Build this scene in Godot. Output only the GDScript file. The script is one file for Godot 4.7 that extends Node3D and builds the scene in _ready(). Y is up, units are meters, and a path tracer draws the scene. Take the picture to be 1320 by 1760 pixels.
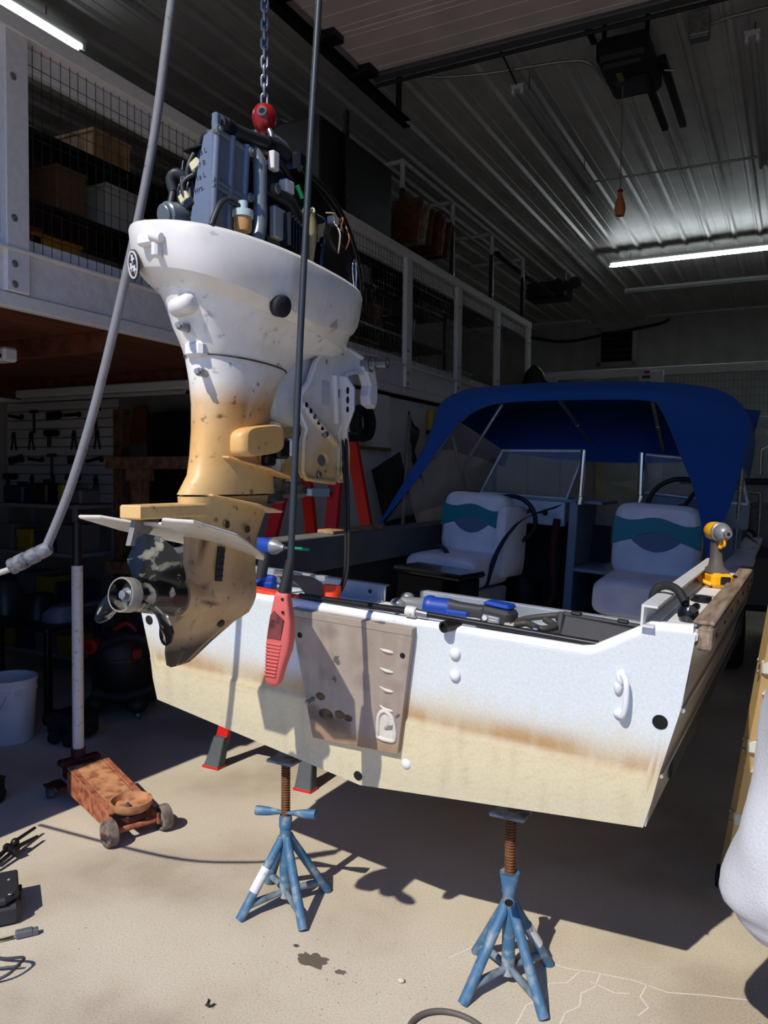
extends Node3D

# ---------------------------------------------------------------- mesh builder
class Mb:
	var st := SurfaceTool.new()
	var cf: Variant = null
	var sg := 1
	var xf := Transform3D.IDENTITY

	func _init() -> void:
		st.begin(Mesh.PRIMITIVE_TRIANGLES)

	func flat() -> void:
		st.set_smooth_group(-1)

	func soft() -> void:
		sg += 1
		st.set_smooth_group(sg)

	func v(p: Vector3) -> void:
		p = xf * p
		st.set_color(cf.call(p) if cf != null else Color.WHITE)
		st.set_uv(Vector2(p.x + p.z, p.y))
		st.add_vertex(p)

	func emit_tris(t: PackedVector3Array, flip: bool) -> void:
		if xf.basis.determinant() < 0.0:
			flip = not flip
		for i in range(0, t.size(), 3):
			v(t[i])
			if flip:
				v(t[i + 1]); v(t[i + 2])
			else:
				v(t[i + 2]); v(t[i + 1])

	func away(t: PackedVector3Array, c: Vector3) -> void:
		var o := PackedVector3Array()
		for i in range(0, t.size(), 3):
			var n := (t[i + 1] - t[i]).cross(t[i + 2] - t[i])
			o.append(t[i])
			if n.dot((t[i] + t[i + 1] + t[i + 2]) / 3.0 - c) < 0.0:
				o.append(t[i + 2]); o.append(t[i + 1])
			else:
				o.append(t[i + 1]); o.append(t[i + 2])
		emit_tris(o, false)

	func quad(a: Vector3, b: Vector3, c: Vector3, d: Vector3) -> void:
		emit_tris(PackedVector3Array([a, b, c, a, c, d]), false)

	# chamfered box: centre, size, chamfer, turn
	func box(c: Vector3, s: Vector3, k := 0.0, b := Basis.IDENTITY) -> void:
		flat()
		var h := s * 0.5
		k = minf(k, minf(h.x, minf(h.y, h.z)) * 0.9)
		var t := PackedVector3Array()
		var P := func(sx: int, sy: int, sz: int, ax: int) -> Vector3:
			var q := Vector3(sx * (h.x - k), sy * (h.y - k), sz * (h.z - k))
			if ax == 0: q.x = sx * h.x
			elif ax == 1: q.y = sy * h.y
			else: q.z = sz * h.z
			return c + b * q
		for s1 in [-1, 1]:
			for r in [[0, [s1, -1, -1], [s1, 1, -1], [s1, 1, 1], [s1, -1, 1]], [1, [-1, s1, -1], [1, s1, -1], [1, s1, 1], [-1, s1, 1]], [2, [-1, -1, s1], [1, -1, s1], [1, 1, s1], [-1, 1, s1]]]:
				var q := []
				for m in 4:
					q.append(P.call(r[1 + m][0], r[1 + m][1], r[1 + m][2], r[0]))
				for m in [0, 1, 2, 0, 2, 3]:
					t.append(q[m])
			if k > 0.0:
				for s2 in [-1, 1]:
					for e in [[0, 1], [0, 2], [1, 2]]:
						var q := []
						for s3 in [-1, 1]:
							var g := [0, 0, 0]
							g[e[0]] = s1; g[e[1]] = s2; g[3 - e[0] - e[1]] = s3
							q.append(P.call(g[0], g[1], g[2], e[0])); q.append(P.call(g[0], g[1], g[2], e[1]))
						for m in [0, 1, 3, 0, 3, 2]:
							t.append(q[m])
					for s3 in [-1, 1]:
						for ax in 3:
							t.append(P.call(s1, s2, s3, ax))
		away(t, c)

	# rings of equal length joined into a skin
	func loft(rings: Array, cap0 := true, cap1 := true, closed := true, is_soft := true) -> void:
		var n: int = rings[0].size()
		var mid := Vector3.ZERO
		for r in rings:
			for p in r:
				mid += p
		mid /= n * rings.size()
		var t := PackedVector3Array()
		for i in rings.size() - 1:
			for j in (n if closed else n - 1):
				var a: Vector3 = rings[i][j]
				var b: Vector3 = rings[i][(j + 1) % n]
				var c: Vector3 = rings[i + 1][(j + 1) % n]
				var d: Vector3 = rings[i + 1][j]
				t.append_array([a, b, c, a, c, d])
		var vol := 0.0
		for i in range(0, t.size(), 3):
			vol += (t[i] - mid).dot((t[i + 1] - mid).cross(t[i + 2] - mid))
		if is_soft: soft()
		else: flat()
		emit_tris(t, vol < 0.0)
		for e in 2:
			if [cap0, cap1][e]:
				var r: Array = rings[0] if e == 0 else rings[-1]
				var o := PackedVector3Array()
				var cc := Vector3.ZERO
				for p in r: cc += p
				cc /= n
				for j in n:
					o.append_array([cc, r[j], r[(j + 1) % n]] if e == 1 else [cc, r[(j + 1) % n], r[j]])
				if is_soft: soft()
				emit_tris(o, vol < 0.0)

	func tube(pts: Array, r: Variant, n := 10, caps := true) -> void:
		var rings := []
		var t0: Vector3 = (pts[1] - pts[0]).normalized()
		var u := t0.cross(Vector3.UP if absf(t0.y) < 0.9 else Vector3.RIGHT).normalized()
		for i in pts.size():
			var a: Vector3 = pts[maxi(i - 1, 0)]
			var b: Vector3 = pts[mini(i + 1, pts.size() - 1)]
			var t := (b - a).normalized()
			u = (u - t * u.dot(t)).normalized()
			var w := t.cross(u)
			var rr: float = r if not r is Array else r[i]
			var ring := []
			for j in n:
				var an := TAU * j / n
				ring.append(pts[i] + (u * cos(an) + w * sin(an)) * rr)
			rings.append(ring)
		loft(rings, caps, caps)

	# profile of (radius, height) spun round y
	func lathe(prof: Array, at := Transform3D.IDENTITY, n := 24) -> void:
		var runs := [[prof[0]]]
		for i in range(1, prof.size()):
			runs[-1].append(prof[i])
			if i < prof.size() - 1:
				var d1: Vector2 = (prof[i] - prof[i - 1]).normalized()
				var d2: Vector2 = (prof[i + 1] - prof[i]).normalized()
				if d1.dot(d2) < 0.8:
					runs.append([prof[i]])
		var ymid := 0.0
		for p in prof: ymid += p.y
		ymid /= prof.size()
		var area := 0.0
		for i in prof.size() - 1:
			area += prof[i].x * (prof[i + 1].y - prof[i].y)
		if prof[-1].x > 0.001 and prof[0].x > 0.001 and prof[0].distance_to(prof[-1]) < 0.0001:
			area = 0.0
			for i in prof.size() - 1:
				area += prof[i].x * prof[i + 1].y - prof[i + 1].x * prof[i].y
		for run in runs:
			soft()
			var t := PackedVector3Array()
			for i in run.size() - 1:
				for j in n:
					var a1 := TAU * j / n
					var a2 := TAU * (j + 1) / n
					var p: Vector2 = run[i]
					var q: Vector2 = run[i + 1]
					var a := at * Vector3(p.x * cos(a1), p.y, -p.x * sin(a1))
					var b := at * Vector3(p.x * cos(a2), p.y, -p.x * sin(a2))
					var c := at * Vector3(q.x * cos(a2), q.y, -q.x * sin(a2))
					var d := at * Vector3(q.x * cos(a1), q.y, -q.x * sin(a1))
					if p.x > 0.00001: t.append_array([a, b, c])
					if q.x > 0.00001: t.append_array([a, c, d])
			emit_tris(t, (area < 0.0) != (at.basis.determinant() < 0.0))

	func ball(c: Vector3, r: Vector3, n := 14, b := Basis.IDENTITY) -> void:
		var prof := []
		for i in n / 2 + 1:
			var a := -PI / 2 + PI * i / (n / 2)
			prof.append(Vector2(cos(a) if i > 0 and i < n / 2 else 0.0, sin(a)))
		lathe(prof, Transform3D(b * Basis.from_scale(r), c), n)

	func cyl(a: Vector3, b: Vector3, r: float, n := 16, ch := 0.0) -> void:
		var y := (b - a).normalized()
		var x := y.cross(Vector3.UP if absf(y.y) < 0.9 else Vector3.RIGHT).normalized()
		var L := a.distance_to(b)
		var prof := [Vector2(0, 0), Vector2(r - ch, 0), Vector2(r, ch), Vector2(r, L - ch), Vector2(r - ch, L), Vector2(0, L)] if ch > 0.0 else [Vector2(0, 0), Vector2(r, 0), Vector2(r, L), Vector2(0, L)]
		lathe(prof, Transform3D(Basis(x, y, x.cross(y)), a), n)

	# outline in x,y drawn out along z from z0 to z1, edges chamfered by k
	func prism(poly: Array, z0: float, z1: float, at := Transform3D.IDENTITY, k := 0.0, side_soft := false) -> void:
		var n := poly.size()
		var pv := PackedVector2Array(poly)
		var cw := Geometry2D.is_polygon_clockwise(pv)
		var inn := PackedVector2Array()
		for i in n:
			var e1 := (pv[i] - pv[(i + n - 1) % n]).normalized()
			var e2 := (pv[(i + 1) % n] - pv[i]).normalized()
			var s := -1.0 if cw else 1.0
			var nn := (Vector2(-e1.y, e1.x) + Vector2(-e2.y, e2.x)) * s
			nn = nn.normalized() if nn.length() > 0.01 else Vector2.ZERO
			inn.append(pv[i] + nn * k)
		var tri := Geometry2D.triangulate_polygon(inn if k > 0.0 else pv)
		var src := inn if k > 0.0 else pv
		flat()
		for e in 2:
			var z := z0 if e == 0 else z1
			var o := PackedVector3Array()
			for i in range(0, tri.size(), 3):
				var a := src[tri[i]]
				var b := src[tri[i + 1]]
				var c := src[tri[i + 2]]
				var up := (b - a).cross(c - a) > 0.0
				if up != (e == 1):
					var m := b
					b = c
					c = m
				for q in [a, b, c]: o.append(at * Vector3(q.x, q.y, z))
			emit_tris(o, at.basis.determinant() < 0.0)
		var layers := [[pv, z0], [pv, z1]] if k <= 0.0 else [[inn, z0], [pv, z0 + k], [pv, z1 - k], [inn, z1]]
		for l in layers.size() - 1:
			if side_soft: soft()
			else: flat()
			var o := PackedVector3Array()
			for i in n:
				var j := (i + 1) % n
				var a := at * Vector3(layers[l][0][i].x, layers[l][0][i].y, layers[l][1])
				var b := at * Vector3(layers[l][0][j].x, layers[l][0][j].y, layers[l][1])
				var c := at * Vector3(layers[l + 1][0][j].x, layers[l + 1][0][j].y, layers[l + 1][1])
				var d := at * Vector3(layers[l + 1][0][i].x, layers[l + 1][0][i].y, layers[l + 1][1])
				o.append_array([a, b, c, a, c, d])
			emit_tris(o, cw != (at.basis.determinant() < 0.0))

	# a bent sheet of thickness th: f(i, j) gives the points
	func sheet(nu: int, nv: int, f: Callable, th: float) -> void:
		var P := []
		var Q := []
		for i in nu + 1:
			var row := []
			for j in nv + 1: row.append(f.call(float(i) / nu, float(j) / nv))
			P.append(row)
		for i in nu + 1:
			var row := []
			for j in nv + 1:
				var du: Vector3 = P[mini(i + 1, nu)][j] - P[maxi(i - 1, 0)][j]
				var dv: Vector3 = P[i][mini(j + 1, nv)] - P[i][maxi(j - 1, 0)]
				row.append(P[i][j] - du.cross(dv).normalized() * th)
			Q.append(row)
		soft()
		var t := PackedVector3Array()
		for i in nu:
			for j in nv: t.append_array([P[i][j], P[i + 1][j], P[i + 1][j + 1], P[i][j], P[i + 1][j + 1], P[i][j + 1]])
		emit_tris(t, false)
		soft()
		t = PackedVector3Array()
		for i in nu:
			for j in nv: t.append_array([Q[i][j], Q[i + 1][j + 1], Q[i + 1][j], Q[i][j], Q[i][j + 1], Q[i + 1][j + 1]])
		emit_tris(t, false)
		flat()
		t = PackedVector3Array()
		for i in nu:
			t.append_array([P[i][0], Q[i][0], Q[i + 1][0], P[i][0], Q[i + 1][0], P[i + 1][0]])
			t.append_array([P[i][nv], Q[i + 1][nv], Q[i][nv], P[i][nv], P[i + 1][nv], Q[i + 1][nv]])
		for j in nv:
			t.append_array([P[0][j], Q[0][j + 1], Q[0][j], P[0][j], P[0][j + 1], Q[0][j + 1]])
			t.append_array([P[nu][j], Q[nu][j], Q[nu][j + 1], P[nu][j], Q[nu][j + 1], P[nu][j + 1]])
		emit_tris(t, false)

	func done() -> ArrayMesh:
		st.generate_normals()
		st.index()
		return st.commit()


# ---------------------------------------------------------------- nodes
func thing(nm: String, label: String, cat: String, at := Vector3.ZERO, group := "") -> Node3D:
	var o := Node3D.new()
	o.name = nm
	o.position = at
	add_child(o, true)
	o.set_meta("label", label)
	o.set_meta("category", cat)
	if group: o.set_meta("group", group)
	return o

func part(par: Node, nm: String, b: Variant, m: Material, label := "") -> MeshInstance3D:
	var o := MeshInstance3D.new()
	o.name = nm
	o.mesh = b.done() if b is Mb else b
	o.material_override = m
	par.add_child(o, true)
	if label: o.set_meta("label", label)
	return o

func solo(nm: String, label: String, cat: String, b: Variant, m: Material, at := Vector3.ZERO, group := "") -> MeshInstance3D:
	var o := part(self, nm, b, m, label)
	o.position = at
	o.set_meta("category", cat)
	if group: o.set_meta("group", group)
	return o

func struct(nm: String, b: Variant, m: Material, label := "") -> MeshInstance3D:
	var o := part(self, nm, b, m, label)
	o.set_meta("kind", "structure")
	return o

func copy_of(o: Node3D, label: String) -> Node3D:
	var c: Node3D = o.duplicate()
	c.name = o.name
	add_child(c, true)
	c.set_meta("label", label)
	return c

func words(par: Node, nm: String, text: String, size: float, m: Material, at: Transform3D, bold := false) -> MeshInstance3D:
	var t := TextMesh.new()
	t.text = text
	t.font_size = 32
	t.pixel_size = size / 24.0
	t.depth = 0.0008
	t.curve_step = 4.0
	var f := SystemFont.new()
	f.font_names = ["Droid Sans"]
	if bold: f.font_weight = 700
	t.font = f
	var o := part(par, nm, t, m)
	o.transform = at
	return o

func X(at: Vector3, deg := Vector3.ZERO) -> Transform3D:
	return Transform3D(Basis.from_euler(deg * PI / 180.0), at)

# frame with its y axis along d
func along(at: Vector3, d: Vector3) -> Transform3D:
	var y := d.normalized()
	var x := y.cross(Vector3.BACK if absf(y.z) < 0.9 else Vector3.RIGHT).normalized()
	return Transform3D(Basis(x, y, x.cross(y)), at)

func arc(a: Vector3, b: Vector3, sag: Vector3, n := 12) -> Array:
	var o := []
	for i in n + 1:
		var t := float(i) / n
		o.append(a.lerp(b, t) + sag * 4.0 * t * (1.0 - t))
	return o

func spline(p: Array, n := 6) -> Array:
	var o := []
	for i in p.size() - 1:
		var a: Vector3 = p[maxi(i - 1, 0)]
		var d: Vector3 = p[mini(i + 2, p.size() - 1)]
		for k in n:
			o.append(p[i].cubic_interpolate(p[i + 1], a, d, float(k) / n))
	o.append(p[-1])
	return o

func oval(c: Vector2, r: Vector2, n := 16) -> Array:
	var o := []
	for i in n: o.append(c + Vector2(cos(TAU * i / n), sin(TAU * i / n)) * r)
	return o

# outline with a hole, joined by a hair-thin slit
func holed(outer: Array, hole: Array) -> Array:
	if Geometry2D.is_polygon_clockwise(PackedVector2Array(outer)) == Geometry2D.is_polygon_clockwise(PackedVector2Array(hole)):
		hole = hole.duplicate()
		hole.reverse()
	var bi := 0
	var bj := 0
	var best := 1e9
	for i in outer.size():
		for j in hole.size():
			if outer[i].distance_to(hole[j]) < best:
				best = outer[i].distance_to(hole[j]); bi = i; bj = j
	var o := []
	for i in bi + 1: o.append(outer[i])
	for j in hole.size(): o.append(hole[(bj + j) % hole.size()])
	var d: Vector2 = (hole[bj] - outer[bi]).orthogonal().normalized() * 0.0003
	if (hole[(bj + 1) % hole.size()] - hole[bj]).dot(d) > 0.0: d = -d
	o.append(hole[bj] + d)
	o.append(outer[bi] + d)
	for i in range(bi + 1, outer.size()): o.append(outer[i])
	return o

# rounded oblong ring in the plane of a and b
func super_ring(c: Vector3, a: Vector3, b: Vector3, e := 2.5, n := 32) -> Array:
	var o := []
	for i in n:
		var t := TAU * i / n
		o.append(c + a * signf(cos(t)) * pow(absf(cos(t)), 2.0 / e) + b * signf(sin(t)) * pow(absf(sin(t)), 2.0 / e))
	return o

# ---------------------------------------------------------------- materials
var tex := {}
var mats := {}
var fn := FastNoiseLite.new()
var fn2 := FastNoiseLite.new()

func ntex(key: String, freq: float, offs: Array, cols: Array, oct := 4, kind := FastNoiseLite.TYPE_SIMPLEX_SMOOTH, size := 512, sd := 3) -> void:
	var t := NoiseTexture2D.new()
	t.width = size
	t.height = size
	t.seamless = true
	var f := FastNoiseLite.new()
	f.noise_type = kind
	f.frequency = freq
	f.fractal_octaves = oct
	f.seed = sd
	t.noise = f
	var g := Gradient.new()
	g.offsets = PackedFloat32Array(offs)
	g.colors = PackedColorArray(cols)
	t.color_ramp = g
	tex[key] = t

func gr(v: float) -> Color: return Color(v, v, v)

func textures() -> void:
	fn.frequency = 1.0
	fn.fractal_octaves = 3
	fn.seed = 11
	fn2.frequency = 1.0
	fn2.fractal_octaves = 2
	fn2.seed = 5
	ntex("cloud", 0.008, [0.25, 0.75], [gr(0.93), gr(1)], 5)
	ntex("fine", 0.06, [0.25, 0.75], [gr(0.965), gr(1)], 5)
	ntex("dirt", 0.012, [0.28, 0.45, 0.65], [gr(0.5), gr(0.85), gr(1)], 6)
	ntex("speck", 0.035, [0.0, 0.13, 0.17, 0.5, 1.0], [gr(0.45), gr(0.55), gr(0.96), gr(1), gr(1)], 5)
	ntex("scuff", 0.012, [0.0, 0.14, 0.17, 0.35, 0.7, 1.0], [gr(0.5), gr(0.6), gr(0.94), gr(0.97), gr(1), gr(1)], 7)
	ntex("concrete", 0.06, [0.15, 0.4, 0.6, 0.85], [Color(0.88, 0.865, 0.84), Color(0.95, 0.945, 0.935), Color(0.97, 0.965, 0.96), Color(1, 1, 1)], 6, FastNoiseLite.TYPE_SIMPLEX_SMOOTH, 1024)
	ntex("stain", 0.005, [0.2, 0.4, 0.55, 0.8], [Color(0.86, 0.84, 0.82), Color(0.945, 0.935, 0.925), Color(0.98, 0.975, 0.97), Color(1, 1, 1)], 6, FastNoiseLite.TYPE_SIMPLEX_SMOOTH, 1024, 8)
	ntex("bumpy", 0.06, [0.0, 1.0], [gr(0), gr(1)], 4)
	ntex("pit", 0.03, [0.0, 0.35, 0.6], [gr(0), gr(0.5), gr(1)], 5)
	ntex("rust", 0.014, [0.25, 0.4, 0.55, 0.75], [Color(0.72, 0.55, 0.46), Color(0.88, 0.74, 0.64), Color(0.95, 0.84, 0.74), Color(1, 0.92, 0.82)], 6)
	ntex("chip", 0.009, [0.0, 0.66, 0.675, 0.8], [Color(0.02, 0.022, 0.028), Color(0.05, 0.055, 0.065), Color(0.55, 0.54, 0.48), Color(0.75, 0.73, 0.64)], 6)
	ntex("bluechip", 0.018, [0.0, 0.5, 0.6, 0.68, 0.85], [Color(0.34, 0.58, 0.78), Color(0.42, 0.66, 0.84), Color(0.54, 0.73, 0.86), Color(0.85, 0.88, 0.9), Color(1, 1, 1)], 6)
	ntex("wood", 0.02, [0.2, 0.45, 0.55, 0.8], [Color(0.72, 0.68, 0.64), Color(0.88, 0.86, 0.83), Color(0.94, 0.92, 0.9), Color(1, 1, 1)], 5)
	ntex("weave", 0.12, [0.2, 0.8], [gr(0.92), gr(1)], 2)
	ntex("zinc", 0.03, [0.2, 0.5, 0.8], [gr(0.82), gr(0.93), gr(1)], 2, FastNoiseLite.TYPE_CELLULAR)

func M(key: String, col: Color, rough := 0.6, metal := 0.0, t := "", sc := 1.0, o := {}) -> StandardMaterial3D:
	if mats.has(key): return mats[key]
	var m := StandardMaterial3D.new()
	m.resource_name = key
	m.albedo_color = col
	m.roughness = rough
	m.metallic = metal
	m.metallic_specular = o.get("spec", 0.5)
	if t:
		m.albedo_texture = tex[t]
		m.uv1_triplanar = true
		m.uv1_scale = Vector3.ONE * sc * o.get("stretch", Vector3.ONE)
		m.uv1_world_triplanar = o.get("world", false)
	if o.get("vc", false): m.vertex_color_use_as_albedo = true
	if o.has("bump"):
		m.heightmap_enabled = true
		m.heightmap_texture = tex[o.get("bumptex", "bumpy")]
		m.heightmap_scale = o.bump
		m.uv1_triplanar = true
		if not t: m.uv1_scale = Vector3.ONE * sc
	if o.has("detail"):
		m.detail_enabled = true
		m.detail_albedo = tex[o.detail]
		m.detail_blend_mode = BaseMaterial3D.BLEND_MODE_MUL
		m.detail_uv_layer = BaseMaterial3D.DETAIL_UV_2
		m.uv2_triplanar = true
		m.uv2_world_triplanar = o.get("world", false)
		m.uv2_scale = Vector3.ONE * o.get("dscale", 0.2)
	if o.has("coat"):
		m.clearcoat_enabled = true
		m.clearcoat = o.coat
		m.clearcoat_roughness = 0.1
	if o.has("rim"):
		m.rim_enabled = true
		m.rim = o.rim
		m.rim_tint = 0.5
	if o.has("glow"):
		m.emission_enabled = true
		m.emission = o.get("glowcol", Color(0.94, 0.98, 1.0))
		m.emission_energy_multiplier = o.glow
	if o.has("alpha"):
		m.transparency = BaseMaterial3D.TRANSPARENCY_ALPHA
		m.albedo_color.a = o.alpha
	if o.has("back"):
		m.backlight_enabled = true
		m.backlight = o.back
	if o.get("two", false): m.cull_mode = BaseMaterial3D.CULL_DISABLED
	mats[key] = m
	return m

func lin(r: float, g: float, b: float) -> Color:
	return Color(r, g, b).srgb_to_linear()

func sstep(a: float, b: float, x: float) -> float:
	return smoothstep(a, b, x)

# ---------------------------------------------------------------- the scene
func _ready() -> void:
	var cam := Camera3D.new()
	cam.name = "camera"
	cam.position = Vector3(0, 1.55, 0)
	cam.rotation_degrees = Vector3(-2.514, 27.625, 0.623)
	cam.fov = 66.1
	cam.near = 0.05
	cam.far = 100.0
	add_child(cam)
	var we := WorldEnvironment.new()
	we.name = "environment"
	var env := Environment.new()
	var sky := Sky.new()
	var psm := ProceduralSkyMaterial.new()
	psm.sky_top_color = Color(0.20, 0.42, 0.78)
	psm.sky_horizon_color = Color(0.55, 0.68, 0.86)
	psm.ground_horizon_color = Color(0.5, 0.5, 0.48)
	psm.ground_bottom_color = Color(0.35, 0.33, 0.31)
	psm.sun_angle_max = 0.0
	psm.energy_multiplier = 1.5
	sky.sky_material = psm
	env.background_mode = Environment.BG_SKY
	env.sky = sky
	env.tonemap_mode = Environment.TONE_MAPPER_LINEAR
	env.tonemap_exposure = 1.0
	env.sdfgi_enabled = true
	env.ssao_enabled = true
	env.ssil_enabled = true
	we.environment = env
	add_child(we)
	var sun := DirectionalLight3D.new()
	sun.name = "sun"
	sun.rotation_degrees = Vector3(-45.6, -4.1, 0)
	sun.light_color = Color(1.0, 0.975, 0.93)
	sun.light_energy = 1.38
	sun.light_angular_distance = 0.53
	sun.shadow_enabled = true
	sun.sky_mode = DirectionalLight3D.SKY_MODE_LIGHT_ONLY
	add_child(sun)
	textures()
	palette()
	building()
	loft()
	boat()
	outboard()
	hoist_gear()
	stands()
	transom_tools()
	floor_things()
	overhead()
	left_bay()
	far_end()

func palette() -> void:
	M("concrete", Color(0.82, 0.78, 0.70), 0.85, 0.0, "concrete", 1.7, {"world": true, "detail": "stain", "dscale": 0.16})
	M("tin", Color(0.80, 0.79, 0.77), 0.42, 0.25, "cloud", 0.5)
	M("tin_wall", Color(0.72, 0.73, 0.72), 0.5, 0.1, "cloud", 0.5)
	M("wall", Color(0.75, 0.74, 0.72), 0.8, 0.0, "cloud", 0.5)
	M("white_wood", Color(0.90, 0.89, 0.88), 0.6, 0.0, "fine", 0.8, {"bump": 0.05, "bumptex": "pit"})
	M("osb", Color(0.88, 0.87, 0.87), 0.65, 0.0, "fine", 0.5, {"bump": 0.35, "bumptex": "pit"})
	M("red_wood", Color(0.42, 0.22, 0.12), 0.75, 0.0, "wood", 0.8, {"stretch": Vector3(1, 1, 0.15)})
	M("wire", Color(0.25, 0.22, 0.20), 0.5, 0.7)
	M("black", Color(0.05, 0.05, 0.055), 0.5)
	M("black_gloss", Color(0.04, 0.04, 0.045), 0.2, 0.0, "", 1.0, {"coat": 0.5})
	M("rubber", Color(0.09, 0.09, 0.095), 0.75, 0.0, "fine", 2.0)
	M("steel", Color(0.62, 0.63, 0.64), 0.35, 0.9, "cloud", 2.0)
	M("dark_steel", Color(0.2, 0.2, 0.21), 0.4, 0.8, "fine", 2.0)
	M("chrome", Color(0.85, 0.86, 0.88), 0.12, 1.0)
	M("zinc", Color(0.66, 0.66, 0.65), 0.4, 0.75, "zinc", 2.0)
	M("white_plastic", Color(0.86, 0.86, 0.87), 0.45, 0.0, "cloud", 1.5)
	M("lamp_white", Color(0.75, 0.75, 0.74), 0.5)
	M("tube_off", Color(0.62, 0.63, 0.63), 0.35)
	M("tube_on", Color(0.95, 0.97, 1.0), 0.4, 0.0, "", 1.0, {"glow": 1.6})
	M("door_white", Color(0.80, 0.755, 0.735), 0.55, 0.0, "cloud", 0.5)
	M("cardboard", Color(0.42, 0.31, 0.21), 0.85, 0.0, "fine", 1.0)
	M("plywood", Color(0.70, 0.56, 0.40), 0.7, 0.0, "wood", 1.0, {"stretch": Vector3(1, 0.15, 1)})

func building() -> void:
	var m := Mb.new()
	m.box(Vector3(-2, -0.1, -1.5), Vector3(18, 0.2, 33))
	var fl := struct("floor", m, mats.concrete, "worn pale concrete floor and apron")
	# hairline cracks, paler than the slab
	var pale := M("crack_fill", Color(0.86, 0.83, 0.78), 0.9)
	for c in [[[-0.92, -2.42], [-0.74, -2.44], [-0.6, -2.43], [-0.52, -2.45], [-0.4, -2.47], [-0.3, -2.46], [-0.2, -2.5], [-0.08, -2.54]], [[-0.56, -2.43], [-0.58, -2.36], [-0.63, -2.33], [-0.62, -2.26], [-0.66, -2.2], [-0.66, -2.1]], [[-0.5, -2.45], [-0.5, -2.38], [-0.53, -2.33], [-0.52, -2.27], [-0.55, -2.22], [-0.55, -2.12]], [[-0.36, -2.47], [-0.37, -2.4], [-0.34, -2.36], [-0.36, -2.31]], [[-0.95, -2.3], [-0.85, -2.5], [-0.78, -2.62]], [[-0.52, -2.4], [-0.44, -2.38], [-0.4, -2.4]]]:
		m = Mb.new()
		m.flat()
		for i in c.size() - 1:
			var a := Vector3(c[i][0], 0.0006, c[i][1])
			var b := Vector3(c[i + 1][0], 0.0006, c[i + 1][1])
			var s := (b - a).normalized().cross(Vector3.UP) * 0.0022
			m.away(PackedVector3Array([a - s, b - s, b + s, a - s, b + s, a + s]), a - Vector3.UP)
		part(fl, "crack", m, pale)
	# oil and water marks
	for q in [[Vector3(-1.33, 0.0005, -2.08), 0.055, Color(0.40, 0.36, 0.31)], [Vector3(-1.22, 0.0005, -2.07), 0.02, Color(0.42, 0.38, 0.33)], [Vector3(-1.42, 0.0005, -2.12), 0.012, Color(0.3, 0.27, 0.24)]]:
		m = Mb.new()
		m.flat()
		var t := PackedVector3Array()
		var n := 26
		for j in n:
			var pq := []
			for jj in [j, j + 1]:
				var an: float = TAU * (jj % n) / n
				var rr: float = q[1] * (0.75 + 0.5 * fn.get_noise_2d(cos(an) * 1.7 + q[0].x * 9.0, sin(an) * 1.7))
				pq.append(q[0] + Vector3(cos(an) * rr * 1.2, 0, sin(an) * rr * 0.8))
			t.append_array([q[0], pq[0], pq[1]])
		m.away(t, q[0] - Vector3.UP)
		part(fl, "stain", m, M("stain%d" % int(q[1] * 1000), q[2], 0.75, 0.0, "fine", 2.0))
	# walls with thickness
	m = Mb.new()
	m.box(Vector3(-4.9, 2.45, -1.075), Vector3(3.72, 4.9, 0.15))
	m.box(Vector3(2.1, 2.45, -1.075), Vector3(2.2, 4.9, 0.15))
	m.box(Vector3(-1.02, 4.28, -1.075), Vector3(4.04, 1.24, 0.15))
	struct("wall_front", m, mats.wall)
	m = Mb.new()
	m.box(Vector3(-6.78, 2.45, -8.75), Vector3(0.15, 4.9, 15.5))
	struct("wall_left", m, mats.wall)
	m = Mb.new()
	m.box(Vector3(3.2, 2.45, -8.75), Vector3(0.15, 4.9, 15.5))
	struct("wall_right", m, mats.wall)
	# ribbed steel sheets: each a piece of its own
	var prof := func(w: float) -> Array:
		var o := [Vector2(0, 0.02), Vector2(0, 0)]
		for k in 3:
			var c := 0.151 + 0.3018 * k
			o.append_array([Vector2(c - 0.075, 0), Vector2(c - 0.07, -0.005), Vector2(c - 0.06, -0.005), Vector2(c - 0.055, 0), Vector2(c - 0.038, 0), Vector2(c - 0.016, -0.028), Vector2(c + 0.016, -0.028), Vector2(c + 0.038, 0)])
			if k < 3:
				o.append_array([Vector2(c + 0.095, 0), Vector2(c + 0.1, -0.005), Vector2(c + 0.11, -0.005), Vector2(c + 0.115, 0)])
		o.append_array([Vector2(w, 0), Vector2(w, 0.02)])
		return o
	m = Mb.new()
	m.box(Vector3(-1.8, 4.86, -8.75), Vector3(10.2, 0.16, 15.5))
	var ceil := struct("ceiling", m, mats.tin, "ribbed steel ceiling")
	m = Mb.new()
	m.prism(prof.call(0.9054), -16.45, -1.15)
	var sh := m.done()
	for k in 11:
		var o := part(ceil, "roof_sheet", sh, mats.tin)
		o.position = Vector3(-6.693 + 0.9054 * k, 4.755, 0)
	m = Mb.new()
	m.box(Vector3(-1.8, 2.45, -16.6), Vector3(10.2, 4.9, 0.15))
	var bw := struct("wall_back", m, mats.tin_wall, "ribbed steel wall at the far end")
	m = Mb.new()
	m.prism(prof.call(0.9054), 0.0, 4.75, Transform3D(Basis(Vector3.RIGHT, Vector3.FORWARD, Vector3.UP), Vector3.ZERO))
	sh = m.done()
	for k in 11:
		var o := part(bw, "wall_sheet", sh, mats.tin_wall)
		o.position = Vector3(-6.693 + 0.9054 * k, 0, -16.46)
		o.scale = Vector3(1, 1, -1)
	# louvred vent high on the far wall
	m = Mb.new()
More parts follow.
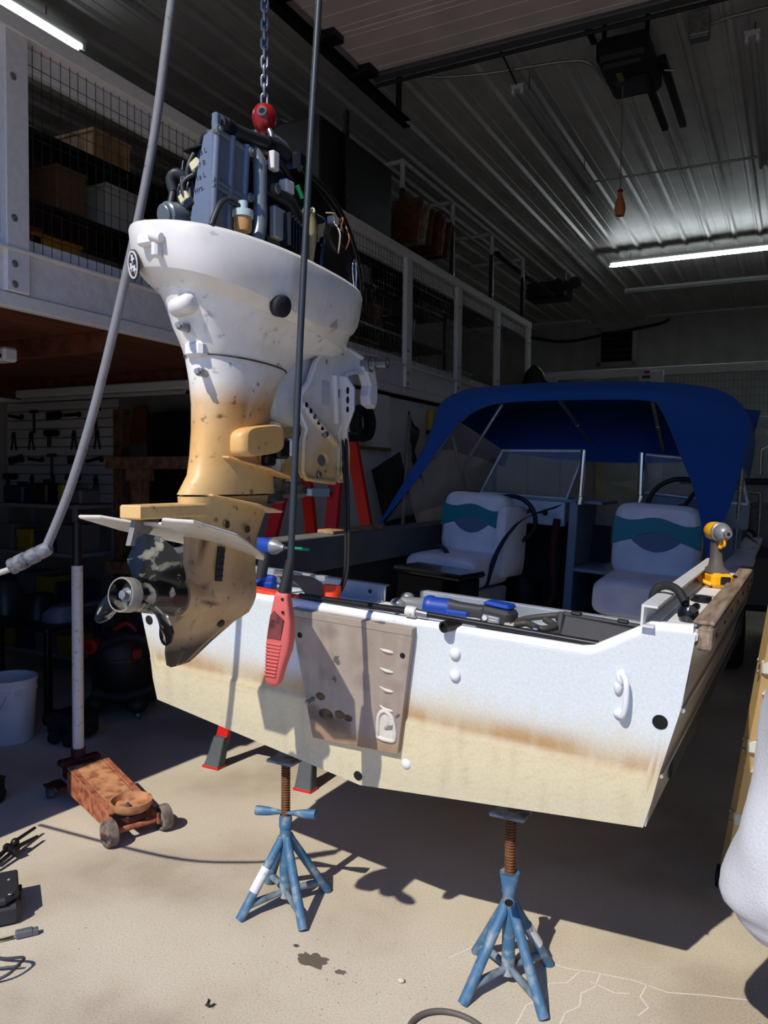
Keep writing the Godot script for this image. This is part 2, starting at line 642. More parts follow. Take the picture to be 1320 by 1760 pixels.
	for s in [-1, 1]:
		m.box(Vector3(s * 0.36, 0, 0), Vector3(0.1, 0.78, 0.06), 0.004)
		m.box(Vector3(0, s * 0.36, 0), Vector3(0.78, 0.1, 0.06), 0.004)
	var vent := thing("wall_vent", "square louvred vent high on the ribbed far wall", "vent", Vector3(-3.31, 4.25, -16.4))
	part(vent, "frame", m, mats.tin_wall)
	m = Mb.new()
	m.box(Vector3(0, 0, -0.02), Vector3(0.64, 0.64, 0.01))
	part(vent, "backing", m, mats.black)
	for k in 5:
		m = Mb.new()
		m.box(Vector3(0, -0.25 + 0.125 * k, 0.01), Vector3(0.62, 0.06, 0.006), 0.0, Basis.from_euler(Vector3(0.9, 0, 0)))
		part(vent, "slat", m, mats.dark_steel)
	# the overhead door, rolled up under the ceiling
	var d1 := Node3D.new()
	d1.name = "door_1"
	add_child(d1)
	d1.set_meta("kind", "structure")
	d1.set_meta("label", "rolled up sectional overhead door")
	for k in 7:
		m = Mb.new()
		var z0 := -4.93 + 0.53 * k
		m.box(Vector3(-0.93, 4.39, z0 + 0.263), Vector3(3.6, 0.045, 0.522), 0.006)
		for g in 4:
			m.box(Vector3(-0.93, 4.367, z0 + 0.055 + 0.138 * g), Vector3(3.6, 0.006, 0.008), 0.002)
		part(d1, "door_panel", m, mats.door_white)
	m = Mb.new()
	m.box(Vector3(-0.93, 4.375, -4.975), Vector3(3.6, 0.06, 0.09), 0.006)
	part(d1, "bottom_bar", m, M("door_bar", Color(0.34, 0.34, 0.34), 0.5, 0.3))
	m = Mb.new()
	m.tube([Vector3(-2.73, 4.33, -5.03), Vector3(0.87, 4.33, -5.03)], 0.014, 8)
	part(d1, "bottom_seal", m, mats.rubber)
	for z in [-4.85, -4.38, -3.85]:
		for x in [-2.7, 0.84]:
			m = Mb.new()
			m.box(Vector3(x, 4.345, z), Vector3(0.1, 0.05, 0.13), 0.006)
			m.cyl(Vector3(x + (0.03 if x > 0 else -0.03), 4.35, z), Vector3(x + (0.13 if x > 0 else -0.13), 4.35, z), 0.022, 12)
			part(d1, "roller_bracket", m, mats.dark_steel)
	for s in 2:
		m = Mb.new()
		var x: float = [-2.84, 0.97][s]
		var o := [Vector2(-0.03, -0.03), Vector2(0.03, -0.03), Vector2(0.03, -0.022), Vector2(-0.022, -0.022), Vector2(-0.022, 0.022), Vector2(0.03, 0.022), Vector2(0.03, 0.03), Vector2(-0.03, 0.03)]
		m.prism(o, -5.75, -1.3, Transform3D(Basis(Vector3(1 if s == 0 else -1, 0, 0), Vector3.UP, Vector3.BACK), Vector3(x, 4.37, 0)))
		m.box(Vector3(x - 0.05 + 0.1 * s, 4.42, -3.5), Vector3(0.04, 0.04, 4.4), 0.003)
		for z in [-1.8, -5.6]:
			m.box(Vector3(x, 4.55, z), Vector3(0.04, 0.3, 0.03), 0.003)
		solo("door_track", ["dark steel door track along the left edge of the overhead door", "dark steel door track along the right edge of the overhead door"][s], "track", m, mats.dark_steel)

func loft() -> void:
	var lf := thing("storage_loft", "white framed wire-mesh storage loft running along the left wall", "loft", Vector3(-2.96, 0, 0))
	var m := Mb.new()
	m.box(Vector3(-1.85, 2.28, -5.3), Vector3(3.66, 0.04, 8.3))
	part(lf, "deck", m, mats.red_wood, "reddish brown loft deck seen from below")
	for k in 7:
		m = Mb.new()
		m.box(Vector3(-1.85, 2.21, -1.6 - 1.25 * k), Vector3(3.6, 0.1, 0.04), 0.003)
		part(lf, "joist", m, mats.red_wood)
	m = Mb.new()
	m.box(Vector3(-0.02, 2.4, -5.3), Vector3(0.04, 0.175, 8.3), 0.004)
	part(lf, "fascia_board", m, mats.osb, "white rough strand board along the loft edge")
	m = Mb.new()
	m.box(Vector3(-0.005, 2.492, -5.3), Vector3(0.07, 0.014, 8.3), 0.003)
	part(lf, "ledge", m, mats.white_wood)
	m = Mb.new()
	m.box(Vector3(-0.015, 2.28, -5.3), Vector3(0.05, 0.06, 8.3), 0.004)
	part(lf, "lower_strip", m, mats.white_wood)
	m = Mb.new()
	m.box(Vector3(-0.05, 2.53, -5.3), Vector3(0.04, 0.07, 8.3), 0.004)
	part(lf, "bottom_rail", m, mats.white_wood)
	m = Mb.new()
	m.box(Vector3(-0.05, 3.335, -5.3), Vector3(0.04, 0.1, 8.3), 0.004)
	m.box(Vector3(-0.02, 3.425, -5.3), Vector3(0.1, 0.075, 8.3), 0.005)
	part(lf, "top_rail", m, mats.white_wood)
	var bolt := Mb.new()
	bolt.cyl(Vector3(0.02, 0, 0), Vector3(0.026, 0, 0), 0.016, 12, 0.002)
	bolt.cyl(Vector3(0.026, 0, 0), Vector3(0.032, 0, 0), 0.009, 6)
	var bm := bolt.done()
	var posts := [-2.262, -4.15, -6.04, -7.16, -8.28, -9.4]
	for z in posts:
		m = Mb.new()
		m.box(Vector3(0.0, 2.86, z), Vector3(0.045, 1.09, 0.112), 0.004)
		var p := part(lf, "post", m, mats.white_wood)
		for y in [2.345, 2.43, 2.62, 3.2]:
			var b := part(p, "bolt", bm, mats.zinc)
			b.position = Vector3(0, y, z + 0.02)
	for k in posts.size() - 1:
		m = Mb.new()
		m.flat()
		var z1: float = posts[k] - 0.05
		var z2: float = posts[k + 1] + 0.05
		var n := int((z1 - z2) / 0.0495)
		for i in n + 1:
			m.box(Vector3(-0.012 + 0.003 * sin(i * 1.7), 2.95, z1 - i * 0.0495), Vector3(0.0022, 0.94, 0.0022))
		for i in 10:
			m.box(Vector3(-0.009, 2.5 + 0.1 * i, (z1 + z2) / 2), Vector3(0.0022, 0.0022, z1 - z2))
		var w := part(lf, "wire_mesh", m, mats.wire, "welded wire mesh infill")
		w.set_meta("kind", "stuff")
	# shelving up in the loft
	var su := thing("loft_shelving", "black steel shelving standing in the loft behind the wire mesh", "shelving", Vector3(-3.95, 2.3, -5.3))
	for y in [0.32, 0.72, 1.1]:
		m = Mb.new()
		m.box(Vector3(0, y, 0), Vector3(0.5, 0.03, 6.6), 0.003)
		part(su, "shelf", m, mats.dark_steel)
	for z in [-3.28, -1.1, 1.1, 3.28]:
		for x in [-0.24, 0.24]:
			m = Mb.new()
			m.box(Vector3(x, 0.6, z), Vector3(0.03, 1.2, 0.03), 0.003)
			part(su, "upright", m, mats.black)
	var rng := RandomNumberGenerator.new()
	rng.seed = 21
	var cols := {"brown": mats.cardboard, "white": M("box_white", Color(0.7, 0.7, 0.68), 0.7), "grey": M("box_grey", Color(0.36, 0.38, 0.4), 0.6), "dark blue": M("box_blue", Color(0.08, 0.13, 0.28), 0.5), "red": M("box_red", Color(0.5, 0.1, 0.06), 0.55), "yellow": M("box_yellow", Color(0.75, 0.5, 0.06), 0.5), "black": mats.black, "dark grey": mats.dark_steel, "tan": mats.plywood}
	var row := [["white", -2.6, 0, "row of white folders in a carton"], ["red", -2.85, 0, ""], ["yellow", -3.1, 0, ""], ["dark grey", -3.45, 0, ""], ["grey", -2.75, 1, ""], ["brown", -3.2, 1, ""], ["white", -3.6, 1, ""], ["dark blue", -2.7, 2, ""], ["tan", -3.5, 2, ""], ["black", -5.0, 0, ""], ["grey", -5.6, 0, ""], ["white", -6.5, 0, ""], ["brown", -6.9, 1, ""], ["white", -7.4, 0, ""], ["grey", -7.8, 0, ""], ["dark grey", -6.4, 1, ""], ["black", -7.6, 1, ""], ["white", -6.6, 2, ""]]
	for r in row:
		var w := rng.randf_range(0.2, 0.34)
		var h := rng.randf_range(0.14, 0.26)
		m = Mb.new()
		m.box(Vector3(0, h / 2, 0), Vector3(0.32, h, w), 0.006)
		var lvl: String = ["lowest", "middle", "top"][r[2]]
		var near: String = "opposite the first mesh bay" if r[1] > -4.0 else ("opposite the middle mesh bay" if r[1] > -6.2 else ("just past the second far post" if r[1] > -7.0 else "by the third far post"))
		var o := thing("storage_box", "%s box on the %s loft shelf %s" % [r[0], lvl, near], "box", Vector3(-3.86, [2.635, 3.035, 3.415][r[2]], r[1]), "boxes stored in the loft")
		part(o, "carton", m, cols[r[0]])
		m = Mb.new()
		m.box(Vector3(0, h + 0.008, 0), Vector3(0.335, 0.022, w + 0.015), 0.004)
		part(o, "lid", m, cols[r[0]])
	# white bin by the far bays and crates standing on the deck
	for r in [[-3.3, -7.75, 0.34, 0.36, "white", "white lidded bin on the loft deck in the third far bay"], [-3.35, -6.6, 0.3, 0.55, "grey", "grey crate on the loft deck behind the second post"], [-3.3, -5.45, 0.34, 0.7, "brown", "long brown carton on the loft deck beside the raised motor"]]:
		m = Mb.new()
		m.box(Vector3(0, r[2] / 2, 0), Vector3(0.36, r[2], r[3]), 0.01)
		var o := thing("storage_bin", r[5], "bin", Vector3(r[0], 2.3, r[1]))
		part(o, "tub", m, cols[r[4]])
		m = Mb.new()
		m.box(Vector3(0, r[2] + 0.012, 0), Vector3(0.39, 0.03, r[3] + 0.03), 0.008)
		part(o, "lid", m, cols["white"] if r[4] != "brown" else cols["brown"])
	# upper storage rack under the ceiling: white tube frames on black uprights
	var rk := thing("upper_rack", "white tube frames on black uprights under the ceiling above the loft", "rack", Vector3(-3.3, 3.46, -6.6))
	for k in 4:
		var z := -1.2 * k
		m = Mb.new()
		m.tube([Vector3(0, 0.76, z), Vector3(0, 1.0, z)], 0.024, 10)
		part(rk, "white_upright", m, mats.white_wood)
		m = Mb.new()
		m.box(Vector3(0, 0.37, z), Vector3(0.045, 0.76, 0.045), 0.003)
		part(rk, "black_upright", m, mats.black)
		m = Mb.new()
		m.tube([Vector3(0, 1.0, z), Vector3(-0.75, 0.98, z)], 0.022, 10)
		part(rk, "crossbar", m, mats.white_wood)
	m = Mb.new()
	m.tube([Vector3(0, 1.0, 0.02), Vector3(0, 1.0, -3.62)], 0.022, 10)
	m.tube([Vector3(-0.25, 0.98, 0.02), Vector3(-0.25, 0.98, -3.62)], 0.02, 10)
	part(rk, "long_rail", m, mats.white_wood)
	m = Mb.new()
	m.box(Vector3(-0.3, 0.12, -1.3), Vector3(0.75, 0.03, 4.2), 0.004)
	part(rk, "shelf", m, mats.black)
	# black cabinet and slotted angle beside the powerhead
	m = Mb.new()
	m.box(Vector3(-3.42, 3.78, -5.3), Vector3(0.8, 0.6, 1.1), 0.01)
	solo("dark_cabinet", "black cabinet on top of the loft behind the motor powerhead", "cabinet", m, mats.black)
	m = Mb.new()
	m.box(Vector3(-2.985, 3.85, -5.06), Vector3(0.006, 0.75, 0.05))
	m.box(Vector3(-3.01, 3.85, -5.085), Vector3(0.05, 0.75, 0.006))
	var sa := solo("slotted_angle", "upright black slotted steel angle rising above the loft rail", "bracket", m, mats.black)
	for k in 9:
		m = Mb.new()
		m.prism(oval(Vector2(0, 0), Vector2(0.008, 0.017), 10), 0, 0.001, Transform3D(Basis(Vector3.BACK, Vector3.UP, Vector3.RIGHT), Vector3(-2.982, 3.53 + 0.08 * k, -5.06)))
		part(sa, "slot", m, M("slot_grey", Color(0.3, 0.3, 0.29), 0.6))
	m = Mb.new()
	m.prism([Vector2(4.85, 4.176), Vector2(5.335, 4.272), Vector2(5.853, 4.265), Vector2(5.86, 4.21), Vector2(5.53, 4.09), Vector2(5.43, 4.15)], -3.456, -3.44, Transform3D(Basis(Vector3.FORWARD, Vector3.UP, Vector3.RIGHT), Vector3.ZERO), 0.002)
	solo("triangular_sheet", "pale triangular sheet lying on top of the dark cabinet under the ceiling", "panel", m, mats.white_wood)
	# boards leaning on the upper shelf
	var bc := [Color(0.42, 0.25, 0.16), Color(0.62, 0.58, 0.52), Color(0.40, 0.27, 0.18), Color(0.36, 0.17, 0.13), Color(0.55, 0.45, 0.34), Color(0.38, 0.27, 0.2)]
	var bn := ["brown board leaning first in the row on the upper rack", "pale grey board leaning second in the row on the upper rack", "tan board leaning third in the row on the upper rack", "dark red board leaning fourth in the row on the upper rack", "light edged board leaning fifth in the row on the upper rack", "brown board leaning last in the row on the upper rack"]
	for k in 6:
		m = Mb.new()
		m.box(Vector3(0, 0.21, 0), Vector3(0.3, 0.42 - 0.03 * (k % 3), 0.028 + 0.012 * (k % 2)), 0.003)
		var o := solo("leaning_board", bn[k], "board", m, M("board%d" % k, bc[k], 0.7, 0.0, "wood", 1.0), Vector3(-3.12, 3.6, -6.25 - 0.13 * k), "boards leaning on the upper rack")
		o.rotation_degrees = Vector3(-14 - 3 * (k % 2), 0, 0)

var BT := Transform3D.IDENTITY     # the boat's frame: keel at the transom, x to starboard, y up, z aft
var TT := Transform3D.IDENTITY     # the raked transom's frame inside the boat

func boat_frame() -> void:
	var psi := deg_to_rad(-1.0)
	var roll := deg_to_rad(-2.95)
	var a := Vector3(cos(psi), 0, -sin(psi))
	var xr := a * cos(roll) + Vector3.UP * sin(roll)
	var yr := a * -sin(roll) + Vector3.UP * cos(roll)
	BT = Transform3D(Basis(xr, yr, xr.cross(yr)), Vector3(-1.17, 0.598, -2.1))
	var k := deg_to_rad(6.0)
	TT = Transform3D(Basis(Vector3.RIGHT, Vector3(0, cos(k), sin(k)), Vector3(0, -sin(k), cos(k))), Vector3.ZERO)

func resample(p: Array, n: int) -> Array:
	var L := [0.0]
	for i in range(1, p.size()): L.append(L[-1] + p[i].distance_to(p[i - 1]))
	var o := []
	for k in n + 1:
		var d: float = L[-1] * k / n
		var i := 0
		while i < p.size() - 2 and L[i + 1] < d: i += 1
		o.append(p[i].lerp(p[i + 1], clampf((d - L[i]) / maxf(L[i + 1] - L[i], 1e-6), 0, 1)))
	return o

func transom_colour(p: Vector3) -> Color:
	var u := p.x
	var v := p.y
	var st := fn.get_noise_2d(u * 22.0, v * 1.6)
	var n := fn2.get_noise_2d(u * 3.1, v * 4.0)
	var fine := fn.get_noise_2d(u * 60.0, v * 60.0)
	var c := lin(0.83, 0.86, 0.865).lerp(lin(0.82, 0.80, 0.72), sstep(0.40, 0.25, v + 0.05 * st + 0.03 * n))
	c = c.lerp(lin(0.84, 0.795, 0.655), sstep(0.262, 0.235, v + 0.01 * n))
	var r := exp(-pow((v - 0.262 - 0.012 * n) / (0.022 if v < 0.262 else 0.045), 2.0)) * clampf(0.72 + 0.5 * n + 0.4 * st, 0.0, 1.0)
	c = c.lerp(lin(0.69, 0.53, 0.30), r * 0.9)
	if v < 0.25:
		c = c.lerp(lin(0.70, 0.64, 0.50), clampf(0.22 * sstep(0.1, 0.5, fine) + 0.35 * sstep(0.15, 0.6, st), 0, 0.6))
		c = c.lerp(lin(0.70, 0.68, 0.60), 0.35 * sstep(0.15, 0.02, v - 0.12 * absf(u)))
	return c

func plate_colour(p: Vector3) -> Color:
	var u := p.x
	var v := p.y
	var st := fn.get_noise_2d(u * 30.0, v * 2.0)
	var n := fn2.get_noise_2d(u * 7.0, v * 7.0)
	var c := lin(0.66, 0.61, 0.56).lerp(lin(0.52, 0.46, 0.41), clampf(0.5 + 0.7 * st, 0, 1) * 0.6)
	c = c.lerp(lin(0.36, 0.29, 0.25), sstep(0.05, 0.4, n) * sstep(0.33, 0.2, v) * sstep(0.06, -0.08, u) * 0.9)
	c = c.lerp(lin(0.62, 0.48, 0.33), sstep(0.20, 0.15, v) * 0.7)
	return c.lerp(lin(0.42, 0.38, 0.35), sstep(0.2, 0.6, n) * 0.4)

func hull_station(z: float, f: float, sheer: float, keel: float, rake: float) -> Array:
	var half := [Vector2(0, 0), Vector2(0.849, 0.107), Vector2(0.871, 0.247), Vector2(0.905, 0.417), Vector2(0.9155, 0.445), Vector2(0.926, 0.515), Vector2(0.936, 0.631)]
	var o := []
	for i in 13:
		var h: Vector2 = half[6 - i] if i < 6 else half[i - 6]
		var s := -1.0 if i < 6 else 1.0
		var y := keel * (1.0 - h.y / 0.631) + h.y + sheer * h.y / 0.631
		o.append(Vector3(s * h.x * f, y, z + h.y * rake))
	return o

func boat() -> void:
	boat_frame()
	var bt := thing("boat", "weathered white aluminium boat with blue canopy standing on blue jack stands", "boat")
	bt.transform = BT
	var paint := M("boat_paint", Color(1, 1, 1), 0.42, 0.0, "fine", 3.0, {"vc": true, "bump": 0.03, "bumptex": "pit"})
	var side := M("boat_side", Color(0.80, 0.76, 0.72), 0.28, 0.55, "cloud", 1.5, {"stretch": Vector3(1, 3, 0.4)})
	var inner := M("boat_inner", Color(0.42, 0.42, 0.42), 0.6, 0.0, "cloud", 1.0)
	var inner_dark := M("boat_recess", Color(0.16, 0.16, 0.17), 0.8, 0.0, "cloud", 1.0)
	var white := M("boat_white", Color(0.88, 0.89, 0.90), 0.4, 0.0, "scuff", 1.0)
	var alu := M("boat_alu", Color(0.72, 0.75, 0.78), 0.35, 0.5, "cloud", 2.0)
	# hull sides and bottom
	var m := Mb.new()
	var ss := [[0.0, 1.0, 0.0, 0.0, 0.105], [-1.0, 1.0, 0.0, 0.0, 0.0], [-2.0, 1.0, 0.0, 0.0, 0.0], [-2.8, 0.97, 0.02, 0.02, 0.0], [-3.4, 0.84, 0.06, 0.08, 0.0], [-3.9, 0.6, 0.1, 0.18, 0.0], [-4.3, 0.32, 0.15, 0.32, 0.0], [-4.6, 0.04, 0.2, 0.5, 0.0]]
	var rings := []
	for s in ss: rings.append(hull_station(s[0], s[1], s[2], s[3], s[4]))
	m.loft(rings, false, false, false, false)
	part(bt, "hull_skin", m, side, "grey scuffed hull sides")
	# spray rail along each side
	for s in [-1, 1]:
		m = Mb.new()
		m.tube([Vector3(s * 0.878, 0.249, 0.02), Vector3(s * 0.878, 0.249, -2.0), Vector3(s * 0.855, 0.262, -2.8), Vector3(s * 0.74, 0.29, -3.4)], 0.005, 8)
		m.tube([Vector3(s * 0.917, 0.43, 0.03), Vector3(s * 0.917, 0.43, -2.0), Vector3(s * 0.89, 0.445, -2.8)], 0.006, 8)
		part(bt, "spray_rail", m, side)
	# transom
	m = Mb.new()
	m.cf = transom_colour
	m.soft()
	var nu := 110
	var nv := 56
	var bot := func(u: float) -> float:
		var a := absf(u)
		if a <= 0.849: return 0.107 * a / 0.849
		if a <= 0.871: return lerpf(0.107, 0.247, (a - 0.849) / 0.022)
		if a <= 0.9155: return lerpf(0.247, 0.445, (a - 0.871) / 0.0445)
		return lerpf(0.445, 0.631, (a - 0.9155) / 0.0205)
	var top := func(u: float) -> float:
		var a := absf(u)
		if a <= 0.686: return 0.54
		if a <= 0.836: return lerpf(0.54, 0.626, (a - 0.686) / 0.15)
		return lerpf(0.626, 0.632, (a - 0.836) / 0.1)
	var us := []
	for i in nu + 1:
		var q := -1.0 + 2.0 * i / nu
		us.append(signf(q) * (absf(q) * 0.87 / 0.9 if absf(q) < 0.9 else 0.87 + (absf(q) - 0.9) * 0.66))
	var P := func(i: int, j: int) -> Vector3:
		var u: float = us[i]
		var b: float = bot.call(u)
		var v: float = lerpf(b, maxf(top.call(u), b + 0.0005), float(j) / nv)
		return Vector3(u, v, 0.0 if v > 0.252 else (0.006 if v < 0.243 else 0.006 * (0.252 - v) / 0.009))
	for i in nu:
		for j in nv:
			m.quad(P.call(i, j), P.call(i + 1, j), P.call(i + 1, j + 1), P.call(i, j + 1))
	var tr := part(bt, "transom", m, paint, "white transom with rust stained waterline")
	tr.transform = TT
	m = Mb.new()
	var outl := [Vector2(0, 0), Vector2(0.849, 0.107), Vector2(0.871, 0.247), Vector2(0.9155, 0.445), Vector2(0.936, 0.632), Vector2(0.836, 0.626), Vector2(0.686, 0.54), Vector2(-0.686, 0.54), Vector2(-0.836, 0.626), Vector2(-0.936, 0.632), Vector2(-0.9155, 0.445), Vector2(-0.871, 0.247), Vector2(-0.849, 0.107)]
	m.prism(outl, -0.042, -0.0015)
	part(tr, "core", m, white)
	# rolled top edge of the transom
	m = Mb.new()
	m.tube([Vector3(-0.93, 0.634, -0.02), Vector3(-0.836, 0.628, -0.02), Vector3(-0.7, 0.545, -0.02), Vector3(-0.66, 0.536, -0.02), Vector3(0.66, 0.536, -0.02), Vector3(0.7, 0.545, -0.02), Vector3(0.836, 0.628, -0.02), Vector3(0.93, 0.634, -0.02)], 0.0205, 10)
	part(tr, "top_edge", m, white)
	var hole := M("hole_black", Color(0.01, 0.01, 0.012), 0.9)
	for h in [[-0.872, 0.395, 0.017], [0.8675, 0.396, 0.019], [-0.006, 0.03, 0.015], [-0.16, 0.17, 0.012]]:
		m = Mb.new()
		m.lathe([Vector2(0, 0.0), Vector2(h[2], 0.0), Vector2(h[2], 0.0012), Vector2(0, 0.0012)], Transform3D(Basis(Vector3.RIGHT, Vector3.BACK, Vector3.DOWN), Vector3(h[0], h[1], 0.007 if h[1] < 0.25 else 0.0002)), 18)
		part(tr, "drain_hole", m, hole)
	for h in [Vector2(0.309, 0.478), Vector2(0.3104, 0.414), Vector2(0.16, 0.11)]:
		m = Mb.new()
		m.ball(Vector3(h.x, h.y, 0.004), Vector3(0.0165, 0.0165, 0.011), 14)
		part(tr, "rivet", m, white)
	# lifting eye with its lumpy sealant
	m = Mb.new()
	m.tube(spline([Vector3(0.765, 0.50, 0.003), Vector3(0.775, 0.505, 0.016), Vector3(0.786, 0.49, 0.028), Vector3(0.788, 0.44, 0.032), Vector3(0.782, 0.405, 0.026), Vector3(0.772, 0.398, 0.012), Vector3(0.768, 0.402, 0.002)], 5), 0.0075, 10)
	m.ball(Vector3(0.768, 0.495, 0.005), Vector3(0.014, 0.022, 0.012), 12)
	m.ball(Vector3(0.762, 0.47, 0.004), Vector3(0.012, 0.02, 0.012), 12)
	m.ball(Vector3(0.77, 0.398, 0.004), Vector3(0.018, 0.012, 0.01), 12)
	part(tr, "lifting_eye", m, white)
	# bare metal motor plate
	m = Mb.new()
	m.cf = plate_colour
	m.soft()
	var pa := [Vector2(-0.16, 0.128), Vector2(0.1407, 0.145), Vector2(0.184, 0.5137), Vector2(-0.2376, 0.5125)]
	var PP := func(i: int, j: int) -> Vector3:
		var q: Vector2 = pa[0].lerp(pa[1], i / 24.0).lerp(pa[3].lerp(pa[2], i / 24.0), j / 30.0)
		return Vector3(q.x, q.y, 0.026)
	for i in 24:
		for j in 30: m.quad(PP.call(i, j), PP.call(i + 1, j), PP.call(i + 1, j + 1), PP.call(i, j + 1))
	m.prism(pa, 0.001, 0.0255)
	m.prism([Vector2(-0.2376, 0.5125), Vector2(0.184, 0.5137), Vector2(0.186, 0.536), Vector2(-0.239, 0.535)], -0.03, 0.0265, Transform3D.IDENTITY, 0.002)
	var plate_m := M("motor_plate", Color(1, 1, 1), 0.55, 0.1, "scuff", 1.5, {"vc": true, "bump": 0.04, "bumptex": "pit"})
	var mp := part(tr, "motor_plate", m, plate_m, "bare stained metal plate")
	for h in [[-0.205, 0.455, 0.009], [0.155, 0.452, 0.0085]]:
		m = Mb.new()
		m.lathe([Vector2(0, 0.0), Vector2(h[2], 0.0), Vector2(h[2], 0.001), Vector2(0, 0.001)], Transform3D(Basis(Vector3.RIGHT, Vector3.BACK, Vector3.DOWN), Vector3(h[0], h[1], 0.026)), 16)
		part(mp, "bolt_hole", m, hole)
	m = Mb.new()
	m.cyl(Vector3(-0.155, 0.258, 0.02), Vector3(-0.165, 0.252, 0.055), 0.007, 10, 0.002)
	part(mp, "stud", m, mats.steel)
	var putty := M("putty", Color(0.80, 0.78, 0.73), 0.7, 0.0, "scuff", 3.0)
	for k in 4:
		m = Mb.new()
		m.tube(spline([Vector3(0.08, 0.46 - 0.058 * k, 0.026), Vector3(0.1, 0.458 - 0.06 * k, 0.029), Vector3(0.125, 0.455 - 0.06 * k, 0.026)], 4), [0.001, 0.002, 0.003, 0.004, 0.005, 0.005, 0.005, 0.004, 0.002], 8)
		part(mp, "weld_bead", m, putty)
	m = Mb.new()
	m.tube(spline([Vector3(0.075, 0.185, 0.026), Vector3(0.078, 0.25, 0.028), Vector3(0.1, 0.272, 0.028), Vector3(0.125, 0.25, 0.028), Vector3(0.132, 0.19, 0.026), Vector3(0.1, 0.182, 0.027), Vector3(0.075, 0.185, 0.026)], 5), 0.007, 8)
	m.prism([Vector2(0.075, 0.186), Vector2(0.13, 0.186), Vector2(0.126, 0.255), Vector2(0.1, 0.268), Vector2(0.078, 0.25)], 0.024, 0.0285)
	m.tube([Vector3(0.1, 0.222, 0.03), Vector3(0.122, 0.245, 0.038)], [0.006, 0.01], 10)
	part(mp, "anode_bracket", m, putty, "white crusted bracket")
	for q in [[-0.11, 0.215, 0.03], [-0.06, 0.225, 0.022], [-0.03, 0.22, 0.018], [-0.13, 0.27, 0.02]]:
		m = Mb.new()
		m.ball(Vector3(q[0], q[1], 0.024), Vector3(q[2], q[2] * 0.7, 0.005), 12)
		part(mp, "corroded_lump", m, M("lump", Color(0.42, 0.33, 0.25), 0.9, 0.0, "dirt", 3.0))
	# splash well deck and its riveted lip
	m = Mb.new()
	m.box(Vector3(0, 0.515, -0.15), Vector3(1.68, 0.02, 0.24), 0.003)
	part(bt, "splash_deck", m, white, "white splash well deck")
	for r in [[-0.46, 0.74], [0.44, 0.80]]:
		m = Mb.new()
		m.box(Vector3(r[0], 0.552, -0.262), Vector3(r[1], 0.055, 0.006), 0.002)
		m.box(Vector3(r[0], 0.579, -0.275), Vector3(r[1], 0.005, 0.03), 0.002)
		m.box(Vector3(r[0], 0.528, -0.252), Vector3(r[1], 0.006, 0.03), 0.002)
		var lip := part(bt, "well_lip", m, alu)
		for k in 6:
			m = Mb.new()
			m.ball(Vector3(r[0] - r[1] * 0.42 + r[1] * 0.168 * k, 0.554, -0.258), Vector3(0.007, 0.007, 0.004), 10)
			part(lip, "rivet", m, mats.dark_steel)
	# side decks and gunwales
	for s in [-1, 1]:
		m = Mb.new()
		m.box(Vector3(s * 0.885, 0.622, -1.0), Vector3(0.11, 0.022, 2.12), 0.004)
		m.box(Vector3(s * 0.87, 0.63, -2.6), Vector3(0.1, 0.022, 1.3), 0.004, Basis.from_euler(Vector3(0.02, s * 0.02, 0)))
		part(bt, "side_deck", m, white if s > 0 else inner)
		m = Mb.new()
		m.box(Vector3(s * 0.835, 0.55, -1.4), Vector3(0.012, 0.16, 2.25), 0.003)
		part(bt, "inner_panel", m, inner, "grey inner coaming")
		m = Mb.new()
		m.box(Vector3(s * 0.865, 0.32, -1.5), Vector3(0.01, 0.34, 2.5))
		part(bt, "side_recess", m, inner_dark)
	m = Mb.new()
	m.box(Vector3(0, 0.085, -1.6), Vector3(1.6, 0.02, 2.7))
	part(bt, "cockpit_floor", m, inner)
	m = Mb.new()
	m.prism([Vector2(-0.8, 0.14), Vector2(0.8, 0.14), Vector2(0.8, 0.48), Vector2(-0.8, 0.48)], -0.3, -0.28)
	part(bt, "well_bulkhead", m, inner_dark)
	# aluminium angle standing on the starboard side deck
	m = Mb.new()
	m.prism([Vector2(-0.016, 0), Vector2(0.016, 0), Vector2(0.016, 0.006), Vector2(-0.01, 0.006), Vector2(-0.01, 0.05), Vector2(0.022, 0.05), Vector2(0.022, 0.056), Vector2(-0.016, 0.056)], -1.26, 0.085, Transform3D(Basis.IDENTITY, Vector3(0.825, 0.634, 0)))
	part(bt, "gunwale_angle", m, M("angle_white", Color(0.86, 0.86, 0.85), 0.45, 0.2, "scuff", 4.0), "flaking aluminium angle")
	# weathered timber rub rail bolted outside
	m = Mb.new()
	m.box(Vector3(0.954, 0.618, -0.685), Vector3(0.034, 0.058, 1.47), 0.006)
	m.box(Vector3(0.947, 0.652, -0.70), Vector3(0.05, 0.012, 1.44), 0.004)
	var rr := part(bt, "rub_rail", m, M("grey_wood", Color(0.58, 0.51, 0.44), 0.9, 0.0, "wood", 3.0, {"stretch": Vector3(1, 1, 0.1), "bump": 0.12, "bumptex": "wood"}), "weathered timber rub rail")
	for k in 7:
		m = Mb.new()
		m.ball(Vector3(0.971, 0.615, -0.05 - 0.21 * k), Vector3(0.004, 0.008, 0.008), 10)
		part(rr, "screw", m, mats.dark_steel)
	# deck filler cap
	m = Mb.new()
	m.lathe([Vector2(0, 0), Vector2(0.034, 0), Vector2(0.034, 0.006), Vector2(0.026, 0.012), Vector2(0.026, 0.018), Vector2(0, 0.02)], Transform3D(Basis.IDENTITY, Vector3(0.888, 0.632, -0.467)), 20)
	part(bt, "filler_cap", m, mats.dark_steel, "round deck filler cap")
	boat_cabin(bt, inner, inner_dark, white, alu)
	canopy(bt)
	seats(white)

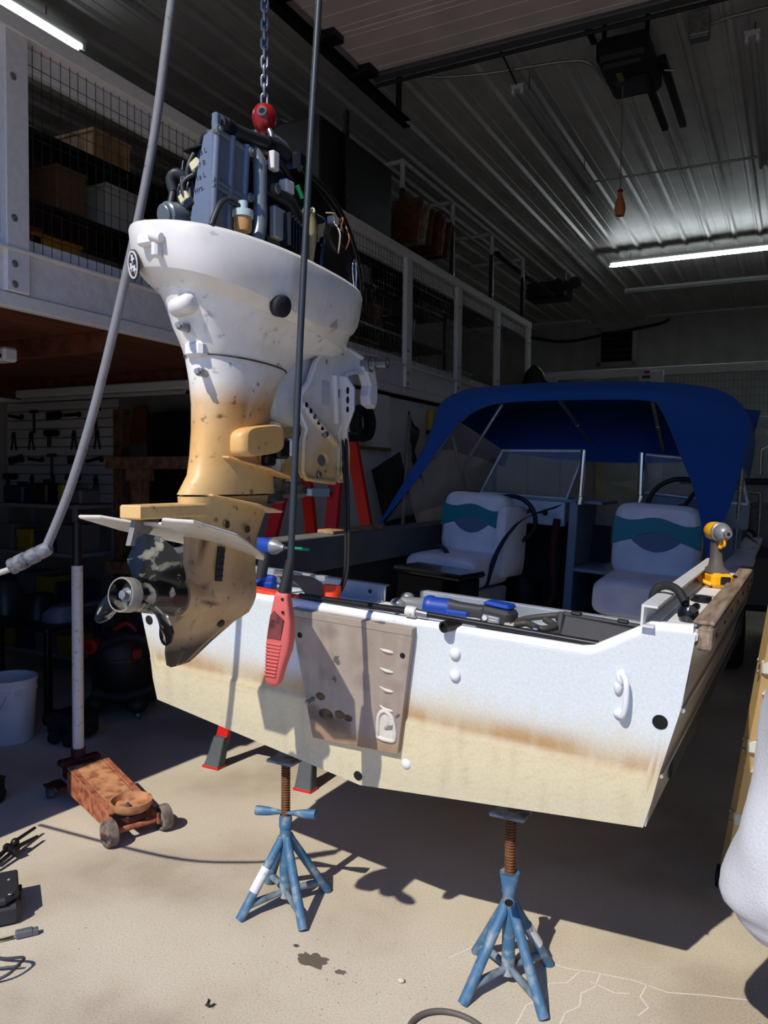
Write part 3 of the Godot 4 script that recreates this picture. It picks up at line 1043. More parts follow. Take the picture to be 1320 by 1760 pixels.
func boat_cabin(bt: Node3D, inner: Material, inner_dark: Material, white: Material, alu: Material) -> void:
	var m := Mb.new()
	var dash := M("dash_grey", Color(0.50, 0.55, 0.60), 0.6, 0.0, "cloud", 1.0)
	m.box(Vector3(-0.355, 0.745, -2.42), Vector3(0.53, 0.14, 0.05), 0.006)
	var gb := part(bt, "glove_box", m, M("dash_white", Color(0.74, 0.79, 0.84), 0.45, 0.0, "cloud", 1.0), "pale locker front")
	m = Mb.new()
	m.cyl(Vector3(-0.3, 0.75, -2.385), Vector3(-0.2, 0.75, -2.385), 0.008, 10, 0.002)
	m.cyl(Vector3(-0.2, 0.75, -2.4), Vector3(-0.2, 0.75, -2.375), 0.018, 12, 0.003)
	part(gb, "handle", m, mats.chrome, "chrome latch handle")
	m = Mb.new()
	m.box(Vector3(-0.36, 0.825, -2.6), Vector3(0.96, 0.02, 0.4), 0.004)
	part(bt, "dash_top", m, dash)
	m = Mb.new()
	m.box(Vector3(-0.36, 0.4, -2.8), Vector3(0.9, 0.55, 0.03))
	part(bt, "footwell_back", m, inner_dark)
	m = Mb.new()
	m.box(Vector3(-0.04, 0.5, -2.62), Vector3(0.05, 0.68, 0.44), 0.004)
	part(bt, "bulkhead", m, dash)
	m = Mb.new()
	m.box(Vector3(0.16, 0.34, -2.95), Vector3(0.42, 0.42, 0.03), 0.003)
	m.box(Vector3(0.17, 0.44, -2.6), Vector3(0.36, 0.02, 0.5), 0.004)
	part(bt, "companionway_step", m, dash)
	m = Mb.new()
	m.box(Vector3(0.6, 0.82, -2.48), Vector3(0.54, 0.16, 0.06), 0.01)
	m.box(Vector3(0.58, 0.45, -2.5), Vector3(0.52, 0.62, 0.04), 0.004)
	part(bt, "helm_console", m, dash)
	# bucket of clutter in the dark footwell
	m = Mb.new()
	m.lathe([Vector2(0, 0), Vector2(0.1, 0), Vector2(0.12, 0.2), Vector2(0.112, 0.2), Vector2(0.095, 0.01), Vector2(0, 0.01)], Transform3D(Basis.IDENTITY, Vector3(-0.3, 0.14, -2.35)), 18)
	var cl := solo("bucket", "dark bucket in the footwell under the pale locker front", "bucket", m, mats.black)
	cl.transform = BT
	m = Mb.new()
	m.tube(spline([Vector3(-0.12, 0.72, -2.36), Vector3(-0.13, 0.5, -2.35), Vector3(-0.1, 0.3, -2.33), Vector3(-0.14, 0.2, -2.33)], 4), 0.022, 8)
	cl = solo("hanging_bag", "dark red bag hanging at the edge of the footwell", "bag", m, M("dark_red", Color(0.25, 0.05, 0.05), 0.8))
	cl.transform = BT
	# windshield panes in aluminium frames
	var glass := M("glass", Color(0.85, 0.92, 0.95), 0.05, 0.0, "", 1.0, {"alpha": 0.06, "spec": 0.15})
	var panes := [[Vector3(-0.62, 0.835, -2.42), Vector3(-0.09, 0.835, -2.42), Vector3(-0.007, 1.116, -2.42), Vector3(-0.5, 1.094, -2.42)], [Vector3(0.335, 0.9, -2.45), Vector3(0.86, 0.88, -2.45), Vector3(0.8, 1.09, -2.45), Vector3(0.322, 1.11, -2.45)]]
	for p in panes:
		m = Mb.new()
		m.flat()
		var d := Vector3(0, 0, 0.004)
		m.quad(p[0] + d, p[1] + d, p[2] + d, p[3] + d)
		m.quad(p[3] - d, p[2] - d, p[1] - d, p[0] - d)
		var ws := part(bt, "windshield_pane", m, glass)
		for k in 4:
			m = Mb.new()
			m.tube([p[k], p[(k + 1) % 4]], 0.011, 8)
			part(ws, "frame", m, alu)
	for x in [[0.006, 0.83, 0.006, 1.12], [0.335, 0.86, 0.322, 1.12]]:
		m = Mb.new()
		m.tube([Vector3(x[0], x[1], -2.36), Vector3(x[2], x[3], -2.36)], 0.02, 14)
		m.cyl(Vector3(x[0], x[1] - 0.02, -2.36), Vector3(x[0], x[1] + 0.03, -2.36), 0.027, 12, 0.003)
		part(bt, "windshield_post", m, mats.chrome, "polished tube post")
	# steering wheels
	for w in [[Vector3(0.55, 0.83, -2.33), Vector3(0.15, 0.35, 1.0), 0.17], [Vector3(-0.28, 0.72, -2.05), Vector3(0.55, 0.35, 0.8), 0.13]]:
		var fr := along(w[0], w[1])
		m = Mb.new()
		var ring := []
		for k in 33: ring.append(fr * Vector3(cos(TAU * k / 32) * w[2], 0, sin(TAU * k / 32) * w[2]))
		m.tube(ring, 0.013, 10, false)
		for k in 3:
			m.tube([fr * Vector3(0, -0.02, 0), fr * Vector3(cos(TAU * k / 3 + 0.5) * w[2], 0, sin(TAU * k / 3 + 0.5) * w[2])], 0.011, 8)
		m.lathe([Vector2(0, -0.05), Vector2(0.035, -0.05), Vector2(0.03, 0.0), Vector2(0, 0.005)], fr, 16)
		part(bt, "steering_wheel" if w[2] > 0.15 else "console_grip", m, mats.black)

func canopy(bt: Node3D) -> void:
	var blue := M("canvas_blue", Color(0.03, 0.30, 0.60), 0.85, 0.0, "weave", 6.0, {"rim": 0.25, "bump": 0.03, "bumptex": "weave"})
	var outer := [Vector3(-0.952, 0.646, -1.747), Vector3(-0.923, 0.859, -1.946), Vector3(-0.901, 1.067, -2.141), Vector3(-0.911, 1.213, -2.278), Vector3(-0.934, 1.346, -2.402), Vector3(-0.90, 1.417, -2.469), Vector3(-0.806, 1.467, -2.516), Vector3(-0.589, 1.5, -2.547), Vector3(-0.16, 1.522, -2.567), Vector3(0.24, 1.527, -2.572), Vector3(0.493, 1.513, -2.559), Vector3(0.663, 1.48, -2.528), Vector3(0.767, 1.42, -2.472), Vector3(0.826, 1.343, -2.399), Vector3(0.849, 1.261, -2.323), Vector3(0.842, 1.104, -2.175), Vector3(0.827, 0.932, -2.015), Vector3(0.795, 0.783, -1.875), Vector3(0.767, 0.64, -1.76)]
	var innr := [Vector3(-0.938, 0.648, -1.75), Vector3(-0.869, 0.829, -1.918), Vector3(-0.809, 1.036, -2.112), Vector3(-0.746, 1.255, -2.317), Vector3(-0.654, 1.344, -2.401), Vector3(-0.504, 1.385, -2.439), Vector3(-0.19, 1.405, -2.458), Vector3(0.301, 1.413, -2.465), Vector3(0.391, 1.356, -2.412), Vector3(0.466, 1.248, -2.311), Vector3(0.558, 1.089, -2.162), Vector3(0.654, 0.92, -2.003), Vector3(0.755, 0.645, -1.765)]
	var oo := resample(spline(outer, 4), 60)
	var ii := resample(spline(innr, 4), 60)
	# match the two edges corner for corner
	var match_ends := func(u: float, v: float) -> Vector3:
		var k := u * 60.0
		var i := int(minf(k, 59.0))
		var a: Vector3 = oo[i].lerp(oo[i + 1], k - i)
		var b: Vector3 = ii[i].lerp(ii[i + 1], k - i)
		var p := a.lerp(b, v)
		return p + Vector3(0, 0, 0.05 * sin(v * PI) * sin(u * PI) + 0.006 * sin(u * 40.0) * sin(v * PI))
	var m := Mb.new()
	m.sheet(60, 6, func(u: float, v: float) -> Vector3: return match_ends.call(u, 1.0 - v), 0.005)
	part(bt, "canopy_valance", m, blue, "blue canvas rear edge with side wings")
	m = Mb.new()
	m.sheet(48, 14, func(u: float, v: float) -> Vector3:
		var k := 60.0 * lerpf(0.16, 0.85, u)
		var i := int(k)
		var a: Vector3 = oo[i].lerp(oo[i + 1], k - i)
		return a + Vector3(-a.x * 0.06 * v * v, -0.10 * v * v - 0.012 * sin(v * PI * 3.0) * sin(v * PI * 3.0), -1.25 * v), 0.005)
	part(bt, "canopy_top", m, blue, "blue canvas top")
	# hanging front flap seen inside
	m = Mb.new()
	m.sheet(24, 8, func(u: float, v: float) -> Vector3:
		var x := lerpf(-0.86, 0.82, u)
		return Vector3(x, 1.44 - 0.32 * v - 0.06 * sin(u * PI) * v + 0.04 * (1.0 - pow(absf(x) / 0.86, 2.0)) * (1.0 - v), -3.5 + 0.75 * v), 0.005)
	part(bt, "front_flap", m, blue)
	# frame bows, poles and clear side curtain
	m = Mb.new()
	m.tube(ii.slice(10, 50).map(func(p): return p + Vector3(0, 0.012, -0.03)), 0.011, 8)
	part(bt, "canopy_bow", m, mats.zinc)
	for p in [[Vector3(0.822, 1.30, -2.4), Vector3(0.818, 0.63, -2.48)], [Vector3(-0.80, 1.22, -2.3), Vector3(-0.68, 0.72, -2.42)], [Vector3(-0.55, 1.38, -2.5), Vector3(-0.78, 0.95, -2.45)], [Vector3(0.33, 1.41, -2.5), Vector3(0.37, 1.14, -2.75)], [Vector3(-0.19, 1.40, -2.5), Vector3(-0.1, 1.16, -3.0)]]:
		m = Mb.new()
		m.tube(p, 0.0125, 10)
		m.cyl(p[0].lerp(p[1], 0.5) - (p[1] - p[0]).normalized() * 0.012, p[0].lerp(p[1], 0.5) + (p[1] - p[0]).normalized() * 0.012, 0.016, 10, 0.002)
		part(bt, "canopy_pole", m, mats.zinc)
	m = Mb.new()
	m.flat()
	var c := [Vector3(-0.93, 0.655, -1.78), Vector3(-0.62, 0.83, -2.43), Vector3(-0.5, 1.10, -2.43), Vector3(-0.74, 1.25, -2.33)]
	m.quad(c[0], c[1], c[2], c[3])
	var d := Vector3(0.002, 0, -0.002)
	m.quad(c[3] + d, c[2] + d, c[1] + d, c[0] + d)
	part(bt, "side_curtain", m, M("vinyl", Color(0.55, 0.5, 0.45), 0.12, 0.0, "", 1.0, {"alpha": 0.3, "spec": 0.2}), "clear vinyl side curtain")

func seats(white: Material) -> void:
	var vinyl := M("seat_vinyl", Color(0.90, 0.89, 0.90), 0.55, 0.0, "cloud", 1.2)
	var teal := M("seat_teal", Color(0.02, 0.46, 0.50), 0.5)
	var lens := M("seat_grey", Color(0.34, 0.40, 0.50), 0.55)
	var base_m := M("seat_base", Color(0.66, 0.65, 0.65), 0.6, 0.0, "cloud", 1.5)
	var navy := M("strap_navy", Color(0.03, 0.08, 0.17), 0.7)
	for k in 2:
		var se := thing("swivel_chair", ["white boat seat with teal band in front of the steering wheel", "white boat seat with teal band and hanging navy strap beside the pale locker"][k], "seat", Vector3.ZERO, "rear facing boat seats")
		se.transform = BT * (X(Vector3(0.481, 0.082, -1.985), Vector3(0, 2, 0)).scaled_local(Vector3.ONE * 1.09) if k == 0 else X(Vector3(-0.50, 0.14, -1.90), Vector3(0, -9, 0)))
		# backrest: rounded slab, leaning a little
		var m := Mb.new()
		var bk := X(Vector3(0, 0.37, -0.12), Vector3(-5, 0, 0))
		m.xf = bk
		var rings := []
		for s in [[-0.075, 0.80], [-0.065, 0.93], [-0.04, 1.0], [0.03, 1.0], [0.055, 0.95], [0.066, 0.84]]:
			rings.append(super_ring(Vector3(0, 0.165, s[0]), Vector3(0.2 * s[1], 0, 0), Vector3(0, 0.175 * (1.0 - (1.0 - s[1]) * 0.9), 0), 6.0, 48))
		m.loft(rings)
		var back := part(se, "backrest", m, vinyl)
		m = Mb.new()
		m.xf = bk
		var poly := []
		for i in 25:
			var x := -0.196 + 0.392 * i / 24
			poly.append(Vector2(x, 0.262 + 0.012 * cos(x / 0.196 * PI * 1.5) - 0.01 * x / 0.196))
		for i in 25:
			var x := 0.196 - 0.392 * i / 24
			poly.append(Vector2(x, lerpf(0.138, 0.165, clampf((0.196 - absf(x)) / 0.086, 0.0, 1.0)) if absf(x) > 0.11 else 0.165 + 0.035 * (1.0 - pow(x / 0.11, 2.0))))
		m.prism(poly, 0.05, 0.0685, Transform3D.IDENTITY, 0.003)
		part(back, "teal_band", m, teal, "teal wave band")
		m = Mb.new()
		m.xf = bk
		poly = []
		for i in 17:
			var x := -0.11 + 0.22 * i / 16
			poly.append(Vector2(x, 0.165 + 0.035 * (1.0 - pow(x / 0.11, 2.0))))
		for i in range(1, 16):
			var x := 0.11 - 0.22 * i / 16
			poly.append(Vector2(x, 0.165 - 0.052 * (1.0 - pow(x / 0.11, 2.0))))
		m.prism(poly, 0.05, 0.069, Transform3D.IDENTITY, 0.002)
		part(back, "grey_inset", m, lens, "grey lens shaped inset")
		# cushion
		m = Mb.new()
		rings = []
		for s in [[-0.17, 0.9], [-0.15, 1.0], [0.14, 1.0], [0.175, 0.97], [0.195, 0.85], [0.2, 0.7]]:
			rings.append(super_ring(Vector3(0, 0.305 - 0.03 * (s[0] + 0.17), s[0] + 0.03), Vector3(0.215 * (0.9 + 0.1 * s[1]), 0, 0), Vector3(0, 0.085 * s[1], 0), 5.0, 40))
		m.loft(rings)
		var cu := part(se, "cushion", m, vinyl)
		m = Mb.new()
		m.cyl(Vector3(0.06, 0.36, 0.135), Vector3(0.11, 0.36, 0.135), 0.005, 8)
		m.ball(Vector3(0.06, 0.36, 0.137), Vector3(0.009, 0.008, 0.008), 8)
		m.ball(Vector3(0.11, 0.36, 0.137), Vector3(0.009, 0.008, 0.008), 8)
		if k == 0: part(cu, "pull_toggle", m, mats.dark_steel)
		m = Mb.new()
		m.box(Vector3(0, 0.105, -0.02), Vector3(0.38, 0.21, 0.32), 0.01)
		var ba := part(se, "base", m, base_m)
		m = Mb.new()
		for x in [-0.12, 0.0, 0.12]: m.box(Vector3(x, 0.19, 0.141), Vector3(0.1, 0.035, 0.006), 0.001)
		part(ba, "slot", m, mats.black)
		if k == 1:
			m = Mb.new()
			rings = []
			for s in [[-0.21, 0.8], [-0.2, 1.0], [0.02, 1.0], [0.03, 0.85]]:
				rings.append(super_ring(Vector3(0.232, 0.46, s[0] - 0.02), Vector3(0.032 * s[1], 0, 0), Vector3(0, 0.19 * s[1], 0), 4.0, 24))
			m.loft(rings)
			part(se, "side_bolster", m, vinyl)
			m = Mb.new()
			m.sheet(14, 2, func(u: float, v: float) -> Vector3:
				var p: Vector3 = spline([Vector3(0.44, 0.66, -0.22), Vector3(0.33, 0.58, -0.02), Vector3(0.245, 0.42, 0.05), Vector3(0.21, 0.22, 0.1)], 5)[int(round(u * 15.0)) if u < 1.0 else 15]
				return p + Vector3(0.035 * v - 0.015, 0.02 * v, 0), 0.004)
			part(se, "strap", m, navy, "navy webbing strap")
			m = Mb.new()
			m.sheet(10, 2, func(u: float, v: float) -> Vector3: return Vector3(-0.17 + 0.2 * u, 0.40 - 0.055 * u * u + 0.01 * sin(u * PI), -0.03 + 0.17 * u + 0.045 * v), 0.004)
			part(se, "cushion_strap", m, navy, "navy strap across the cushion")
	# dark tub table in front of the port seat
	var m2 := Mb.new()
	m2.box(Vector3(0, 0.17, 0), Vector3(0.36, 0.3, 0.2), 0.01)
	m2.box(Vector3(0, 0.335, 0.0), Vector3(0.4, 0.03, 0.24), 0.012)
	var tub := solo("tote_box", "glossy black tote box in front of the port side boat seat", "box", m2, mats.black_gloss)
	tub.transform = BT * X(Vector3(-0.42, 0.14, -1.42), Vector3(0, -8, 0))

func leg_colour(p: Vector3) -> Color:
	var n := fn2.get_noise_3d(p.x * 9.0, p.y * 9.0, p.z * 9.0)
	var s := fn.get_noise_3d(p.x * 40.0, p.y * 6.0, p.z * 40.0)
	var y := p.y + 0.16 * (p.z - 0.12) + 0.035 * n
	var c := lin(0.925, 0.915, 0.885)
	c = c.lerp(lin(0.90, 0.83, 0.68), sstep(-0.17, -0.235, y))
	c = c.lerp(lin(0.86, 0.68, 0.42), sstep(-0.215, -0.30, y))
	c = c.lerp(lin(0.76, 0.50, 0.24), exp(-pow((y + 0.262) / 0.028, 2.0)) * (0.75 + 0.4 * s))
	c = c.lerp(lin(0.85, 0.70, 0.46), sstep(-0.36, -0.5, y))
	return c

func gear_colour(p: Vector3) -> Color:
	var n := fn2.get_noise_3d(p.x * 9.0, p.y * 9.0, p.z * 9.0)
	var s := fn.get_noise_3d(p.x * 70.0, p.y * 70.0, p.z * 70.0)
	var c := lin(0.78, 0.67, 0.50).lerp(lin(0.70, 0.58, 0.42), clampf(0.5 + n, 0, 1))
	c = c.lerp(lin(0.84, 0.70, 0.46), sstep(-0.60, -0.54, p.y))
	if p.y < -0.895: c = c.lerp(lin(0.2, 0.18, 0.16), sstep(0.0, 0.3, s + 0.35))
	if p.z > 0.24 and p.y < -0.6 and p.y > -0.85 and s > 0.42: c = lin(0.22, 0.18, 0.14)
	return c

func cowl_colour(p: Vector3) -> Color:
	var n := fn2.get_noise_3d(p.x * 6.0, p.y * 6.0, p.z * 6.0)
	return lin(0.925, 0.915, 0.89).lerp(lin(0.87, 0.855, 0.82), clampf(0.5 + n, 0, 1))

func egg(yv: float, zc: float, L: float, W: float, e := 2.3, n := 40, tilt_x := 0.0, tilt_z := 0.0) -> Array:
	var o := []
	for p in super_ring(Vector3.ZERO, Vector3(W, 0, 0), Vector3(0, 0, L), e, n):
		o.append(p + Vector3(0, yv + tilt_x * p.x + tilt_z * p.z, zc))
	return o

func foil_ring(yv: float, z0: float, z1: float, w: float, n := 28, slope := 0.0) -> Array:
	var o := []
	for i in n:
		var t := TAU * i / n
		var k := cos(t)
		o.append(Vector3(w * signf(sin(t)) * pow(absf(sin(t)), 0.75) * (0.85 + 0.15 * -k), yv + slope * k, lerpf(z1, z0, (k + 1.0) / 2.0)))
	return o

func outboard() -> void:
	var mo := thing("outboard_motor", "white outboard motor without its cowl hanging from the red hook, lower leg stained orange", "outboard motor", Vector3(-1.395, 2.0, -1.87))
	var cast := M("cowl_paint", Color(1, 1, 1), 0.42, 0.0, "scuff", 1.3, {"vc": true})
	var castl := M("leg_paint", Color(1, 1, 1), 0.45, 0.0, "speck", 1.2, {"vc": true, "bump": 0.02, "bumptex": "pit"})
	var plain_w := M("motor_white", Color(0.90, 0.89, 0.87), 0.42, 0.0, "scuff", 1.6)
	var greyw := M("bracket_grey", Color(0.72, 0.74, 0.78), 0.45, 0.0, "fine", 2.0)
	# lower cowl pan: open tray with a rolled rim
	var m := Mb.new()
	m.cf = cowl_colour
	var tx := -0.12
	var tz := 0.04
	var band := func(yv: float, L: float, W: float, dip: float) -> Array:
		var o := []
		for p in super_ring(Vector3.ZERO, Vector3(W, 0, 0), Vector3(0, 0, L), 2.45, 56):
			o.append(p + Vector3(0, yv + dip * absf(p.z) - (0.12 + 0.3 * dip) * p.x + 0.04 * p.z, 0.008))
		return o
	m.loft([band.call(0.002, 0.388, 0.204, 0.11), band.call(0.03, 0.40, 0.216, 0.09), band.call(0.07, 0.407, 0.223, 0.05), band.call(0.142, 0.413, 0.23, 0.0), band.call(0.152, 0.409, 0.226, 0.0), band.call(0.150, 0.398, 0.214, 0.0), band.call(0.10, 0.39, 0.208, 0.0)], false, true)
	m.loft([egg(-0.02, -0.012, 0.352, 0.172, 2.2, 56, -0.12, 0.1), band.call(-0.008, 0.377, 0.192, 0.11), band.call(0.002, 0.388, 0.204, 0.11)], false, false)
	var pan := part(mo, "cowl_pan", m, cast, "white lower cowl pan")
	m = Mb.new()
	m.tube([Vector3(0, 0.125, 0.43), Vector3(0.03, 0.118, 0.427)], 0.012, 8)
	m.box(Vector3(-0.02, 0.12, 0.42), Vector3(0.05, 0.03, 0.03), 0.006)
	m.box(Vector3(0.008, 0.10, 0.42), Vector3(0.02, 0.05, 0.025), 0.005)
	part(pan, "latch_lug", m, plain_w)
	# round emblem on the aft face
	var em := along(Vector3(-0.098, 0.078, 0.386), Vector3(-0.5, -0.14, 1.0))
	m = Mb.new()
	m.lathe([Vector2(0, 0), Vector2(0.037, 0), Vector2(0.037, 0.004), Vector2(0, 0.004)], em, 26)
	var bd := part(pan, "emblem", m, M("emblem_dark", Color(0.10, 0.13, 0.17), 0.4), "round dark badge with white stars")
	m = Mb.new()
	m.lathe([Vector2(0.030, 0.003), Vector2(0.034, 0.003), Vector2(0.034, 0.006), Vector2(0.030, 0.006), Vector2(0.030, 0.003)], em, 26)
	for c in [Vector2(-0.014, -0.006), Vector2(0.014, -0.006), Vector2(0.0, 0.012)]:
		var star := []
		for k in 10: star.append(c + Vector2.from_angle(TAU * k / 10 + PI / 2) * (0.013 if k % 2 == 0 else 0.0055))
		m.prism(star, 0.003, 0.006, em * Transform3D(Basis(Vector3.RIGHT, Vector3.FORWARD, Vector3.UP), Vector3.ZERO))
	part(bd, "stars", m, plain_w)
	# dark rubber plug in the side
	m = Mb.new()
	m.lathe([Vector2(0, -0.02), Vector2(0.028, -0.02), Vector2(0.028, 0.003), Vector2(0.024, 0.006), Vector2(0, 0.006)], along(Vector3(0.2065, -0.012, 0.175), Vector3(1, -0.25, 0.18)), 24)
	part(pan, "rubber_plug", m, mats.rubber, "round black rubber plug")
	# exhaust snout under the pan 
	m = Mb.new()
	var rings := []
	for s in [[-0.06, 0.022], [-0.05, 0.03], [0.03, 0.032], [0.06, 0.024], [0.064, 0.014]]:
		var r := []
		for k in 16:
			var a := TAU * k / 16
			r.append(Vector3(-0.035 + s[0] * 0.55 + 0.05, -0.022 + sin(a) * s[1] * 0.8 + s[0] * 0.1, 0.33 + cos(a) * s[1]))
		rings.append(r)
	m.loft(rings)
	part(pan, "exhaust_snout", m, plain_w)
	# midsection funnel and leg
	m = Mb.new()
	m.cf = leg_colour
	m.loft([egg(-0.005, -0.012, 0.368, 0.18, 2.2, 48, -0.1, 0.1), egg(-0.035, 0.012, 0.325, 0.158, 2.2, 48, -0.1, 0.1), egg(-0.075, 0.055, 0.262, 0.126, 2.2, 48, 0, 0.06), egg(-0.105, 0.084, 0.213, 0.106, 2.2, 48, 0, 0.04), egg(-0.138, 0.096, 0.185, 0.096, 2.2, 48, 0, 0.03), egg(-0.142, 0.097, 0.181, 0.093, 2.2, 48, 0, 0.03), egg(-0.148, 0.098, 0.18, 0.0925, 2.2, 48, 0, 0.03), egg(-0.20, 0.110, 0.155, 0.085, 2.2, 48), egg(-0.26, 0.121, 0.138, 0.078, 2.2, 48), egg(-0.33, 0.123, 0.14, 0.072, 2.2, 48), egg(-0.40, 0.120, 0.153, 0.069, 2.2, 48), egg(-0.45, 0.121, 0.164, 0.068, 2.2, 48), egg(-0.50, 0.135, 0.19, 0.066, 2.2, 48)])
	var leg := part(mo, "midsection", m, castl, "white leg turning rusty orange towards the bottom")
	m = Mb.new()
	var sr := egg(-0.142, 0.097, 0.1845, 0.0965, 2.2, 48, 0, 0.03)
	sr.append(sr[0])
	m.tube(sr, 0.0022, 6, false)
	part(leg, "seam", m, M("seam_dark", Color(0.25, 0.22, 0.19), 0.8))
	# bosses and bolts down the aft edge
	for b in [[Vector3(0.0, -0.075, 0.315), 0.011, 0.03], [Vector3(0.02, -0.185, 0.268), 0.011, 0.03]]:
		m = Mb.new()
		m.cyl(b[0] - Vector3(0.0, 0, 0.02), b[0] + Vector3(0.012, 0, b[2]), b[1], 12, 0.002)
		m.cyl(b[0] + Vector3(0.012, 0, b[2]), b[0] + Vector3(0.016, 0, b[2] + 0.012), b[1] * 0.7, 6)
		part(leg, "bolt", m, mats.zinc)
	m = Mb.new()
	m.box(Vector3(0.01, -0.125, 0.28), Vector3(0.06, 0.04, 0.035), 0.008)
	part(leg, "cast_lug", m, plain_w)
	# side trim housing
	m = Mb.new()
	m.cf = leg_colour
	rings = []
	for s in [[0.055, 1.0], [0.088, 1.0], [0.10, 0.92], [0.104, 0.8]]:
		var r := []
		for p in super_ring(Vector3.ZERO, Vector3(0, 0, 0.10 * s[1]), Vector3(0, 0.041 * (0.6 + 0.4 * s[1]), 0), 4.0, 32):
			r.append(Vector3(s[0], -0.352 + p.y - p.z * 0.12, 0.105 + p.z))
		rings.append(r)
	m.loft(rings)
	var th := part(leg, "water_housing", m, castl, "rounded orange side housing")
	m = Mb.new()
	m.cyl(Vector3(0.075, -0.33, 0.05), Vector3(0.1, -0.32, 0.05), 0.012, 10, 0.002)
	m.box(Vector3(0.075, -0.37, 0.0), Vector3(0.04, 0.06, 0.06), 0.008)
	m.box(Vector3(0.07, -0.405, 0.05), Vector3(0.03, 0.03, 0.05), 0.006)
	part(leg, "hose_clamp", m, mats.dark_steel)
	m = Mb.new()
	m.box(Vector3(0.07, -0.365, -0.035), Vector3(0.045, 0.05, 0.04), 0.008)
	m.cf = leg_colour
	part(leg, "side_fitting", m, castl)
	# splash plates
	var pl := func(z0: float, z1: float, y0: float, y1: float, w: float) -> Mb:
		var q := Mb.new()
		q.cf = leg_colour
		var poly := [Vector2(0.0, z1), Vector2(w * 0.7, z1 - 0.03), Vector2(w, lerpf(z1, z0, 0.55)), Vector2(w * 0.8, z0 + 0.02), Vector2(0.0, z0), Vector2(-w * 0.8, z0 + 0.02), Vector2(-w, lerpf(z1, z0, 0.55)), Vector2(-w * 0.7, z1 - 0.03)]
		var sl := (y1 - y0) / (z1 - z0)
		q.prism(poly, 0.0, 0.007, Transform3D(Basis(Vector3.RIGHT, Vector3(0, sl, 1), Vector3.UP), Vector3(0, y0 - sl * z0, 0)), 0.0025)
		return q
	part(leg, "splash_plate", pl.call(-0.09, 0.25, -0.462, -0.400, 0.098), castl)
	part(leg, "splash_plate", pl.call(-0.05, 0.30, -0.560, -0.500, 0.082), castl)
	# gearcase with bullet and skeg
	m = Mb.new()
	m.cf = gear_colour
	m.loft([foil_ring(-0.505, -0.035, 0.32, 0.064), foil_ring(-0.56, -0.02, 0.32, 0.054), foil_ring(-0.62, 0.012, 0.303, 0.045), foil_ring(-0.69, 0.02, 0.312, 0.04), foil_ring(-0.73, 0.02, 0.345, 0.046, 28, -0.008), foil_ring(-0.755, 0.018, 0.365, 0.054, 28, -0.012), foil_ring(-0.785, 0.02, 0.365, 0.055, 28, -0.014), foil_ring(-0.81, 0.03, 0.362, 0.042, 28, -0.012), foil_ring(-0.835, 0.045, 0.37, 0.022, 28, -0.008), foil_ring(-0.86, 0.11, 0.382, 0.014), foil_ring(-0.90, 0.21, 0.384, 0.011), foil_ring(-0.930, 0.275, 0.378, 0.009), foil_ring(-0.938, 0.295, 0.365, 0.005)])
	var gc := part(mo, "gearcase", m, castl, "tan stained gearcase and skeg")
	var ax := Vector3(0, 0.155, 1).normalized()      # propeller shaft, pointing aft
	var hub0 := Vector3(0, -0.731, 0.531)
	m = Mb.new()
	m.cf = gear_colour
	m.lathe([Vector2(0.0, -0.44), Vector2(0.016, -0.43), Vector2(0.034, -0.38), Vector2(0.046, -0.32), Vector2(0.049, -0.26), Vector2(0.049, -0.22), Vector2(0.052, -0.215), Vector2(0.052, -0.185), Vector2(0.0, -0.185)], along(hub0, ax), 28)
	part(gc, "bullet", m, castl)
	# water intake slots, screws and anode
	m = Mb.new()
	m.box(Vector3(0.041, -0.685, 0.222), Vector3(0.008, 0.092, 0.026), 0.002, Basis.from_euler(Vector3(-0.14, 0, 0)))
	var iv := part(gc, "water_intake", m, mats.black, "black slotted water intake")
	for k in 5:
		m = Mb.new()
		m.box(Vector3(0.0455, -0.652 - 0.0165 * k, 0.217 + 0.0024 * k), Vector3(0.004, 0.004, 0.022), 0.001)
		part(iv, "slat", m, mats.rubber)
	for s in [Vector3(0.049, -0.58, 0.205), Vector3(0.049, -0.597, 0.116)]:
		m = Mb.new()
		m.lathe([Vector2(0, 0), Vector2(0.011, 0), Vector2(0.011, 0.003), Vector2(0.007, 0.003), Vector2(0.006, 0.001), Vector2(0, 0.001)], along(s, Vector3(1, 0, 0)), 16)
		m.box(s + Vector3(0.003, 0, 0), Vector3(0.002, 0.003, 0.012))
		part(gc, "slot_screw", m, M("brass_dull", Color(0.40, 0.31, 0.2), 0.5, 0.5))
	m = Mb.new()
	m.ball(Vector3(0.014, -0.853, 0.185), Vector3(0.006, 0.011, 0.016), 12)
	part(gc, "oil_plug", m, M("plug_dark", Color(0.25, 0.21, 0.17), 0.6, 0.4))
	m = Mb.new()
	m.cf = leg_colour
	m.prism([Vector2(-0.045, 0.28), Vector2(0.045, 0.28), Vector2(0.033, 0.5), Vector2(-0.033, 0.5)], -0.556, -0.522, Transform3D(Basis(Vector3.RIGHT, Vector3.BACK, Vector3.UP), Vector3.ZERO), 0.004)
	part(gc, "cavitation_plate", m, castl, "orange cavitation plate arm")
	m = Mb.new()
	m.prism([Vector2(0.38, -0.555), Vector2(0.47, -0.555), Vector2(0.49, -0.62), Vector2(0.455, -0.625)], -0.008, 0.008, Transform3D(Basis(Vector3.BACK, Vector3.UP, Vector3.LEFT), Vector3(-0.02, 0, 0)), 0.003)
	part(gc, "trim_tab", m, M("tab_grey", Color(0.55, 0.53, 0.5), 0.5, 0.3, "scuff", 2.0))
	# bolted-on hydrofoil wings
	m = Mb.new()
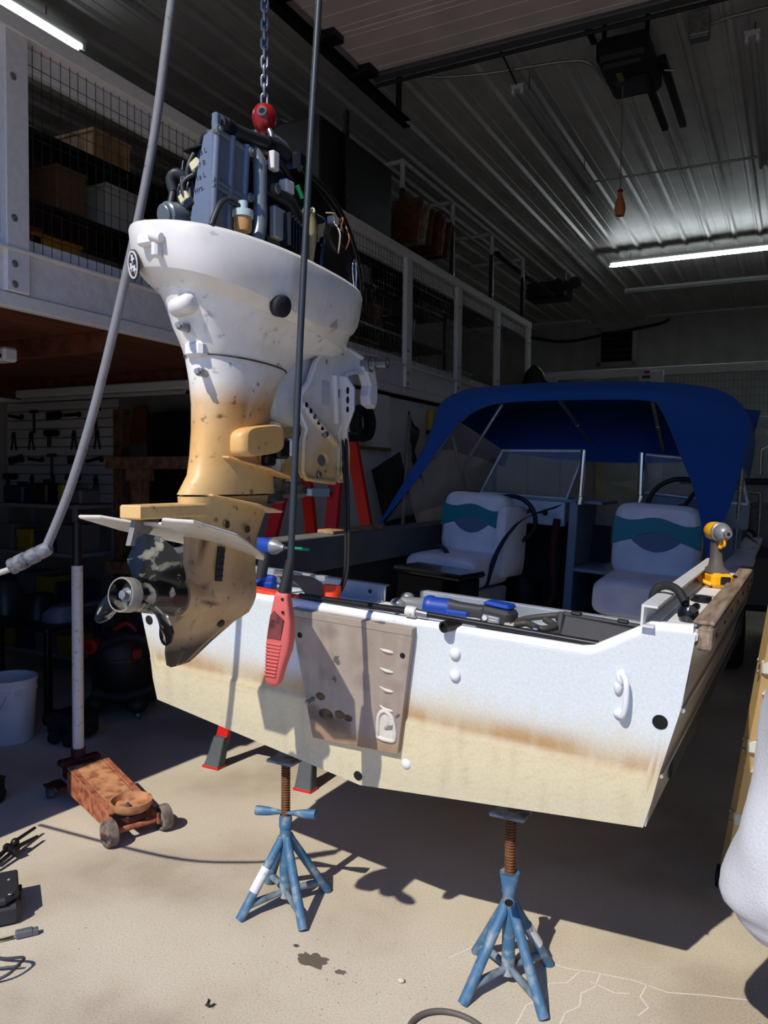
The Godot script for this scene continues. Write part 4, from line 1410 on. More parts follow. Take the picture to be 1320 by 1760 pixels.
	var hf := [Vector2(0.0, -0.03), Vector2(0.045, 0.03), Vector2(0.14, 0.22), Vector2(0.195, 0.345), Vector2(0.185, 0.49), Vector2(0.10, 0.50), Vector2(0.045, 0.445), Vector2(-0.045, 0.445), Vector2(-0.10, 0.50), Vector2(-0.185, 0.49), Vector2(-0.195, 0.345), Vector2(-0.14, 0.22), Vector2(-0.045, 0.03)]
	m.prism(hf, -0.004, 0.005, Transform3D(Basis(Vector3.RIGHT, Vector3(0, 0.27, 1), Vector3.UP), Vector3(0, -0.688, 0)), 0.003)
	part(gc, "hydrofoil", m, M("foil_white", Color(0.84, 0.82, 0.77), 0.5, 0.0, "scuff", 2.0), "white stabiliser fin")
	# propeller
	var hf_t := along(hub0, ax)
	m = Mb.new()
	m.lathe([Vector2(0.022, -0.04), Vector2(0.035, -0.035), Vector2(0.0372, 0.0), Vector2(0.040, 0.0), Vector2(0.0412, -0.002), Vector2(0.0412, -0.03), Vector2(0.039, -0.034), Vector2(0.041, -0.06), Vector2(0.050, -0.176), Vector2(0.0, -0.176)], hf_t, 32)
	var prop_m := M("prop_paint", Color(1, 1, 1), 0.3, 0.1, "chip", 3.2, {"coat": 0.3})
	var pr := part(mo, "propeller", m, prop_m, "chipped black three-bladed propeller")
	m = Mb.new()
	m.lathe([Vector2(0.0374, -0.03), Vector2(0.0374, 0.001), Vector2(0.0402, 0.001), Vector2(0.0418, -0.002), Vector2(0.0418, -0.03), Vector2(0.0374, -0.03)], hf_t, 32)
	part(pr, "exhaust_ring", m, M("bare_alu", Color(0.62, 0.6, 0.55), 0.5, 0.4, "scuff", 4.0))
	m = Mb.new()
	m.lathe([Vector2(0, -0.04), Vector2(0.018, -0.04), Vector2(0.018, -0.018), Vector2(0.011, -0.018), Vector2(0.011, -0.004), Vector2(0, -0.004)], hf_t, 8)
	part(pr, "prop_nut", m, mats.zinc)
	for b in 3:
		m = Mb.new()
		var a0 := PI / 2 + TAU * b / 3 + 0.1
		var nr := 12
		var nc := 12
		m.sheet(nr, nc, func(u: float, v: float) -> Vector3:
			var r := lerpf(0.038, 0.148, u)
			var wid := 1.25 * sqrt(maxf(0.0, 1.0 - pow(absf(u * 1.06 - 0.42) / 0.66, 2.6))) + 0.02
			if u < 0.42: wid = lerpf(1.15, 1.25, u / 0.42)
			wid *= 0.9
			var ph := (v - 0.5) * wid * (0.062 / maxf(0.062, r * 0.75)) * 1.15
			var an := a0 + ph + 0.28 * u * u
			var y := -0.088 + ph * 0.085 + 0.028 * u * u
			return hf_t * Vector3(cos(an) * r, y, -sin(an) * r), 0.0042)
		part(pr, "blade", m, prop_m)
	clamp_bracket(mo, plain_w, greyw)
	powerhead(mo, plain_w)

func clamp_bracket(mo: Node3D, plain_w: Material, greyw: Material) -> void:
	# swivel bracket between leg and clamps
	var rust_w := M("bracket_paint", Color(1, 1, 1), 0.45, 0.0, "scuff", 1.8, {"vc": true})
	var bc := func(p: Vector3) -> Color:
		var n := fn2.get_noise_3d(p.x * 9.0, p.y * 9.0, p.z * 9.0)
		var c := lin(0.86, 0.87, 0.89).lerp(lin(0.88, 0.85, 0.76), sstep(-0.22, -0.30, p.y + 0.04 * n))
		c = c.lerp(lin(0.84, 0.70, 0.46), sstep(-0.30, -0.37, p.y + 0.03 * n))
		return c
	var m := Mb.new()
	m.cf = bc
	m.prism([Vector2(-0.02, -0.065), Vector2(-0.14, -0.08), Vector2(-0.30, -0.05), Vector2(-0.34, -0.09), Vector2(-0.26, -0.26), Vector2(-0.11, -0.3), Vector2(0.0, -0.285), Vector2(0.01, -0.18)], -0.058, 0.058, Transform3D(Basis(Vector3.BACK, Vector3.UP, Vector3.LEFT), Vector3.ZERO), 0.012)
	var sb := part(mo, "swivel_bracket", m, rust_w, "cream swivel bracket")
	m = Mb.new()
	m.cyl(Vector3(0, -0.44, -0.055), Vector3(0, -0.07, -0.055), 0.034, 16, 0.004)
	part(sb, "swivel_tube", m, rust_w)
	m = Mb.new()
	m.cyl(Vector3(0, -0.53, -0.06), Vector3(0, -0.45, -0.06), 0.045, 14, 0.006)
	m.box(Vector3(0.02, -0.49, -0.11), Vector3(0.1, 0.05, 0.11), 0.012)
	part(sb, "lower_mount", m, M("mount_dirty", Color(0.42, 0.39, 0.34), 0.7, 0.2, "dirt", 2.0))
	m = Mb.new()
	m.box(Vector3(0.02, -0.035, -0.2), Vector3(0.1, 0.03, 0.46), 0.008)
	m.box(Vector3(0.0, -0.02, -0.05), Vector3(0.16, 0.02, 0.2), 0.006)
	part(sb, "steering_arm", m, mats.dark_steel)
	m = Mb.new()
	m.ball(Vector3(0.05, -0.02, -0.34), Vector3(0.04, 0.012, 0.035), 14)
	part(sb, "cap_plate", m, plain_w)
	for s in [1, -1]:
		var at := Transform3D(Basis(Vector3.BACK, Vector3.UP, Vector3.RIGHT * 1.0), Vector3.ZERO) if s > 0 else Transform3D(Basis(Vector3.BACK, Vector3.UP, Vector3.LEFT), Vector3.ZERO)
		if s > 0: at = Transform3D(Basis(Vector3.BACK, Vector3.UP, Vector3.LEFT), Vector3.ZERO)
		# outline in (z, y)
		var ol := [Vector2(-0.288, -0.038), Vector2(-0.223, -0.059), Vector2(-0.167, -0.097), Vector2(-0.129, -0.164), Vector2(-0.079, -0.211), Vector2(-0.074, -0.261), Vector2(-0.110, -0.305), Vector2(-0.096, -0.347), Vector2(-0.092, -0.435), Vector2(-0.106, -0.455), Vector2(-0.271, -0.468), Vector2(-0.298, -0.442), Vector2(-0.299, -0.309), Vector2(-0.322, -0.27), Vector2(-0.34, -0.182), Vector2(-0.342, -0.121), Vector2(-0.39, -0.106), Vector2(-0.455, -0.098), Vector2(-0.474, -0.075), Vector2(-0.463, -0.054), Vector2(-0.357, -0.036)]
		var hl := []
		for k in 14:
			var a := TAU * k / 14
			hl.append(Vector2(-0.212, -0.399) + Vector2(cos(a) * 0.034, sin(a) * 0.02))
		m = Mb.new()
		m.cf = bc
		m.prism(holed(ol, hl), -0.09 if s > 0 else 0.078, -0.078 if s > 0 else 0.09, at)
		# raised borders
		var up := []
		for q in ol: up.append(Vector3(0.094 * s, q.y, q.x))
		up.append(up[0])
		m.tube(up, 0.0075, 8, false)
		m.tube([Vector3(0.092 * s, -0.235, -0.082), Vector3(0.094 * s, -0.33, -0.25), Vector3(0.092 * s, -0.345, -0.29)], 0.012, 10)
		m.tube([Vector3(0.094 * s, -0.13, -0.27), Vector3(0.094 * s, -0.28, -0.285)], 0.01, 8)
		var cb := part(mo, "clamp_bracket", m, rust_w, "cream bracket with a row of holes" if s > 0 else "")
		# outward flange with slots, facing the boat
		m = Mb.new()
		m.cf = bc
		var fx := Transform3D(Basis(Vector3.RIGHT * s, Vector3.UP, Vector3.BACK), Vector3(0, 0, -0.312))
		m.prism([Vector2(0.085, -0.125), Vector2(0.115, -0.13), Vector2(0.142, -0.165), Vector2(0.142, -0.235), Vector2(0.118, -0.295), Vector2(0.118, -0.315), Vector2(0.125, -0.36), Vector2(0.125, -0.45), Vector2(0.11, -0.468), Vector2(0.085, -0.468)], -0.007, 0.007, fx, 0.003)
		part(cb, "transom_flange", m, rust_w)
		for q in [[0.122, -0.175, 0.012], [0.122, -0.205, 0.012], [0.122, -0.235, 0.01], [0.108, -0.39, 0.016], [0.108, -0.425, 0.016]]:
			m = Mb.new()
			m.prism(oval(Vector2(q[0], q[1]), Vector2(0.0055, q[2]), 12), 0.0065, 0.0078, fx)
			part(cb, "slot", m, mats.dark_steel)
		for k in 5:
			m = Mb.new()
			var c := Vector3((0.0975 + 0.002) * s, lerpf(-0.238, -0.300, k / 4.0), lerpf(-0.096, -0.188, k / 4.0))
			m.lathe([Vector2(0, 0), Vector2(0.0078, 0), Vector2(0.0078, 0.005), Vector2(0, 0.005)], along(c, Vector3(s, 0, 0)), 12)
			part(cb, "pin_hole", m, mats.black)
		m = Mb.new()
		m.cyl(Vector3(0.09 * s, -0.318, -0.21), Vector3(0.106 * s, -0.318, -0.21), 0.011, 8, 0.002)
		m.cyl(Vector3(0.088 * s, -0.443, -0.18), Vector3(0.101 * s, -0.443, -0.18), 0.011, 6, 0.002)
		part(cb, "bolt", m, mats.steel)
		m = Mb.new()
		m.box(Vector3(0.0905 * s, -0.19, -0.222), Vector3(0.003, 0.075, 0.052), 0.001)
		if s > 0: part(cb, "data_plate", m, greyw, "small cast data plate")
		m = Mb.new()
		m.prism(oval(Vector2(-0.303, -0.184), Vector2(0.012, 0.014), 12), 0.0895 if s < 0 else -0.0915, 0.0915 if s < 0 else -0.0895, at)
		part(cb, "oblong_hole", m, mats.dark_steel)
		# hook over the transom
		m = Mb.new()
		m.cf = bc
		m.prism([Vector2(-0.44, -0.08), Vector2(-0.475, -0.07), Vector2(-0.515, -0.085), Vector2(-0.53, -0.13), Vector2(-0.535, -0.185), Vector2(-0.515, -0.215), Vector2(-0.475, -0.205), Vector2(-0.468, -0.175), Vector2(-0.478, -0.14), Vector2(-0.455, -0.105)], -0.11 if s > 0 else 0.07, -0.07 if s > 0 else 0.11, at, 0.006)
		part(cb, "hook", m, rust_w)
	m = Mb.new()
	m.cyl(Vector3(-0.1, -0.07, -0.465), Vector3(0.175, -0.07, -0.465), 0.014, 14)
	m.cyl(Vector3(0.09, -0.07, -0.465), Vector3(0.118, -0.07, -0.465), 0.03, 6, 0.003)
	m.cyl(Vector3(0.118, -0.07, -0.465), Vector3(0.14, -0.07, -0.465), 0.023, 16, 0.003)
	m.lathe([Vector2(0.012, 0), Vector2(0.018, 0), Vector2(0.018, 0.035), Vector2(0.012, 0.035), Vector2(0.012, 0)], along(Vector3(0.145, -0.07, -0.465), Vector3.RIGHT), 16)
	part(mo, "tilt_tube", m, mats.steel, "steel tilt tube with nut")

func powerhead(mo: Node3D, plain_w: Material) -> void:
	var blue := M("engine_grey", Color(0.46, 0.50, 0.55), 0.38, 0.3, "fine", 2.0)
	var darkb := M("engine_dark", Color(0.10, 0.125, 0.155), 0.4, 0.3, "fine", 2.0)
	var blk := M("engine_black", Color(0.035, 0.035, 0.042), 0.35, 0.0, "fine", 2.0)
	var hose := M("hose_grey", Color(0.16, 0.17, 0.18), 0.5, 0.0, "fine", 3.0)
	var pipe := M("pipe_grey", Color(0.46, 0.50, 0.51), 0.32, 0.3, "fine", 2.0)
	var cream := M("connector_cream", Color(0.82, 0.78, 0.62), 0.5)
	# cylinder block
	var m := Mb.new()
	m.box(Vector3(0.03, 0.25, 0.10), Vector3(0.14, 0.30, 0.28), 0.01)
	m.box(Vector3(0.0, 0.22, -0.08), Vector3(0.22, 0.24, 0.3), 0.012)
	var en := part(mo, "powerhead", m, darkb, "exposed dark engine block")
	# cylinder head cover: flat aft face and ribbed flank
	m = Mb.new()
	m.prism([Vector2(0.03, 0.14), Vector2(0.10, 0.14), Vector2(0.112, 0.40), Vector2(0.078, 0.385), Vector2(0.05, 0.27)], 0.19, 0.335, Transform3D.IDENTITY, 0.004)
	var hc := part(mo, "head_cover", m, blue, "blue grey ribbed cylinder cover")
	for k in 3:
		m = Mb.new()
		var z := 0.325 - 0.058 * k
		m.tube([Vector3(0.102, 0.145, z), Vector3(0.106, 0.265, z), Vector3(0.114, 0.40, z)], 0.0105, 10)
		part(hc, "rib", m, blue)
	for y in [0.15, 0.262, 0.275, 0.395]:
		m = Mb.new()
		m.tube([Vector3(0.103 + (y - 0.15) * 0.04, y, 0.335), Vector3(0.103 + (y - 0.15) * 0.04, y - 0.006, 0.2)], 0.0075, 8)
		part(hc, "rib", m, blue)
	for q in [Vector3(0.112, 0.385, 0.2), Vector3(0.109, 0.27, 0.2), Vector3(0.105, 0.155, 0.2), Vector3(0.112, 0.392, 0.33)]:
		m = Mb.new()
		m.cyl(q, q + Vector3(0.016, 0, 0), 0.012, 12, 0.002)
		m.cyl(q + Vector3(0.016, 0, 0), q + Vector3(0.022, 0, 0), 0.0065, 6)
		part(hc, "bolt", m, pipe)
	m = Mb.new()
	m.box(Vector3(0.112, 0.41, 0.325), Vector3(0.018, 0.05, 0.02), 0.004)
	part(hc, "top_flange", m, blue)
	m = Mb.new()
	m.cyl(Vector3(0.105, 0.275, 0.19), Vector3(0.125, 0.272, 0.165), 0.009, 10)
	m.ball(Vector3(0.128, 0.272, 0.16), Vector3(0.012, 0.012, 0.012), 10)
	part(hc, "drain_cock", m, pipe)
	var ink := M("ink", Color(0.05, 0.08, 0.2), 0.7)
	var line := ["3 L", "7 R", "1a L", "Hrs."]
	for k in 4:
		words(hc, "handwriting", line[k], 0.013, ink, Transform3D(Basis.from_euler(Vector3(0, 0, 0.25)), Vector3(0.072 + 0.004 * (2 - k), 0.345 - 0.03 * k, 0.3355)))
	# vertical riser pipe on the starboard side
	m = Mb.new()
	m.tube(spline([Vector3(0.06, 0.40, 0.18), Vector3(0.095, 0.405, 0.165), Vector3(0.118, 0.37, 0.16), Vector3(0.125, 0.28, 0.165), Vector3(0.128, 0.20, 0.17), Vector3(0.125, 0.15, 0.19), Vector3(0.115, 0.12, 0.22)], 5), 0.0185, 14)
	part(mo, "riser_pipe", m, pipe, "grey riser pipe")
	m = Mb.new()
	m.tube([Vector3(0.09, 0.395, 0.20), Vector3(0.10, 0.395, 0.175)], 0.024, 12)
	part(mo, "pipe_clamp", m, mats.rubber)
	# thick hose over the top
	m = Mb.new()
	m.tube(spline([Vector3(0.105, 0.42, 0.31), Vector3(0.10, 0.425, 0.24), Vector3(0.09, 0.445, 0.13), Vector3(0.085, 0.465, 0.04), Vector3(0.085, 0.455, -0.03), Vector3(0.09, 0.43, -0.07)], 5), 0.021, 14)
	var th := part(mo, "top_hose", m, hose, "thick dark hose across the top")
	for q in [[Vector3(0.103, 0.421, 0.29), Vector3(0.102, 0.422, 0.262)], [Vector3(0.088, 0.45, 0.1), Vector3(0.087, 0.455, 0.075)], [Vector3(0.086, 0.449, -0.04), Vector3(0.088, 0.44, -0.055)]]:
		m = Mb.new()
		m.tube(q, 0.0235, 16)
		part(th, "hose_clamp", m, mats.dark_steel)
	m = Mb.new()
	m.tube(spline([Vector3(0.10, 0.39, 0.24), Vector3(0.105, 0.41, 0.16), Vector3(0.10, 0.42, 0.06), Vector3(0.09, 0.40, -0.02), Vector3(0.08, 0.36, -0.05)], 5), 0.009, 10)
	part(mo, "thin_hose", m, hose)
	# flywheel cover sloping forward and down like a hood
	m = Mb.new()
	m.sheet(20, 12, func(u: float, v: float) -> Vector3:
		var z := lerpf(-0.02, -0.40, u)
		var y := 0.46 - 0.02 * u - 0.30 * pow(u, 2.6)
		var x := lerpf(-0.16, 0.125, v)
		return Vector3(x, y + 0.10 * (1.0 - pow(absf(v - 0.35) / 0.65, 2.0)) * (1.0 - u * 0.6) - (0.05 * pow(maxf(v - 0.8, 0.0) / 0.2, 2.0)), z), -0.006)
	part(mo, "flywheel_cover", m, blk, "black hood over the flywheel")
	m = Mb.new()
	m.box(Vector3(0.105, 0.44, -0.035), Vector3(0.05, 0.06, 0.05), 0.008)
	m.tube(spline([Vector3(0.125, 0.42, -0.02), Vector3(0.13, 0.40, -0.14), Vector3(0.13, 0.34, -0.26), Vector3(0.125, 0.24, -0.35), Vector3(0.12, 0.15, -0.385)], 5), 0.011, 10)
	part(mo, "hood_edge", m, blk)
	m = Mb.new()
	m.lathe([Vector2(0, 0), Vector2(0.12, 0), Vector2(0.125, 0.02), Vector2(0.125, 0.05), Vector2(0.10, 0.06), Vector2(0.04, 0.06), Vector2(0.03, 0.09), Vector2(0, 0.09)], Transform3D(Basis.IDENTITY, Vector3(-0.03, 0.40, -0.1)), 32)
	part(mo, "flywheel", m, mats.dark_steel)
	m = Mb.new()
	m.tube(spline([Vector3(-0.03, 0.46, -0.02), Vector3(-0.03, 0.53, -0.015), Vector3(0.0, 0.555, -0.015), Vector3(0.03, 0.53, -0.015), Vector3(0.03, 0.46, -0.02)], 4), 0.009, 10)
	part(mo, "lifting_ring", m, mats.steel)
	# black forward electrics box
	m = Mb.new()
	m.prism([Vector2(-0.10, 0.10), Vector2(-0.10, 0.19), Vector2(-0.13, 0.30), Vector2(-0.255, 0.30), Vector2(-0.29, 0.24), Vector2(-0.29, 0.09)], -0.15, -0.03, Transform3D(Basis(Vector3.BACK, Vector3.UP, Vector3.LEFT), Vector3.ZERO), 0.006)
	var eb := part(mo, "electrics_box", m, blk, "black electrics box")
	m = Mb.new()
	m.tube(spline([Vector3(0.153, 0.14, -0.285), Vector3(0.155, 0.2, -0.27), Vector3(0.155, 0.225, -0.285), Vector3(0.15, 0.21, -0.3), Vector3(0.15, 0.13, -0.3)], 4), 0.004, 8)
	part(eb, "wire_clip", m, mats.chrome)
	# finned regulator
	m = Mb.new()
	m.box(Vector3(0.125, 0.235, 0.085), Vector3(0.02, 0.085, 0.055), 0.004)
	var rg := part(mo, "regulator", m, M("reg_grey", Color(0.62, 0.63, 0.62), 0.45, 0.2))
	for k in 7:
		m = Mb.new()
		m.box(Vector3(0.142, 0.222 - 0.004 * k, 0.07 - 0.0145 * k), Vector3(0.035, 0.09, 0.005), 0.001)
		part(rg, "fin", m, darkb)
	# intake runners and fittings behind the riser
	for k in 3:
		m = Mb.new()
		m.tube([Vector3(0.08, 0.33 - 0.06 * k, 0.09), Vector3(0.12, 0.31 - 0.06 * k, 0.03), Vector3(0.12, 0.27 - 0.06 * k, -0.03)], 0.024, 12)
		part(mo, "intake_runner", m, darkb)
	m = Mb.new()
	m.cyl(Vector3(0.115, 0.325, 0.095), Vector3(0.135, 0.325, 0.095), 0.014, 10, 0.002)
	part(mo, "sensor", m, mats.zinc)
	m = Mb.new()
	m.box(Vector3(0.115, 0.352, 0.03), Vector3(0.03, 0.036, 0.04), 0.004)
	part(mo, "fuse_holder", m, plain_w)
	m = Mb.new()
	m.tube([Vector3(0.13, 0.365, 0.0), Vector3(0.135, 0.335, -0.02)], 0.007, 8)
	part(mo, "green_connector", m, M("green_plastic", Color(0.05, 0.55, 0.35), 0.4))
	m = Mb.new()
	m.box(Vector3(0.118, 0.40, 0.095), Vector3(0.02, 0.05, 0.028), 0.003)
	part(mo, "white_connector", m, plain_w)
	# fuel filter bowl
	m = Mb.new()
	m.lathe([Vector2(0, 0), Vector2(0.02, 0), Vector2(0.022, 0.01), Vector2(0.022, 0.035), Vector2(0, 0.035)], X(Vector3(0.14, 0.165, 0.255)), 18)
	var ff := part(mo, "fuel_filter", m, M("amber", Color(0.72, 0.55, 0.33), 0.25), "amber fuel filter bowl")
	m = Mb.new()
	m.lathe([Vector2(0, 0.035), Vector2(0.026, 0.035), Vector2(0.026, 0.052), Vector2(0.012, 0.056), Vector2(0.012, 0.075), Vector2(0, 0.075)], X(Vector3(0.14, 0.165, 0.255)), 18)
	part(ff, "cap", m, M("filter_cap", Color(0.68, 0.76, 0.76), 0.4))
	m = Mb.new()
	m.tube(spline([Vector3(0.135, 0.225, 0.26), Vector3(0.13, 0.23, 0.30), Vector3(0.135, 0.205, 0.34), Vector3(0.13, 0.15, 0.365)], 5), 0.008, 10)
	part(ff, "fuel_line", m, hose)
	# starter and wiring at the aft port corner
	m = Mb.new()
	m.cyl(Vector3(-0.005, 0.215, 0.26), Vector3(-0.025, 0.20, 0.355), 0.034, 24, 0.004)
	m.cyl(Vector3(-0.025, 0.20, 0.355), Vector3(-0.027, 0.198, 0.362), 0.027, 24, 0.002)
	part(mo, "thermostat_housing", m, pipe, "round grey housing")
	m = Mb.new()
	m.cyl(Vector3(0.02, 0.29, 0.25), Vector3(0.032, 0.38, 0.25), 0.042, 20, 0.006)
	part(mo, "ignition_coil", m, mats.black_gloss)
	m = Mb.new()
	m.box(Vector3(0.025, 0.39, 0.26), Vector3(0.1, 0.006, 0.08), 0.002, Basis.from_euler(Vector3(0.2, 0.3, 0.2)))
	part(mo, "cover_plate", m, mats.dark_steel)
	for q in [[Vector3(0.04, 0.325, 0.315), 0.014], [Vector3(0.012, 0.245, 0.325), 0.012]]:
		m = Mb.new()
		m.box(q[0], Vector3(0.03, 0.028, 0.02), 0.004, Basis.from_euler(Vector3(0, 0, 0.5)))
		part(mo, "connector", m, cream)
		m = Mb.new()
		m.box(q[0] + Vector3(0.022, -0.018, 0.002), Vector3(0.03, 0.026, 0.024), 0.004, Basis.from_euler(Vector3(0, 0, 0.5)))
		part(mo, "connector", m, blk)
	var wr := RandomNumberGenerator.new()
	wr.seed = 5
	for k in 14:
		m = Mb.new()
		var a := Vector3(wr.randf_range(-0.04, 0.04), wr.randf_range(0.17, 0.2), wr.randf_range(0.27, 0.33))
		var b := Vector3(wr.randf_range(-0.03, 0.06), wr.randf_range(0.30, 0.38), wr.randf_range(0.25, 0.33))
		var c := a.lerp(b, 0.5) + Vector3(wr.randf_range(-0.04, 0.03), wr.randf_range(-0.03, 0.03), wr.randf_range(0.0, 0.04))
		m.tube(spline([a, c, b], 6), wr.randf_range(0.003, 0.008), 8)
		part(mo, "wire", m, [blk, hose, blk, darkb][k % 4])
	m = Mb.new()
	m.tube(spline([Vector3(-0.03, 0.27, 0.32), Vector3(-0.035, 0.30, 0.325), Vector3(-0.02, 0.315, 0.32), Vector3(0.0, 0.30, 0.30)], 4), 0.013, 10)
	m.tube([Vector3(-0.03, 0.215, 0.335), Vector3(-0.03, 0.28, 0.32)], 0.009, 10)
	part(mo, "elbow_hose", m, hose)
	m = Mb.new()
	m.tube(spline([Vector3(0.03, 0.395, 0.28), Vector3(0.06, 0.405, 0.3), Vector3(0.10, 0.40, 0.29)], 5), 0.009, 10)
	part(mo, "grey_cable", m, hose)
	m = Mb.new()
	m.tube([Vector3(0.06, 0.37, 0.30), Vector3(0.085, 0.385, 0.26)], 0.012, 10)
	part(mo, "yellow_sleeve", m, M("yellow_plastic", Color(0.9, 0.62, 0.05), 0.4))
	# loose wiring by the electrics box
	var wc := [Color(0.55, 0.34, 0.2), Color(0.75, 0.75, 0.7), Color(0.12, 0.1, 0.1), Color(0.5, 0.45, 0.3), Color(0.1, 0.1, 0.12), Color(0.6, 0.5, 0.38)]
	for k in 9:
		m = Mb.new()
		var a := Vector3(0.135 + wr.randf_range(0, 0.02), wr.randf_range(0.30, 0.33), wr.randf_range(-0.27, -0.02))
		var b := a + Vector3(wr.randf_range(-0.005, 0.01), wr.randf_range(-0.09, -0.02), wr.randf_range(-0.05, 0.05))
		m.tube(spline([a, a.lerp(b, 0.5) + Vector3(0.02, wr.randf_range(-0.01, 0.03), 0.01), b], 5), 0.0025, 6)
		part(mo, "wire", m, M("wire%d" % (k % 6), wc[k % 6], 0.5))
	m = Mb.new()
	m.tube(spline([Vector3(0.145, 0.31, -0.02), Vector3(0.15, 0.26, -0.04), Vector3(0.14, 0.15, -0.05), Vector3(0.15, 0.12, -0.04)], 5), [0.006, 0.012, 0.016, 0.018, 0.018, 0.018, 0.018, 0.017, 0.014, 0.012, 0.01, 0.008, 0.006, 0.004, 0.004, 0.004], 8)
	part(mo, "loom_sleeve", m, M("loom", Color(0.55, 0.52, 0.35), 0.7))
	m = Mb.new()
	m.box(Vector3(0.12, 0.33, -0.21), Vector3(0.03, 0.025, 0.03), 0.004)
	part(mo, "white_connector", m, plain_w)

func hoist_gear() -> void:
	# chain
	var ch := thing("hoist_chain", "steel hoist chain coming down to the red hook", "chain", Vector3(-1.39, 0, -1.886))
	var lk := Mb.new()
	var rp := []
	for k in 20:
		var a := TAU * k / 20
		rp.append(Vector3(cos(a) * 0.0085, sin(a) * 0.0085 + (0.009 if sin(a) > 0 else -0.009), 0))
	rp.append(rp[0])
	lk.tube(rp, 0.0042, 8, false)
	var lm := lk.done()
	for k in 44:
		var o := part(ch, "link", lm, mats.steel)
		o.position = Vector3(0, 2.632 + 0.0265 * k, 0)
		o.rotation.y = 0.5 + PI / 2 * (k % 2) + 0.07 * sin(k * 1.3)
	# red hook block
	var hk := thing("hoist_hook", "scuffed red hoist hook block above the motor powerhead", "hook", Vector3(-1.39, 2.575, -1.886))
	var red := M("hook_red", Color(0.60, 0.03, 0.06), 0.35, 0.1, "scuff", 3.0, {"coat": 0.3})
	var m := Mb.new()
	m.lathe([Vector2(0, -0.045), Vector2(0.012, -0.045), Vector2(0.014, -0.036), Vector2(0.022, -0.032), Vector2(0.032, -0.014), Vector2(0.036, 0.006), Vector2(0.032, 0.026), Vector2(0.024, 0.038), Vector2(0.012, 0.042), Vector2(0, 0.042)], Transform3D.IDENTITY, 28)
	part(hk, "body", m, red)
	m = Mb.new()
	m.lathe([Vector2(0.008, 0), Vector2(0.014, 0), Vector2(0.015, 0.004), Vector2(0.012, 0.007), Vector2(0.008, 0.004), Vector2(0.008, 0)], along(Vector3(0.014, 0.01, 0.028), Vector3(0.35, 0.15, 1)), 20)
	part(hk, "ring_boss", m, mats.zinc)
	m = Mb.new()
	m.lathe([Vector2(0, 0), Vector2(0.009, 0), Vector2(0.009, 0.003), Vector2(0, 0.003)], along(Vector3(0.0145, 0.01, 0.0295), Vector3(0.35, 0.15, 1)), 16)
	part(hk, "boss_hole", m, mats.hole_black)
	m = Mb.new()
	m.tube(spline([Vector3(0, -0.04, 0), Vector3(-0.002, -0.055, 0), Vector3(-0.022, -0.068, 0), Vector3(-0.026, -0.09, 0), Vector3(-0.008, -0.108, 0), Vector3(0.016, -0.1, 0), Vector3(0.024, -0.082, 0)], 5), 0.0105, 12)
	part(hk, "hook", m, red)
	m = Mb.new()
	m.tube([Vector3(0.004, -0.05, 0), Vector3(0.022, -0.082, 0)], 0.004, 8)
	part(hk, "safety_latch", m, mats.steel)
	# grey hanging cord with coupling
	m = Mb.new()
	m.tube(spline([Vector3(-1.44, 3.5, -1.69), Vector3(-1.494, 2.799, -1.619), Vector3(-1.527, 2.416, -1.582), Vector3(-1.58, 2.063, -1.537), Vector3(-1.639, 1.741, -1.491), Vector3(-1.693, 1.511, -1.451), Vector3(-1.745, 1.35, -1.415)], 8), 0.0118, 14)
	var hs := solo("power_cable", "thick grey hanging cord ending in a taped coupling left of the motor", "cord", m, M("cord_grey", Color(0.46, 0.46, 0.47), 0.65, 0.0, "scuff", 3.0, {"bump": 0.05, "bumptex": "pit"}))
	m = Mb.new()
	var d := Vector3(-0.08, -0.047, 0.044).normalized()
	m.lathe([Vector2(0, -0.012), Vector2(0.014, -0.012), Vector2(0.019, 0.0), Vector2(0.0195, 0.02), Vector2(0.0175, 0.024), Vector2(0.021, 0.03), Vector2(0.0205, 0.05), Vector2(0.018, 0.056), Vector2(0.0215, 0.06), Vector2(0.0215, 0.085), Vector2(0.019, 0.09), Vector2(0.022, 0.095), Vector2(0.021, 0.105), Vector2(0.012, 0.108), Vector2(0, 0.108)], along(Vector3(-1.742, 1.352, -1.417), d), 20)
	part(hs, "coupling", m, M("coupling", Color(0.47, 0.48, 0.5), 0.6, 0.0, "dirt", 4.0, {"bump": 0.15, "bumptex": "pit"}), "taped grey coupling")
	m = Mb.new()
	m.tube(spline([Vector3(-1.825, 1.299, -1.371), Vector3(-1.86, 1.284, -1.35), Vector3(-2.0, 1.23, -1.29), Vector3(-2.3, 1.15, -1.25), Vector3(-3.0, 1.1, -1.25)], 6), 0.0078, 10)
	part(hs, "lead", m, M("lead_pale", Color(0.66, 0.66, 0.62), 0.6))
	# pendant control
	m = Mb.new()
	m.tube(spline([Vector3(-1.10, 3.5, -1.80), Vector3(-1.123, 2.773, -1.755), Vector3(-1.138, 2.026, -1.71), Vector3(-1.145, 1.302, -1.67), Vector3(-1.147, 1.25, -1.648)], 8), 0.0088, 12)
	var pn := thing("pendant_control", "faded red hoist pendant control hanging on a black cable before the transom", "controller", Vector3(-1.1605, 1.02, -1.643))
	var cbl := part(pn, "cable", m, M("cable_dark", Color(0.16, 0.19, 0.21), 0.45, 0.0, "fine", 3.0))
	cbl.position = -pn.position
	m = Mb.new()
	m.tube([Vector3(0.0135, 0.232, -0.002), Vector3(0.015, 0.315, -0.03)], [0.014, 0.0115], 14)
	part(pn, "strain_relief", m, mats.rubber)
	var pr := M("pendant_red", Color(0.80, 0.37, 0.34), 0.6, 0.0, "fine", 3.0)
	var pt := Transform3D(Basis.from_euler(Vector3(0.0, deg_to_rad(14), deg_to_rad(-6))), Vector3(-0.013, 0, 0))
	m = Mb.new()
	m.xf = pt
	var rings := []
